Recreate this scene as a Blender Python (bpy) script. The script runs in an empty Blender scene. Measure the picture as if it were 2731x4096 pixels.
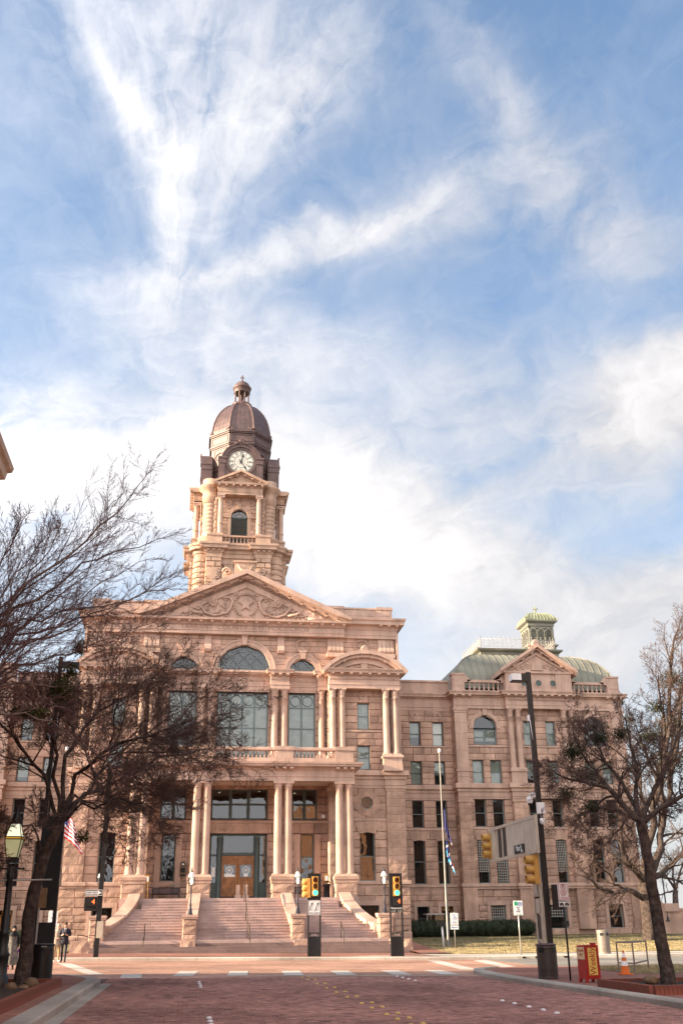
import bpy, bmesh, math, random
import numpy as np
from mathutils import Vector, Matrix
R = math.radians
scene = bpy.context.scene
COL = scene.collection
rnd = random.Random(7)

# ---------------------------------------------------------------- camera
cam = bpy.data.cameras.new('camera'); camo = bpy.data.objects.new('camera', cam); COL.objects.link(camo)
YAW, PITCH, ROLL, CAMH = R(8.44), math.atan(1652/3982.), 0.0115, 1.58
cam.sensor_fit = 'VERTICAL'; cam.sensor_height = 36.0; cam.lens = 35.0
cam.clip_start = 0.1; cam.clip_end = 6000
camo.location = (0, 0, CAMH)
camo.rotation_mode = 'QUATERNION'
camo.rotation_quaternion = (Matrix.Rotation(-YAW, 4, 'Z') @ Matrix.Rotation(math.pi/2+PITCH, 4, 'X') @ Matrix.Rotation(-ROLL, 4, 'Z')).to_quaternion()
scene.camera = camo
scene.render.resolution_x = 682; scene.render.resolution_y = 1024
scene.render.engine = 'CYCLES'
vs = scene.view_settings
vs.view_transform = 'Standard'; vs.look = 'None'; vs.gamma = 1.0; vs.exposure = 1.98
vs.use_curve_mapping = False

# ---------------------------------------------------------------- sun and sky
SUN_AZ, SUN_EL = R(6.0), R(15.0)           # angle in front of the facade line, elevation
tosun = Vector((-math.cos(SUN_AZ)*math.cos(SUN_EL), -math.sin(SUN_AZ)*math.cos(SUN_EL), math.sin(SUN_EL)))
sl = bpy.data.lights.new('sun', 'SUN'); sl.energy = 4.6; sl.angle = R(0.53); sl.color = (1.0, 0.80, 0.56)
so = bpy.data.objects.new('sun', sl); COL.objects.link(so); so.location = (-60, 0, 60)
so.rotation_mode = 'QUATERNION'; so.rotation_quaternion = tosun.to_track_quat('Z', 'Y')

world = bpy.data.worlds.new('World'); scene.world = world; world.use_nodes = True
wt = world.node_tree; wn = wt.nodes; wl = wt.links; wn.clear()
def nd(t, **k):
    n = wn.new(t)
    for a, b in k.items(): setattr(n, a, b)
    return n
def setin(sock, v):
    if hasattr(v, 'is_output'): wl.new(v, sock)
    else: sock.default_value = v
def mth(op, a, b=None, c=None, clamp=False):
    n = nd('ShaderNodeMath', operation=op, use_clamp=clamp); setin(n.inputs[0], a)
    if b is not None: setin(n.inputs[1], b)
    if c is not None: setin(n.inputs[2], c)
    return n.outputs[0]
tc = nd('ShaderNodeTexCoord'); sep = nd('ShaderNodeSeparateXYZ'); wl.new(tc.outputs['Generated'], sep.inputs[0])
dx, dy, dz = sep.outputs
sky = nd('ShaderNodeTexSky', sky_type='NISHITA'); sky.sun_disc = False
sky.sun_elevation = SUN_EL; sky.sun_rotation = math.atan2(tosun.x, tosun.y) % (2*math.pi)
sky.air_density = 1.0; sky.dust_density = 0.5; sky.ozone_density = 3.0
az = mth('ARCTAN2', dx, dy); el = mth('ARCSINE', dz)
# cirrus: noise-warped angular coordinates, stretched wisps, and broad plumes
def noise(vec, scale, detail=5.0, rough=0.55, dist=0.0):
    n = nd('ShaderNodeTexNoise'); wl.new(vec, n.inputs['Vector'])
    n.inputs['Scale'].default_value = scale; n.inputs['Detail'].default_value = detail
    n.inputs['Roughness'].default_value = rough; n.inputs['Distortion'].default_value = dist
    return n
def comb(a, b, c=0.0):
    n = nd('ShaderNodeCombineXYZ'); setin(n.inputs[0], a); setin(n.inputs[1], b); setin(n.inputs[2], c); return n.outputs[0]
cn = noise(comb(az, el, 0.3), 6.0, 5.0, 0.6)
cs = nd('ShaderNodeSeparateColor'); wl.new(cn.outputs['Color'], cs.inputs[0])
wa = mth('ADD', az, mth('MULTIPLY', mth('SUBTRACT', cs.outputs[0], 0.5), 0.10))
we = mth('ADD', el, mth('MULTIPLY', mth('SUBTRACT', cs.outputs[1], 0.5), 0.10))
def blob(a0, e0, sa, se, rot, amp):
    """soft elongated patch of cloud centred on azimuth a0 / elevation e0 (degrees)"""
    c, s = math.cos(R(rot)), math.sin(R(rot))
    x = mth('SUBTRACT', wa, R(a0)); y = mth('SUBTRACT', we, R(e0))
    u = mth('MULTIPLY', mth('ADD', mth('MULTIPLY', x, c), mth('MULTIPLY', y, s)), 1/R(sa))
    v = mth('MULTIPLY', mth('SUBTRACT', mth('MULTIPLY', y, c), mth('MULTIPLY', x, s)), 1/R(se))
    r2 = mth('ADD', mth('MULTIPLY', u, u), mth('MULTIPLY', v, v))
    return mth('MULTIPLY', mth('EXPONENT', mth('MULTIPLY', r2, -1.0)), amp)
CLOUD_B, CLOUD_F, CLOUD_FILL = 0.42, 4.5, 2.75
plumes = 0.0
for q in [(-2, 47.5, 9, 4.0, 0, 0.8), (-6, 42.5, 5, 1.2, -42, 1.3), (3.5, 43.5, 8, 2.6, 36, 0.85), (-1.5, 42.5, 5, 3.5, 0, 0.5), (-3.6, 38.0, 1.1, 4.0, 0, 1.1), (1.5, 36.3, 5.5, 0.8, 13, 1.3), (9, 38.5, 5, 0.8, 15, 1.2), (16, 39.3, 6, 1.9, 8, 0.8), (21, 43.5, 6, 1.7, -52, 0.55), (25, 39, 4, 3, 0, 0.55), (29, 35.5, 6, 2.5, -20, 0.6), (-2, 33.5, 6, 2.4, 0, 0.9), (4, 31, 7, 2.2, 5, 0.7), (30, 27.8, 5.0, 2.0, 10, 9.0), (26, 25.5, 2, 2.5, 30, 0.9), (10, 21.5, 6, 3.2, -20, 5.0), (15, 19.5, 7, 2.2, -15, 3.0), (-7, 24, 9, 3.6, 5, 3.6), (1, 26.5, 4, 2.4, 0, 1.8), (27, 16.5, 7, 1.8, 5, 2.2), (18, 27.5, 9, 4, 0, 0.75), (21, 23, 6, 2.5, 0, 0.55), (22, 13, 8, 2.2, 0, 1.6), (33, 19, 5, 1.5, 10, 1.2)]:
    plumes = mth('ADD', plumes, blob(*q))
# streaky fine structure
def wisp(rot, sc, st, seed, dist=0.4, rough=0.62):
    c, s = math.cos(R(rot)), math.sin(R(rot))
    u = mth('ADD', mth('MULTIPLY', wa, c), mth('MULTIPLY', we, s)); v = mth('SUBTRACT', mth('MULTIPLY', we, c), mth('MULTIPLY', wa, s))
    return noise(comb(mth('MULTIPLY', u, 1/st), v, seed), sc, 9.0, rough, dist).outputs['Fac']
fx = mth('MULTIPLY', mth('SUBTRACT', wa, R(-3.2)), 0.77); fy = mth('SUBTRACT', we, R(34.5))
phi = mth('ARCTAN2', fx, mth('MAXIMUM', fy, 0.02)); rad = mth('SQRT', mth('ADD', mth('MULTIPLY', fx, fx), mth('MULTIPLY', fy, fy)))
w1 = noise(comb(mth('MULTIPLY', phi, 1.0), mth('MULTIPLY', rad, 0.9), 2.2), 7.0, 9.0, 0.58, 0.5).outputs['Fac']     # fibres fanning out of the stem
w2 = wisp(18, 14, 4.0, 4.1, 0.5); w3 = noise(comb(wa, we, 7.7), 5.0, 8.0, 0.6).outputs['Fac']
hi = mth('MULTIPLY_ADD', el, 1/R(10), -3.1, clamp=True)          # fibres run with the plumes high up, level low down
wf = mth('ADD', mth('MULTIPLY', w1, hi), mth('MULTIPLY', w2, mth('SUBTRACT', 1.0, hi)))
w4 = noise(comb(mth('ADD', az, mth('MULTIPLY', w3, 0.10)), mth('ADD', mth('MULTIPLY', el, 1.6), mth('MULTIPLY', w2, 0.12)), 3.4), 15.0, 10.0, 0.60, 0.9).outputs['Fac']
wmix = mth('ADD', mth('MULTIPLY', wf, 0.36), mth('ADD', mth('MULTIPLY', w3, 0.36), mth('MULTIPLY', w4, 0.28)))
wmod = mth('MULTIPLY_ADD', wmix, 6.0, -2.1)
# general veil over the whole sky, thicker low down, goes on outside the frame
veil = mth('MULTIPLY', mth('SUBTRACT', mth('ADD', mth('MULTIPLY', w3, 0.5), mth('ADD', mth('MULTIPLY', wf, 0.25), mth('MULTIPLY', w4, 0.25))), 0.42), 2.6, clamp=True)
horiz = mth('EXPONENT', mth('MULTIPLY', mth('MAXIMUM', el, 0.0), -1/R(9.5)))
dens = mth('ADD', mth('MULTIPLY', plumes, mth('MAXIMUM', wmod, 0.12)), mth('ADD', mth('MULTIPLY_ADD', veil, 0.36, 0.12), mth('MULTIPLY', horiz, 3.6)))
# unseen bright cloud veil added behind the viewer to light the shaded facade
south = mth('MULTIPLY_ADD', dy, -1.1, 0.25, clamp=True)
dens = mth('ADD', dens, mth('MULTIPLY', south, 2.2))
cov = mth('SUBTRACT', 1.0, mth('EXPONENT', mth('MULTIPLY', dens, -1.0)))
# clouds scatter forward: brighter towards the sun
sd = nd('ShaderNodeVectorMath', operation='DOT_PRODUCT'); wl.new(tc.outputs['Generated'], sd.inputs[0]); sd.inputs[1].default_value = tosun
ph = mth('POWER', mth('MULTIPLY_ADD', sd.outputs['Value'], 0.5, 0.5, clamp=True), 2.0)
cb = mth('ADD', mth('MULTIPLY', mth('SUBTRACT', 1.0, mth('EXPONENT', mth('MULTIPLY', dens, -0.22))), 0.9), mth('ADD', mth('MULTIPLY', south, CLOUD_FILL), mth('MULTIPLY_ADD', ph, CLOUD_F, mth('MULTIPLY_ADD', mth('ADD', w3, w4), 0.8, CLOUD_B))))
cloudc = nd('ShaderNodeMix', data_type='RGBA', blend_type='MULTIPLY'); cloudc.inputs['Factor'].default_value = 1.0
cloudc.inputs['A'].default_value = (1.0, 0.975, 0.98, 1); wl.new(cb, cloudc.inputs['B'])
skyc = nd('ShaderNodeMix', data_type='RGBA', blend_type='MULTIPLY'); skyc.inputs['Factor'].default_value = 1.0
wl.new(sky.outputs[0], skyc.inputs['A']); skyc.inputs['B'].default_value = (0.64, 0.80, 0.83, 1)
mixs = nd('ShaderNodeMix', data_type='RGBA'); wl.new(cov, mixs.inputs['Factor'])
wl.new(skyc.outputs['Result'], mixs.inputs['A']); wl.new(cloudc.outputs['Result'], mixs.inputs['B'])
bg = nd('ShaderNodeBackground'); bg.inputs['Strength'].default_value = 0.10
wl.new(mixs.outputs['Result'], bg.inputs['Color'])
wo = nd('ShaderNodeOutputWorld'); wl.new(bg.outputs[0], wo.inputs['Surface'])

# ---------------------------------------------------------------- materials
MATS = {}
def mat(name, col, rough=0.7, var=0.0, scale=3.0, bump=0.0, bscale=30.0, metal=0.0, speck=0.0, emit=None, spec=0.3, dark=None, coat=0.0, streak=0.0):
    """principled material: colour with large and small noise variation, per-piece 'tone' attribute and fine bump"""
    m = bpy.data.materials.new(name); m.use_nodes = True; t = m.node_tree; n = t.nodes; l = t.links
    b = n['Principled BSDF']; b.inputs['Roughness'].default_value = rough; b.inputs['Metallic'].default_value = metal
    b.inputs['Specular IOR Level'].default_value = spec; b.inputs['Coat Weight'].default_value = coat
    def N(tp, **k):
        x = n.new(tp)
        for a, v in k.items(): setattr(x, a, v)
        return x
    c4 = (*col, 1); out = None
    if var or speck:
        tcn = N('ShaderNodeTexCoord'); 
        n1 = N('ShaderNodeTexNoise'); n1.inputs['Scale'].default_value = scale; n1.inputs['Detail'].default_value = 6
        l.new(tcn.outputs['Object'], n1.inputs['Vector'])
        d = dark or tuple(max(0, c*(1-1.6*var)) for c in col)
        br = tuple(min(1, c*(1+1.1*var)) for c in col)
        rp = N('ShaderNodeValToRGB'); rp.color_ramp.elements[0].position = 0.32; rp.color_ramp.elements[1].position = 0.7
        rp.color_ramp.elements[0].color = (*d, 1); rp.color_ramp.elements[1].color = (*br, 1)
        l.new(n1.outputs['Fac'], rp.inputs[0]); out = rp.outputs[0]
        if speck:
            n2 = N('ShaderNodeTexNoise'); n2.inputs['Scale'].default_value = 26.0; n2.inputs['Detail'].default_value = 3
            l.new(tcn.outputs['Object'], n2.inputs['Vector'])
            mr = N('ShaderNodeMapRange'); mr.inputs[1].default_value = 0.3; mr.inputs[2].default_value = 0.7
            mr.inputs[3].default_value = 1-speck; mr.inputs[4].default_value = 1+speck
            l.new(n2.outputs['Fac'], mr.inputs[0])
            mx = N('ShaderNodeMix', data_type='RGBA', blend_type='MULTIPLY'); mx.inputs['Factor'].default_value = 1
            l.new(out, mx.inputs['A']); l.new(mr.outputs[0], mx.inputs['B']); out = mx.outputs['Result']
        if streak:
            mp = N('ShaderNodeMapping'); mp.inputs['Scale'].default_value = (1.3, 1.3, 0.16); l.new(tcn.outputs['Object'], mp.inputs['Vector'])
            n4 = N('ShaderNodeTexNoise'); n4.inputs['Scale'].default_value = 1.0; n4.inputs['Detail'].default_value = 6; n4.inputs['Roughness'].default_value = 0.7; l.new(mp.outputs[0], n4.inputs['Vector'])
            mr = N('ShaderNodeMapRange'); mr.inputs[1].default_value = 0.36; mr.inputs[2].default_value = 0.56; mr.inputs[3].default_value = 1-streak; mr.inputs[4].default_value = 1.04; l.new(n4.outputs['Fac'], mr.inputs[0])
            mx = N('ShaderNodeMix', data_type='RGBA', blend_type='MULTIPLY'); mx.inputs['Factor'].default_value = 1
            l.new(out, mx.inputs['A']); l.new(mr.outputs[0], mx.inputs['B']); out = mx.outputs['Result']
        at = N('ShaderNodeAttribute'); at.attribute_name = 'tone'
        ma = N('ShaderNodeMath', operation='ADD'); ma.inputs[1].default_value = 1.0; l.new(at.outputs['Fac'], ma.inputs[0])
        mx = N('ShaderNodeMix', data_type='RGBA', blend_type='MULTIPLY'); mx.inputs['Factor'].default_value = 1
        l.new(out, mx.inputs['A']); l.new(ma.outputs[0], mx.inputs['B']); out = mx.outputs['Result']
        l.new(out, b.inputs['Base Color'])
        if bump:
            n3 = N('ShaderNodeTexNoise'); n3.inputs['Scale'].default_value = bscale; n3.inputs['Detail'].default_value = 5
            l.new(tcn.outputs['Object'], n3.inputs['Vector'])
            bp = N('ShaderNodeBump'); bp.inputs['Strength'].default_value = bump; bp.inputs['Distance'].default_value = 0.05
            l.new(n3.outputs['Fac'], bp.inputs['Height']); l.new(bp.outputs[0], b.inputs['Normal'])
    else:
        b.inputs['Base Color'].default_value = c4
    if emit:
        b.inputs['Emission Color'].default_value = (*emit[0], 1); b.inputs['Emission Strength'].default_value = emit[1]
    MATS[name] = m
    return m
GR = mat('rock_faced_granite', (0.440, 0.287, 0.218), 0.85, 0.17, 0.9, 0.55, 9.0, speck=0.22, spec=0.2, streak=0.20)
GS = mat('dressed_granite', (0.480, 0.325, 0.255), 0.75, 0.10, 0.7, 0.15, 30.0, speck=0.14, spec=0.25, streak=0.22)
GT = mat('tower_granite', (0.460, 0.308, 0.225), 0.8, 0.12, 0.8, 0.3, 12.0, speck=0.16, spec=0.2, streak=0.2)
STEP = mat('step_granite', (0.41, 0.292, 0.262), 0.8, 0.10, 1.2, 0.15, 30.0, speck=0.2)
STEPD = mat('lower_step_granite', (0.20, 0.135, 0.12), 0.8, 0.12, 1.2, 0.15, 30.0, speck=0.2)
FRAME = mat('window_frame_paint', (0.13, 0.17, 0.17), 0.5, 0.06, 4.0)
FRAMED = mat('dark_frame_paint', (0.07, 0.095, 0.09), 0.5, 0.06, 4.0)
BLIND = mat('window_blind', (0.44, 0.465, 0.40), 0.9, 0.12, 2.5)
BLINDW = mat('reflection_white_blind', (0.85, 0.80, 0.70), 0.9, 0.03, 2.5)  # stands in for the bright reflection in one wing window
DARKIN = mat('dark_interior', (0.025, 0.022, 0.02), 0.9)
CEIL = mat('porch_ceiling_plaster', (0.62, 0.48, 0.38), 0.9, 0.05, 1.0)
DOME = mat('dome_brown_metal', (0.108, 0.067, 0.062), 0.42, 0.18, 1.5, 0.08, 8.0, metal=0.25, spec=0.4)
DOMEL = mat('clock_stage_brown_metal', (0.115, 0.070, 0.063), 0.5, 0.15, 1.5, metal=0.15, spec=0.4)
CLOCKW = mat('clock_face_enamel', (0.80, 0.75, 0.62), 0.4, 0.05, 2.0)
BLK = mat('black_paint', (0.012, 0.012, 0.013), 0.45, 0.2, 6.0, spec=0.4)
COPPER = mat('green_copper', (0.195, 0.19, 0.152), 0.55, 0.16, 0.6, 0.1, 6.0, metal=0.1)
COPPERL = mat('pale_verdigris', (0.27, 0.285, 0.18), 0.6, 0.2, 1.5, metal=0.05)
IRON = mat('pale_iron', (0.40, 0.37, 0.33), 0.6, 0.1, 3.0)
WOOD = mat('oak_door_wood', (0.29, 0.125, 0.045), 0.45, 0.25, 3.0, spec=0.4)
WOODY = mat('yellow_door_wood', (0.38, 0.19, 0.05), 0.5, 0.2, 3.0)
BRONZE = mat('dark_bronze', (0.05, 0.036, 0.028), 0.45, 0.15, 5.0, metal=0.4)
WHITE = mat('white_paint', (0.80, 0.80, 0.80), 0.5, 0.04, 4.0)
PAPER = mat('paper', (0.78, 0.78, 0.76), 0.8, 0.03, 4.0)
BRASS = mat('brass', (0.62, 0.40, 0.12), 0.35, 0.1, 4.0, metal=0.8)
def glass_mat(name, refl=0.25, tint=(0.8, 0.85, 0.85)):
    m = bpy.data.materials.new(name); m.use_nodes = True; t = m.node_tree; n = t.nodes; l = t.links; n.clear()
    tr = n.new('ShaderNodeBsdfTransparent'); tr.inputs[0].default_value = (*tint, 1)
    gl = n.new('ShaderNodeBsdfGlossy'); gl.inputs['Roughness'].default_value = 0.015; gl.inputs[0].default_value = (0.95, 0.97, 1, 1)
    fr = n.new('ShaderNodeFresnel'); fr.inputs[0].default_value = 1.5
    ad = n.new('ShaderNodeMath'); ad.operation = 'ADD'; ad.use_clamp = True; ad.inputs[1].default_value = refl; l.new(fr.outputs[0], ad.inputs[0])
    tcn = n.new('ShaderNodeTexCoord'); ns = n.new('ShaderNodeTexNoise'); ns.inputs['Scale'].default_value = 1.7; ns.inputs['Detail'].default_value = 1
    l.new(tcn.outputs['Object'], ns.inputs['Vector'])
    bp = n.new('ShaderNodeBump'); bp.inputs['Strength'].default_value = 0.12; bp.inputs['Distance'].default_value = 0.06
    l.new(ns.outputs['Fac'], bp.inputs['Height']); l.new(bp.outputs[0], gl.inputs['Normal'])
    mx = n.new('ShaderNodeMixShader'); l.new(ad.outputs[0], mx.inputs[0]); l.new(tr.outputs[0], mx.inputs[1]); l.new(gl.outputs[0], mx.inputs[2])
    o = n.new('ShaderNodeOutputMaterial'); l.new(mx.outputs[0], o.inputs[0]); MATS[name] = m; return m
GLASS = glass_mat('window_glass', 0.05)
GLASSL = glass_mat('lamp_glass', 0.05, (0.97, 0.97, 0.93))

# ---------------------------------------------------------------- mesh helpers
class MB:
    """collects shapes; build() links them as one mesh object"""
    def __init__(s): s.v = []; s.f = []; s.t = []; s.sm = []; s.M = None; s.mi = []; s.cur = 0
    def add(s, vs_, fs, tone=0.0, smooth=False):
        o = len(s.v)
        if s.M is not None: vs_ = [tuple(s.M @ Vector(p)) for p in vs_]
        s.v.extend(vs_)
        for f in fs: s.f.append(tuple(i+o for i in f)); s.t.append(tone); s.sm.append(smooth); s.mi.append(s.cur)
    def box(s, x0, x1, y0, y1, z0, z1, tone=0.0):
        s.add([(x0,y0,z0),(x1,y0,z0),(x1,y1,z0),(x0,y1,z0),(x0,y0,z1),(x1,y0,z1),(x1,y1,z1),(x0,y1,z1)],
              [(0,1,5,4),(1,2,6,5),(2,3,7,6),(3,0,4,7),(4,5,6,7),(3,2,1,0)], tone)
    def cbox(s, cx, cy, w, d, z0, z1, tone=0.0): s.box(cx-w/2, cx+w/2, cy-d/2, cy+d/2, z0, z1, tone)
    def frus(s, r0, r1, z0, z1):
        """box with different bottom and top rectangles (x0,x1,y0,y1)"""
        a, b = r0, r1
        s.add([(a[0],a[2],z0),(a[1],a[2],z0),(a[1],a[3],z0),(a[0],a[3],z0),(b[0],b[2],z1),(b[1],b[2],z1),(b[1],b[3],z1),(b[0],b[3],z1)],
              [(0,1,5,4),(1,2,6,5),(2,3,7,6),(3,0,4,7),(4,5,6,7),(3,2,1,0)])
    def prism(s, pts, y0, y1, tone=0.0):
        """polygon in xz (counter-clockwise seen from the front) extruded from y0 (front) to y1"""
        n = len(pts)
        s.add([(x, y0, z) for x, z in pts]+[(x, y1, z) for x, z in pts],
              [tuple(range(n)), tuple(range(2*n-1, n-1, -1))]+[(i, i+n, (i+1) % n+n, (i+1) % n) for i in range(n)], tone)
    def plan(s, pts, z0, z1, tone=0.0):
        """polygon in xy (counter-clockwise from above) extruded upwards"""
        n = len(pts)
        s.add([(x, y, z0) for x, y in pts]+[(x, y, z1) for x, y in pts],
              [tuple(range(n-1, -1, -1)), tuple(range(n, 2*n))]+[(i, (i+1) % n, (i+1) % n+n, i+n) for i in range(n)], tone)
    def sweep(s, path, prof, closed=False, smooth=False, cap=True):
        """moulding: profile (projection, z) carried along a plan path; outward is to the right of travel"""
        n = len(path); mit = []
        for i in range(n):
            def dr(a, b):
                d = Vector((b[0]-a[0], b[1]-a[1])); d.normalize(); return d
            if closed or 0 < i < n-1:
                d0 = dr(path[i-1], path[i]); d1 = dr(path[i], path[(i+1) % n])
            elif i == 0: d0 = d1 = dr(path[0], path[1])
            else: d0 = d1 = dr(path[-2], path[-1])
            n0 = Vector((d0.y, -d0.x)); n1 = Vector((d1.y, -d1.x)); m = n0+n1
            mit.append(m/max(0.2, m.length_squared)*2 if m.length > 1e-4 else n0)
        vs_ = []
        for p, z in prof:
            for (x, y), m in zip(path, mit): vs_.append((x+m.x*p, y+m.y*p, z))
        fs = []; k = n if closed else n-1
        for j in range(len(prof)-1):
            for i in range(k): fs.append((j*n+i, j*n+(i+1) % n, (j+1)*n+(i+1) % n, (j+1)*n+i))
        if cap and not closed:
            fs.append(tuple(j*n for j in range(len(prof)))); fs.append(tuple(j*n+n-1 for j in range(len(prof)-1, -1, -1)))
        if closed and cap:
            fs.append(tuple(range((len(prof)-1)*n, len(prof)*n)))
        s.add(vs_, fs, 0.0, smooth)
    def lathe(s, cx, cy, prof, n=16, smooth=True, a0=0.0, a1=2*math.pi, caps=True, tone=0.0):
        full = abs(a1-a0-2*math.pi) < 1e-6; k = n if full else n+1
        vs_ = []; fs = []
        for r, z in prof:
            for i in range(k):
                a = a0+(a1-a0)*i/n; vs_.append((cx+r*math.cos(a), cy+r*math.sin(a), z))
        for j in range(len(prof)-1):
            for i in range(n): fs.append((j*k+i, j*k+(i+1) % k, (j+1)*k+(i+1) % k, (j+1)*k+i))
        s.add(vs_, fs, tone, smooth)
        if caps and full:
            s.add([vs_[i] for i in range(k)], [tuple(range(k-1, -1, -1))], tone)
            s.add(vs_[-k:], [tuple(range(k))], tone)
    def tube(s, pts, rads, n=6, smooth=True, cap=True):
        pts = [Vector(p) for p in pts]
        if isinstance(rads, (int, float)): rads = [rads]*len(pts)
        vs_ = []; fs = []; up = None
        for i, p in enumerate(pts):
            d = (pts[min(i+1, len(pts)-1)]-pts[max(i-1, 0)])
            if d.length < 1e-9: d = Vector((0, 0, 1))
            d.normalize()
            if up is None: up = d.orthogonal().normalized()
            else:
                up = up-d*up.dot(d); up = up.normalized() if up.length > 1e-6 else d.orthogonal().normalized()
            w = d.cross(up)
            for k in range(n):
                a = 2*math.pi*k/n; q = p+(up*math.cos(a)+w*math.sin(a))*rads[i]; vs_.append(tuple(q))
        for i in range(len(pts)-1):
            for k in range(n): fs.append((i*n+k, i*n+(k+1) % n, (i+1)*n+(k+1) % n, (i+1)*n+k))
        if cap: fs.append(tuple(range(n-1, -1, -1))); fs.append(tuple(range((len(pts)-1)*n, len(pts)*n)))
        s.add(vs_, fs, 0.0, smooth)
    def ball(s, c, rx, ry=None, rz=None, n=10, m=6, jit=0.0, rg=None):
        ry = ry or rx; rz = rz or rx; vs_ = []; fs = []
        for j in range(m+1):
            t = math.pi*j/m
            for i in range(n):
                a = 2*math.pi*i/n; q = 1+(rg.uniform(-jit, jit) if jit else 0)
                vs_.append((c[0]+rx*q*math.sin(t)*math.cos(a), c[1]+ry*q*math.sin(t)*math.sin(a), c[2]+rz*q*math.cos(t)))
        for j in range(m):
            for i in range(n): fs.append((j*n+i, (j+1)*n+i, (j+1)*n+(i+1) % n, j*n+(i+1) % n))
        s.add(vs_, fs, 0.0, True)
    def ring(s, cx, zc, r0, r1, y0, y1, a0, a1, n, gap=0.0, tone=0.0, rg=None):
        """voussoirs between two radii in the xz plane, angles in degrees from +x, front at y0"""
        for i in range(n):
            b0 = R(a0+(a1-a0)*i/n)+gap/r1; b1 = R(a0+(a1-a0)*(i+1)/n)-gap/r1
            pts = [(cx+r*math.cos(b), zc+r*math.sin(b)) for r, b in ((r0,b0),(r1,b0),(r1,b1),(r0,b1))]
            s.prism(pts, y0, y1, tone+(rg.uniform(-0.06, 0.06) if rg else 0))
    def build(s, name, m, parent=None, loc=None):
        me = bpy.data.meshes.new(name); me.from_pydata(s.v, [], s.f)
        for x in (m if isinstance(m, (list, tuple)) else [m]): me.materials.append(x)
        if isinstance(m, (list, tuple)): me.polygons.foreach_set('material_index', s.mi)
        if any(s.t):
            at = me.attributes.new('tone', 'FLOAT', 'FACE'); at.data.foreach_set('value', s.t)
        if any(s.sm): me.polygons.foreach_set('use_smooth', s.sm)
        me.update()
        return link(name, me, parent, loc)
def link(name, me, parent=None, loc=None, rotz=0.0, scale=None):
    o = bpy.data.objects.new(name, me); COL.objects.link(o)
    if parent is not None: o.parent = parent
    if loc is not None: o.location = loc
    if rotz: o.rotation_euler = (0, 0, rotz)
    if scale is not None: o.scale = scale
    return o
def tag(o, label, cat, group=None):
    o['label'] = label; o['category'] = cat
    if group: o['group'] = group
    return o
def thing(name, label, cat, loc=(0, 0, 0), rotz=0.0, group=None):
    o = bpy.data.objects.new(name, None); COL.objects.link(o); o.location = loc; o.rotation_euler = (0, 0, rotz); o.empty_display_size = 0.3
    return tag(o, label, cat, group)
def stuff(o): o['kind'] = 'stuff'; return o
def struct(o): o['kind'] = 'structure'; return o
def dup(root, loc, rotz=0.0, label=None, group=None):
    r = root.copy(); COL.objects.link(r); r.location = loc; r.rotation_euler = (0, 0, rotz)
    if label: r['label'] = label
    if group: r['group'] = group
    for ch in list(root.children):
        c = ch.copy(); COL.objects.link(c); c.parent = r
        for g_ in list(ch.children):
            d = g_.copy(); COL.objects.link(d); d.parent = c
    return r
def text(name, body, size, m, parent, loc, rot=(math.pi/2, 0, 0), ext=0.002, align='CENTER', sx=1.0):
    cu = bpy.data.curves.new(name, 'FONT'); cu.body = body; cu.size = size; cu.extrude = ext; cu.align_x = align; cu.align_y = 'CENTER'; cu.resolution_u = 3
    o = bpy.data.objects.new('tmp_text', cu); COL.objects.link(o)
    bpy.context.view_layer.update()
    me = bpy.data.meshes.new_from_object(o.evaluated_get(bpy.context.evaluated_depsgraph_get()))
    bpy.data.objects.remove(o); me.name = name; me.materials.clear(); me.materials.append(m)
    t = link(name, me, parent, loc); t.rotation_euler = rot; t.scale = (sx, 1, 1)
    return t
def gz(x): return -0.012*min(max(x, -20.0), 14.0)

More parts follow.
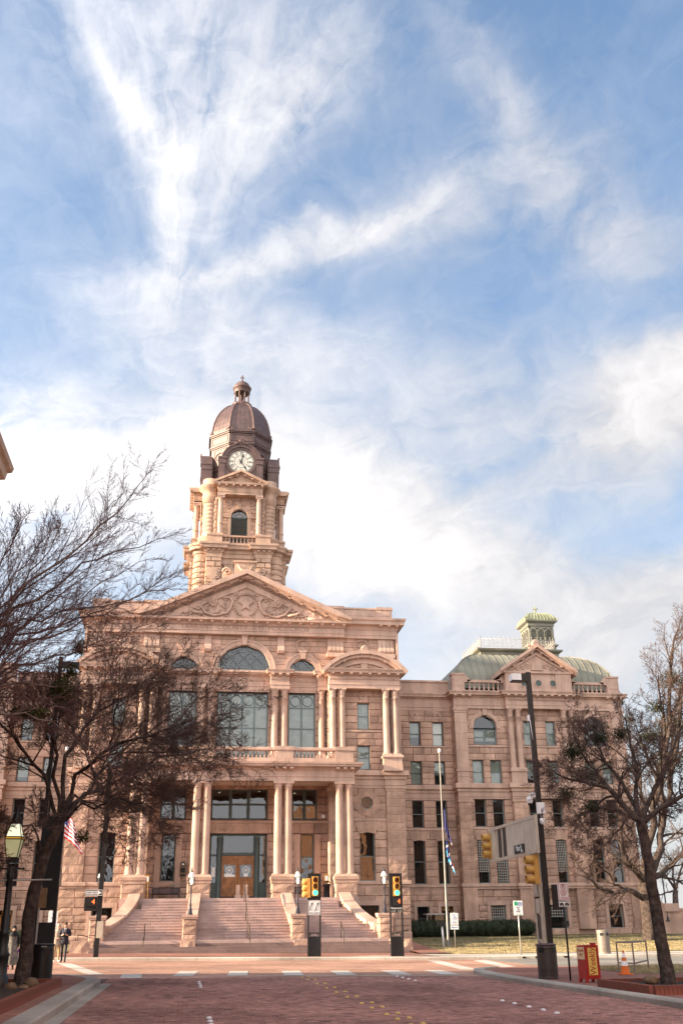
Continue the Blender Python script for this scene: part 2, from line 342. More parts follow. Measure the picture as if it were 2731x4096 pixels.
# ================================================================ COURTHOUSE
X0, Y0 = 3.53, 75.5
court = thing('courthouse', 'large pink granite courthouse with clock tower, columned portico and green roofed wings', 'building', (X0, Y0, 0))
BLOCKS = []          # rock-faced blocks, some become objects of their own
wr = random.Random(11)
def block_geo(mb, b):
    """one block: chamfered edges down to the joint, face uneven when rock-faced"""
    (xa0, xb0, xa1, xb1, z0, z1, y, p, ins, rough, tone) = b
    gp = .004 if rough else .003; gp = min(gp, (xb0-xa0)*.1)
    xa0 += gp; xb0 -= gp; z0 += gp; z1 -= gp
    if xb1-xa1 > 2*gp: xa1 += gp; xb1 -= gp
    yb_ = y+.03; p *= .66 if rough else 1.0; ins *= .75 if rough else 1.0
    if rough:
        iz = min(ins, (z1-z0)*0.3)
        def xl(t): return xa0+(xa1-xa0)*t
        def xr(t): return xb0+(xb1-xb0)*t
        w = min(xb0-xa0, xb1-xa1)
        ix = min(ins, max(0.005, w*0.3))
        vs_ = [(xa0, yb_, z0), (xb0, yb_, z0), (xb1, yb_, z1), (xa1, yb_, z1)]
        nx = 3 if w > 0.55 else 2
        for j in range(3):
            t = (iz+(z1-z0-2*iz)*j/2)/(z1-z0)
            for i in range(nx+1):
                u = i/nx; x = xl(t)+ix+(xr(t)-xl(t)-2*ix)*u
                e = (0 < i < nx) and j == 1
                vs_.append((x, y-p*(wr.uniform(0.95, 1.6) if e else wr.uniform(0.35, 1.0)), z0+(z1-z0)*t+(wr.uniform(-.03, .03) if e else 0)))
        k = nx+1; g = lambda i, j: 4+j*k+i
        fs = [(g(i, j), g(i+1, j), g(i+1, j+1), g(i, j+1)) for j in range(2) for i in range(nx)]
        fs += [(0, 1)+tuple(g(i, 0) for i in range(nx, -1, -1)), (2, 3)+tuple(g(i, 2) for i in range(nx+1)),
               (1, 2, g(nx, 2), g(nx, 1), g(nx, 0)), (3, 0, g(0, 0), g(0, 1), g(0, 2))]
        mb.add(vs_, fs, tone)
    else:
        w = min(xb0-xa0, xb1-xa1); ix = min(ins, max(0.003, w*0.3)); iz = ins
        vs_ = [(xa0, yb_, z0), (xb0, yb_, z0), (xb1, yb_, z1), (xa1, yb_, z1), (xa0+ix, y-p, z0+iz), (xb0-ix, y-p, z0+iz), (xb1-ix, y-p, z1-iz), (xa1+ix, y-p, z1-iz)]
        mb.add(vs_, [(4,5,6,7),(0,1,5,4),(1,2,6,5),(2,3,7,6),(3,0,4,7)], tone)
def wall(x0, x1, z0, z1, y, holes=(), course=0.45, blk=0.95, rough=True, M=None, mb=None, p=0.035, ins=0.025, tonev=0.16, pick=False):
    """courses of stone with real joints round openings; holes: (x0,x1,z0,z1) or ('arch', cx, zspring, r)"""
    zs = {z0, z1}
    for h in holes:
        e = (h[2], h[2]+h[3]) if h[0] == 'arch' else (h[2], h[3])
        for q in e:
            if z0 < q < z1: zs.add(q)
    zs = sorted(zs); rows = []
    for a, b in zip(zs, zs[1:]):
        n = max(1, round((b-a)/course))
        for i in range(n): rows.append((a+(b-a)*i/n, a+(b-a)*(i+1)/n))
    out = []
    for za, zb in rows:
        iv = [(x0, x0, x1, x1)]      # left bottom, left top, right bottom, right top
        for h in holes:
            if h[0] == 'arch':
                _, cx, sp, r = h
                if zb <= sp+1e-6 or za >= sp+r-1e-6: continue
                wb = math.sqrt(max(0, r*r-(za-sp)**2)); wt_ = math.sqrt(max(0, r*r-(zb-sp)**2))
                c = (cx-wb, cx-wt_, cx+wb, cx+wt_)
            else:
                if zb <= h[2]+1e-6 or za >= h[3]-1e-6: continue
                c = (h[0], h[0], h[1], h[1])
            nv = []
            for v in iv:
                if c[2] <= v[0] or c[0] >= v[2]: nv.append(v); continue
                if c[0] > v[0]+0.02: nv.append((v[0], v[1], c[0], c[1]))
                if c[2] < v[2]-0.02: nv.append((c[2], c[3], v[2], v[3]))
            iv = nv
        for v in iv:
            L = v[2]-v[0]; n = max(1, round(L/(blk*wr.uniform(0.8, 1.25)))); cuts = [0.0]
            for i in range(1, n): cuts.append((i+wr.uniform(-0.22, 0.22))/n)
            cuts.append(1.0)
            for a, b in zip(cuts, cuts[1:]):
                B = (v[0]+(v[2]-v[0])*a, v[0]+(v[2]-v[0])*b, v[1]+(v[3]-v[1])*a, v[1]+(v[3]-v[1])*b, za, zb, y, p*wr.uniform(0.75, 1.3), ins, rough, wr.uniform(-tonev, tonev))
                out.append(B)
    for B in out:
        if pick: BLOCKS.append((B, M))
        else:
            mb.M = M; block_geo(mb, B); mb.M = None
    return out
def reveal(mb, x0, x1, z0, z1, y, d=0.35, arch=False):
    """jambs, head and sill inside an opening"""
    if arch:
        r = (x1-x0)/2; cx = (x0+x1)/2; n = 14; pts = [(x1, z0), (x1, z1)]+[(cx+r*math.cos(math.pi*i/n), z1+r*math.sin(math.pi*i/n)) for i in range(1, n)]+[(x0, z1), (x0, z0)]
    else: pts = [(x1, z0), (x1, z1), (x0, z1), (x0, z0)]
    n = len(pts); m = MB()
    m.add([(x, y-0.01, z) for x, z in pts]+[(x, y+d, z) for x, z in pts], [(i, (i+1) % n, (i+1) % n+n, i+n) for i in range(n)])
    m.build('window_reveal', GS, court)
def window(x0, x1, z0, z1, y, nx=1, nz=2, fm=None, blind=None, arch=False, fw=0.07, name='window', mull=0.05, tr=None, parent=None, bl_part=1.0):
    """frame with mullions as the part, one pane per light and a blind as sub-parts"""
    fm = fm or FRAME; m = MB(); par = parent or court
    m.box(x0, x0+fw, y, y+0.08, z0, z1); m.box(x1-fw, x1, y, y+0.08, z0, z1); m.box(x0+fw, x1-fw, y, y+0.08, z0, z0+fw*1.3)
    zt = z1
    if not arch: m.box(x0+fw, x1-fw, y, y+0.08, z1-fw, z1); zt = z1-fw
    else:
        m.box(x0+fw, x1-fw, y-.01, y+0.09, z1-fw*.7, z1+fw*.7); zt = z1-fw*.7
        m.ring((x0+x1)/2, z1, (x1-x0)/2-fw, (x1-x0)/2, y, y+0.08, 0, 180, 12)
    xs = [x0+fw+(x1-x0-2*fw)*i/nx for i in range(nx+1)]
    zz = [z0+fw*1.3+(zt-z0-fw*1.3)*i/nz for i in range(nz+1)] if tr is None else [z0+fw*1.3]+list(tr)+[zt]
    for x in xs[1:-1]: m.box(x-mull, x+mull, y-0.012, y+0.07, z0+fw*1.3, zt)
    for z in zz[1:-1]: m.box(x0+fw, x1-fw, y+0.006, y+0.06, z-mull*0.6, z+mull*0.6)
    w = m.build(name, fm, par)
    for i in range(nx):
        for j in range(len(zz)-1):
            g_ = MB(); a, b, c, d = xs[i]+.004, xs[i+1]-.004, zz[j]+.004, zz[j+1]-.004
            t = wr.uniform(-.02, .02); q = wr.uniform(-.012, .012)
            g_.add([(a, y+.035+t, c), (b, y+.035+q, c), (b, y+.035-t, d), (a, y+.035-q, d)], [(0, 1, 2, 3)])
            g_.build('pane', GLASS, w)
    if arch:
        g_ = MB(); r = (x1-x0)/2-fw; cx = (x0+x1)/2
        g_.add([(cx+r*math.cos(math.pi*i/14), y+.035, z1+fw*.7+(r-fw*.7)*math.sin(math.pi*i/14)) for i in range(15)], [tuple(range(15))]); g_.build('pane', GLASS, w)
    if blind is not None:
        if blind is BLIND and wr.random() < .35: bl_part = wr.uniform(.45, .8)
        g_ = MB(); zb = z0+(z1-z0)*(1-bl_part)
        g_.add([(x0+.03, y+.13, zb), (x1-.03, y+.13, zb), (x1-.03, y+.13, z1), (x0+.03, y+.13, z1)], [(0, 1, 2, 3)])
        if arch:
            r = (x1-x0)/2-.03; cx = (x0+x1)/2; g_.add([(cx+r*math.cos(math.pi*i/14), y+.13, z1+r*math.sin(math.pi*i/14)) for i in range(15)], [tuple(range(15))])
        g_.build('blind', blind, w)
    return w

rest = MB()       # rock-faced courses beyond the blocks built one by one
ash = MB()        # dressed (smooth) ashlar courses
trim = MB()       # sloped ledges
core = MB()       # dark rooms behind the windows
side = MB()       # plain side and rear walls

# ---- moulding profiles (projection, z) relative to a base level
def cornice_prof(z0, z1, p):
    h = z1-z0
    return [(0, z0), (p*.22, z0+h*.10), (p*.25, z0+h*.32), (p*.78, z0+h*.36), (p*.80, z0+h*.62), (p*.86, z0+h*.66), (p*.93, z0+h*.85), (p, z0+h*.9), (p, z1), (-0.3, z1+.02)]
def belt_prof(z0, z1, p): 
    h = z1-z0
    return [(0, z0), (p*.35, z0), (p*.35, z0+h*.3), (p*.6, z0+h*.36), (p, z0+h*.45), (p, z1-.03), (p*.85, z1), (-0.3, z1+.02)]
def entab_prof(z0, z1): return [(-.02, z0), (.03, z0), (.03, z0+(z1-z0)*.27), (.07, z0+(z1-z0)*.28), (.07, z0+(z1-z0)*.34), (0.0, z0+(z1-z0)*.36), (0.0, z1)]
def part(name, mb, m, parent=None, st=False):
    o = mb.build(name, m, parent or court)
    if st: stuff(o)
    return o
# modillion bracket shared mesh: block with a rounded underside, front at -y
def bracket_mesh(name, w, d, h):
    m = MB(); n = 4
    pts = [(0.0, h), (0.0, 0.0)]+[(-d*.25-d*.75*(i/n), h*.16*(1-math.cos(math.pi*i/n))*1.4) for i in range(n+1)]+[(-d, h)]
    k = len(pts); m.add([(-w/2, a, b) for a, b in pts]+[(w/2, a, b) for a, b in pts], [tuple(range(k)), tuple(range(2*k-1, k-1, -1))]+[(i, i+k, (i+1) % k+k, (i+1) % k) for i in range(k)])
    me = bpy.data.meshes.new(name); me.from_pydata(m.v, [], m.f); me.materials.append(GS); return me
BR1 = bracket_mesh('modillion', 0.26, 0.42, 0.24); BRS = bracket_mesh('small_modillion', 0.24, 0.32, 0.20)
def bracket(x, y, z, me=None, rotz=0.0): return link('modillion', me or BR1, court, (x, y, z), rotz)
# balusters
def baluster_mesh(h, r):
    m = MB(); m.cbox(0, 0, r*1.7, r*1.7, 0, h*.10)
    m.lathe(0, 0, [(r*.62, h*.10), (r*.9, h*.2), (r, h*.32), (r*.75, h*.46), (r*.42, h*.56), (r*.5, h*.62), (r*.72, h*.70), (r*.78, h*.8), (r*.5, h*.88), (r*.62, h*.9)], 10, caps=False)
    m.cbox(0, 0, r*1.7, r*1.7, h*.90, h)
    me = bpy.data.meshes.new('baluster'); me.from_pydata(m.v, [], m.f); me.materials.append(GS); me.polygons.foreach_set('use_smooth', m.sm); return me
# columns: shaft is the part, base and capital its sub-parts
def shaft_mesh(r, h):
    m = MB(); m.lathe(0, 0, [(r, 0), (r, h*.02), (r, h*.33), (r*.985, h*.55), (r*.95, h*.8), (r*.90, h*.985), (r*.97, h*.988), (r*.97, h)], 24)
    me = bpy.data.meshes.new('column'); me.from_pydata(m.v, [], m.f); me.materials.append(GS); me.polygons.foreach_set('use_smooth', m.sm); return me
def base_mesh(r, h):
    m = MB(); m.cbox(0, 0, r*2.75, r*2.75, 0, h*.38)
    m.lathe(0, 0, [(r*1.3, h*.38), (r*1.36, h*.48), (r*1.3, h*.6), (r*1.1, h*.66), (r*1.08, h*.76), (r*1.2, h*.82), (r*1.18, h*.93), (r*1.02, h)], 20)
    me = bpy.data.meshes.new('base'); me.from_pydata(m.v, [], m.f); me.materials.append(GS); me.polygons.foreach_set('use_smooth', m.sm); return me
def corinthian_mesh(r, h):
    m = MB(); m.lathe(0, 0, [(r*.93, 0), (r*1.02, h*.03), (r*.95, h*.07), (r*.92, h*.3), (r*1.0, h*.6), (r*1.2, h*.85)], 16)
    for row, (zz, hh, rr, n) in enumerate(((h*.06, h*.36, r*.93, 8), (h*.25, h*.38, r*.97, 8))):
        for i in range(n):
            a = 2*math.pi*(i+.5*row)/n; c, s = math.cos(a), math.sin(a); w = r*.26; pts = []
            for t, o in ((0, .02), (.55, .06), (.9, .2), (1.0, .34), (.84, .38)):
                for q in (-1, 1):
                    ww = w*(1-.35*t); rad = rr+r*o; pts.append((c*rad-s*q*ww, s*rad+c*q*ww, zz+hh*t))
            m.add(pts, [(2*k, 2*k+1, 2*k+3, 2*k+2) for k in range(4)])
    for i in range(4):
        a = math.pi/4+i*math.pi/2; c, s = math.cos(a), math.sin(a); q = []
        for k in range(12):
            t = k/11*math.pi*2.6; rr = r*.24*(1-k/15); q.append((c*(r*1.28-rr*math.cos(t)), s*(r*1.28-rr*math.cos(t)), h*.74+rr*math.sin(t)))
        m.tube(q, r*.075, 5)
    for i in range(4): m.ball((math.cos(i*math.pi/2)*r*1.12, math.sin(i*math.pi/2)*r*1.12, h*.9), r*.16, n=6, m=4)
    a = r*1.36; pts = []
    for i in range(4):
        t = i*math.pi/2
        for (px, py) in ((-a, -a*.86), (-a*.86, -a), (0, -a*.84), (a*.86, -a)):
            pts.append((px*math.cos(t)-py*math.sin(t), px*math.sin(t)+py*math.cos(t)))
    m.plan(pts, h*.86, h)
    me = bpy.data.meshes.new('capital'); me.from_pydata(m.v, [], m.f); me.materials.append(GS); me.polygons.foreach_set('use_smooth', m.sm); return me
def doric_mesh(r, h):
    m = MB(); m.lathe(0, 0, [(r*.9, 0), (r*.9, h*.12), (r*1.0, h*.14), (r*1.0, h*.22), (r*.95, h*.24), (r*1.2, h*.48), (r*1.3, h*.58), (r*1.3, h*.62)], 20)
    m.cbox(0, 0, r*2.72, r*2.72, h*.62, h)
    me = bpy.data.meshes.new('capital'); me.from_pydata(m.v, [], m.f); me.materials.append(GS); me.polygons.foreach_set('use_smooth', m.sm); return me
def ionic_mesh(r, h):
    m = MB(); m.lathe(0, 0, [(r*.92, 0), (r*1.0, h*.1), (r*.95, h*.2), (r*1.2, h*.45), (r*1.2, h*.5)], 16)
    for sx in (-1, 1):
        m.M = Matrix.Translation((sx*r*1.05, 0, h*.38)) @ Matrix.Rotation(math.pi/2, 4, 'X'); m.lathe(0, 0, [(r*.42, -r*1.12), (r*.36, -r*.9), (r*.3, 0), (r*.36, r*.9), (r*.42, r*1.12)], 10); m.M = None
    m.cbox(0, 0, r*2.9, r*2.5, h*.62, h)
    me = bpy.data.meshes.new('capital'); me.from_pydata(m.v, [], m.f); me.materials.append(GS); me.polygons.foreach_set('use_smooth', m.sm); return me
CACHE = {}
def column(x, y, z0, z1, r, cap, hb=0.28, hc=0.68):
    k = (z1-z0, r, cap)
    if k not in CACHE: CACHE[k] = (shaft_mesh(r, z1-z0-hb-hc), base_mesh(r, hb), {'c': corinthian_mesh, 'd': doric_mesh, 'i': ionic_mesh}[cap](r, hc))
    s_, b_, c_ = CACHE[k]
    o = link('column', s_, court, (x, y, z0+hb)); link('base', b_, o, (0, 0, -hb)); link('capital', c_, o, (0, 0, z1-z0-hb-hc)); return o

def mir(path): return [(-x, y) for x, y in reversed(path)]

# ---------------------------------------------------------------- main block, pavilions left and right of the portico
for s in (-1, 1):
    pk = s > 0
    def sx(a, b): return (a, b) if s > 0 else (-b, -a)
    # basement with a battered base, z 0.2 - 4.12
    hb_ = [(*sx(8.62, 10.02), 0.95, 2.86)]
    x0, x1 = sx(8.0, 12.35)
    wall(x0, x1, 0.0, 1.0, -0.30, (), 1.0, 1.3, True, None, rest, 0.07, 0.05, pick=pk)
    trim.add([(x0, -.30, 1.0), (x1, -.30, 1.0), (x1, -.1, 1.08), (x0, -.1, 1.08)], [(0, 1, 2, 3)])
    wall(x0, x1, 1.0, 4.12, -0.1, hb_, 0.52, 1.25, True, None, rest, 0.055, 0.04, pick=pk)
    reveal(trim, *hb_[0], -0.1, 0.5); window(*hb_[0], 0.25, 1, 2, blind=None)
    fr = MB()   # dressed surround of the basement window
    a, b = sx(8.62, 10.02); fr.box(a-.3, a, -.19, 0.1, .95, 2.86); fr.box(b, b+.3, -.19, .1, .95, 2.86); fr.box(a-.3, b+.3, -.2, .1, 2.86, 3.17)
    part('window_surround', fr, GS)
    # ground floor
    hf = [(*sx(8.75, 9.86), 4.55, 7.55), ('arch', s*9.305, 7.55-.62, 1.0)]
    hole1 = (*sx(8.75, 9.86), 4.48, 7.9)
    rounds = ('arch', s*9.32, 9.93, .5)
    wx0, wx1 = sx(6.75, 10.78)
    wall(wx0, wx1, 4.48, 8.68, 0, [hole1], 0.56, 1.0, True, None, rest, 0.05, 0.035, pick=pk)
    reveal(trim, *hole1, 0, .4); window(*hole1, .28, 1, 2, blind=None)
    vs2 = MB(); 
    for i in range(6):    # flat arch of wedge stones over the window
        u0, u1 = -1+2*i/6, -1+2*(i+1)/6; c = s*9.305
        vs2.prism([(c+u0*.62, 7.86-abs(u0)*.12), (c+u1*.62, 7.86-abs(u1)*.12), (c+u1*.95, 8.6), (c+u0*.95, 8.6)], -.075, 0.12, wr.uniform(-.1, .1))
    part('window_arch', vs2, GR)
    bandm = MB(); bandm.sweep([(wx0, 0), (wx1, 0)], [(0, 8.66), (.07, 8.66), (.07, 8.84), (-.2, 8.86)]); part('string_course', bandm, GS)
    c = s*9.32
    hole2 = (c-.5, c+.5, 9.43, 10.43)
    wall(wx0, wx1, 8.84, 11.0, 0, [hole2], 0.5, 1.0, True, None, rest, 0.05, 0.035, pick=pk)
    ro = MB(); ro.ring(c, 9.93, .5, .95, -.06, .1, 0, 360, 10, .006, rg=wr); ro.ring(c, 9.93, .44, .505, -.02, .3, 0, 360, 20)
    part('round_window_surround', ro, GR)
    rw = MB(); rw.ring(c, 9.93, .36, .46, .1, .2, 0, 360, 20); rw.ring(c, 9.93, .13, .17, .1, .18, 0, 360, 12)
    for i in range(8):
        a_ = math.pi*i/4; rw.tube([(c+.16*math.cos(a_), .15, 9.93+.16*math.sin(a_)), (c+.4*math.cos(a_), .15, 9.93+.4*math.sin(a_))], .022, 5)
    wo_ = part('round_window', rw, FRAME); g_ = MB(); g_.add([(c+.4*math.cos(2*math.pi*i/20), .16, 9.93+.4*math.sin(2*math.pi*i/20)) for i in range(20)], [tuple(range(20))]); g_.build('pane', GLASS, wo_)
    # quoin pier at the outer corner: big blocks standing forward, with cap
    qx0, qx1 = sx(10.78, 12.2)
    for (za, zb) in ((4.48, 10.8),):
        n = 11
        for i in range(n):
            z_ = za+(zb-za)*i/n; z__ = za+(zb-za)*(i+1)/n
            split = (qx0+.38, ) if (i % 2) == (0 if s > 0 else 1) else (qx1-.4, )
            for a, b in ((qx0, split[0]), (split[0], qx1)): 
                B = (a, b, a, b, z_, z__, -.14, .05, .03, True, wr.uniform(-.08, .08))
                if pk: BLOCKS.append((B, None))
                else: block_geo(rest, B)
    qs = MB(); qs.box(qx0, qx1, -.14, .3, 4.48, 10.8); qs.sweep([(qx0, .1), (qx0, -.14), (qx1, -.14), (qx1, .4)], [(0, 10.78), (.05, 10.8), (.05, 10.88), (.12, 11.0), (.12, 11.1), (0, 11.12)])
    part('corner_pier', qs, GS)
    # sill belt and main belt course
    bl = MB(); p0, p1 = sx(6.9, 12.2)
    pth = [(6.75, 0), (10.7, 0), (10.7, -.14), (12.25, -.14), (12.25, 3)]
    if s < 0: pth = mir(pth)
    bl.sweep(pth, belt_prof(4.1, 4.5, .16)); part('sill_belt', bl, GS)
    bl = MB(); bl.sweep(pth, entab_prof(11.0, 11.66)+belt_prof(11.66, 12.26, .26)[1:]); part('belt_cornice', bl, GS)
    # third and fourth floor wall behind the aedicule columns
    h3 = (*sx(8.72, 9.72), 12.4, 14.2); h4 = (*sx(8.79, 9.71), 15.42, 17.46)
    ux0, ux1 = sx(6.45, 12.15)
    wall(ux0, ux1, 12.26, 15.2, .35, [h3], 0.5, 1.0, True, None, rest, 0.05, 0.035, pick=pk)
    wall(ux0, ux1, 15.36, 18.45, .35, [h4], 0.5, 1.0, True, None, rest, 0.05, 0.035, pick=pk)
    for h in (h3, h4): reveal(trim, *h, .35, .4); window(*h, .62, 1, 2, blind=BLIND)
    st = MB(); st.sweep([(ux0, .35), (ux1, .35)], [(0, 15.2), (.07, 15.22), (.07, 15.36), (-.1, 15.38)]); part('string_course', st, GS)
    di = MB(); di.ring(s*9.24, 18.0, .19, .31, .28, .5, 0, 360, 20); part('roundel', di, GS)
    # column pedestals, columns, entablature and curved pediment of the aedicule
    for xc in (7.14, 11.28):
        pd = MB(); a, b = sx(xc-.7, xc+.7)
        pd.box(a-.03, b+.03, -.66, .4, 12.2, 12.62); pd.box(a, b, -.6, .4, 12.62, 13.12)
        pd.sweep([(a, .4), (a, -.6), (b, -.6), (b, .4)], [(0, 13.1), (.1, 13.18), (.1, 13.3), (.04, 13.36), (-.2, 13.37)])
        part('column_pedestal', pd, GS)
        for q in (-.36, .36): column(s*(xc+q), -.2, 13.37, 18.4, .245, 'c')
        pb = MB(); a, b = sx(xc-.62, xc+.62)
        for q in (-.36, .36): pb.box(s*(xc+q)-.22, s*(xc+q)+.22, .22, .4, 13.37, 18.4)
        part('pilaster', pb, GS)
    en = MB(); pth = [(6.5, .8), (6.5, -.45), (12.02, -.45), (12.02, 1.2)]
    if s < 0: pth = mir(pth)
    en.sweep(pth, entab_prof(18.4, 19.4)+cornice_prof(19.4, 19.86, .52)[1:])
    en.box(*sx(6.5, 12.02), -.45, .8, 18.4, 18.42)
    part('entablature', en, GS)
    for i in range(8): bracket(s*(6.72+5.1*i/7), -.53, 19.38, BRS)
    dn = MB()
    for i in range(34): dn.cbox(s*(6.6+5.35*i/33), -.5, .09, .1, 19.1, 19.25)
    stuff(part('dentil_course', dn, GS))
    cx, ch, sag = s*9.26, 3.28, 1.46; Rr = (ch*ch+sag*sag)/(2*sag); cz = 19.86+sag-Rr; half = math.degrees(math.asin(ch/Rr))
    sp = MB(); sp.ring(cx, cz, Rr-.28, Rr, -.98, .75, 90-half-2, 90+half+2, 9, .006); sp.ring(cx, cz, Rr-.52, Rr-.28, -.78, .75, 90-half+1, 90+half-1, 9, .004); sp.ring(cx, cz, Rr-.95, Rr-.52, -.48, .75, 90-half+5, 90+half-5, 9, .004)
    part('curved_pediment', sp, GS)
    ty = MB(); n = 16; ty.prism([(cx-2.7, 19.86)]+[(cx+2.7, 19.86)]+[(cx+(Rr-.6)*math.sin(R(half*.9))*math.cos(math.pi*i/n), 19.86+.95*math.sin(math.pi*i/n)) for i in range(1, n)], -.3, .75)
    part('tympanum', ty, GS)
    for i in range(6):
        a = R(90+half*(.84-1.68*i/5)); o = link('modillion', BRS, court, (cx+(Rr-.62)*math.cos(a), -.48, cz+(Rr-.62)*math.sin(a))); o.rotation_euler = (0, -(a-math.pi/2), 0)
    orn = MB(); orn.prism([(cx-.22, 20.0), (cx+.22, 20.0), (cx+.28, 20.3), (cx+.16, 20.55), (cx-.16, 20.55), (cx-.28, 20.3)], -.42, -.3)
    for q in (-1, 1):
        for (ox, oz, rr) in ((.62, 20.28, .2), (1.05, 20.2, .17), (1.45, 20.1, .13)):
            orn.tube([(cx+q*(ox+rr*(1-k/14)*math.cos(k*.75)), -.33, oz+rr*(1-k/14)*math.sin(k*.75)) for k in range(11)], .045, 5)
        orn.tube([(cx+q*.3, -.33, 20.12), (cx+q*.9, -.33, 20.06), (cx+q*1.6, -.33, 20.0), (cx+q*2.0, -.33, 19.98)], .05, 5)
    part('carved_scrollwork', orn, GS)
    acr = MB()
    for k in range(7):
        a = R(90+(k-3)*24); acr.tube([(cx, -.75, 21.25), (cx+.32*math.cos(a), -.75, 21.3+.42*math.sin(a))], [.05, .08], 6)
    for q in (-1, 1): acr.tube([(cx+q*(.15+.16*(1-k/12)*math.cos(k*.8)), -.78, 21.38+.14*math.sin(k*.8)*(1-k/12)) for k in range(9)], .05, 5)
    part('palmette', acr, GS)

# ---------------------------------------------------------------- centre: upper hall windows behind the balcony
CY = 1.0
holes = [(-1.95, 1.95, 12.3, 18.26)]+[(s*4.555-1.05, s*4.555+1.05, 12.3, 18.26) for s in (-1, 1)]
wall(-6.5, 6.5, 12.3, 18.45, CY, holes, 0.55, 0.9, True, None, rest, 0.04, 0.03)
for h in holes: reveal(trim, *h, CY, .45)
for (a, b, nx) in ((-1.95, 1.95, 4), (-5.6, -3.51, 2), (3.51, 5.6, 2)):
    w = window(a, b, 13.5, 18.26, CY+.3, nx, 3, blind=BLIND, tr=(15.55, 17.15), fw=.1, mull=.065)
    f = MB(); f.box(a, b, CY+.26, CY+.42, 12.3, 13.42); f.box(a, b, CY+.2, CY+.45, 13.34, 13.5); f.box(a+.1, b-.1, CY+.24, CY+.3, 12.95, 13.3); f.build('sill_panel', FRAME, w)
    k = (b-a-.2)/nx
    for i in range(nx):    # ring tracery in the top lights
        t = MB(); t.ring(a+.1+k*(i+.5), 17.68, .36, .42, CY+.28, CY+.36, 0, 360, 20)
        t.box(a+.1+k*(i+.5)-.02, a+.1+k*(i+.5)+.02, CY+.31, CY+.35, 18.1, 18.2); t.build('tracery_ring', FRAME, w)
for s in (-1, 1):
    for xc in (2.42, 3.15): column(s*xc, .55, 13.4, 18.4, .245, 'c')
    column(s*6.02, .62, 13.4, 18.4, .22, 'c')
    pb = MB(); pb.box(s*2.785-.75, s*2.785+.75, .2, 1.0, 12.26, 13.4); pb.box(s*6.02-.4, s*6.02+.4, .3, 1.0, 12.26, 13.4); part('column_pedestal', pb, GS)
# entablature breaking forward over each pair of columns
half_ = [(0, CY-.1), (2.06, CY-.1), (2.06, .22), (3.5, .22), (3.5, CY-.1), (5.72, CY-.1), (5.72, .3), (6.45, .3)]
pth = mir(half_[1:])+half_[1:]
en = MB(); en.sweep(pth, entab_prof(18.4, 19.42)+cornice_prof(19.42, 19.86, .36)[1:])
for s in (-1, 1):
    a, b = sorted((s*2.06, s*3.5)); en.box(a, b, .22, CY, 18.4, 18.42); a, b = sorted((s*5.72, s*6.45)); en.box(a, b, .3, CY, 18.4, 18.42)
en.box(-2.06, 2.06, CY-.1, CY+.3, 18.26, 18.42)
for s in (-1, 1): a, b = sorted((s*3.5, s*5.72)); en.box(a, b, CY-.1, CY+.3, 18.26, 18.42)
en.plan([(-6.45, .5), (6.45, .5), (6.45, CY+.6), (-6.45, CY+.6)], 19.7, 19.87)
part('entablature', en, GS)
dn = MB()
for i in range(70):
    x = -6.3+12.6*i/69; a = abs(x); y = .2 if 2.06 < a < 3.5 else (.28 if a > 5.72 else CY-.12)
    dn.cbox(x, y, .09, .1, 19.1, 19.26)
stuff(part('dentil_course', dn, GS))
for s in (-1, 1):
    for x in (2.2, 2.78, 3.36): bracket(s*x, .2, 19.36, BRS)
    for x in (5.85, 6.3): bracket(s*x, .28, 19.36, BRS)

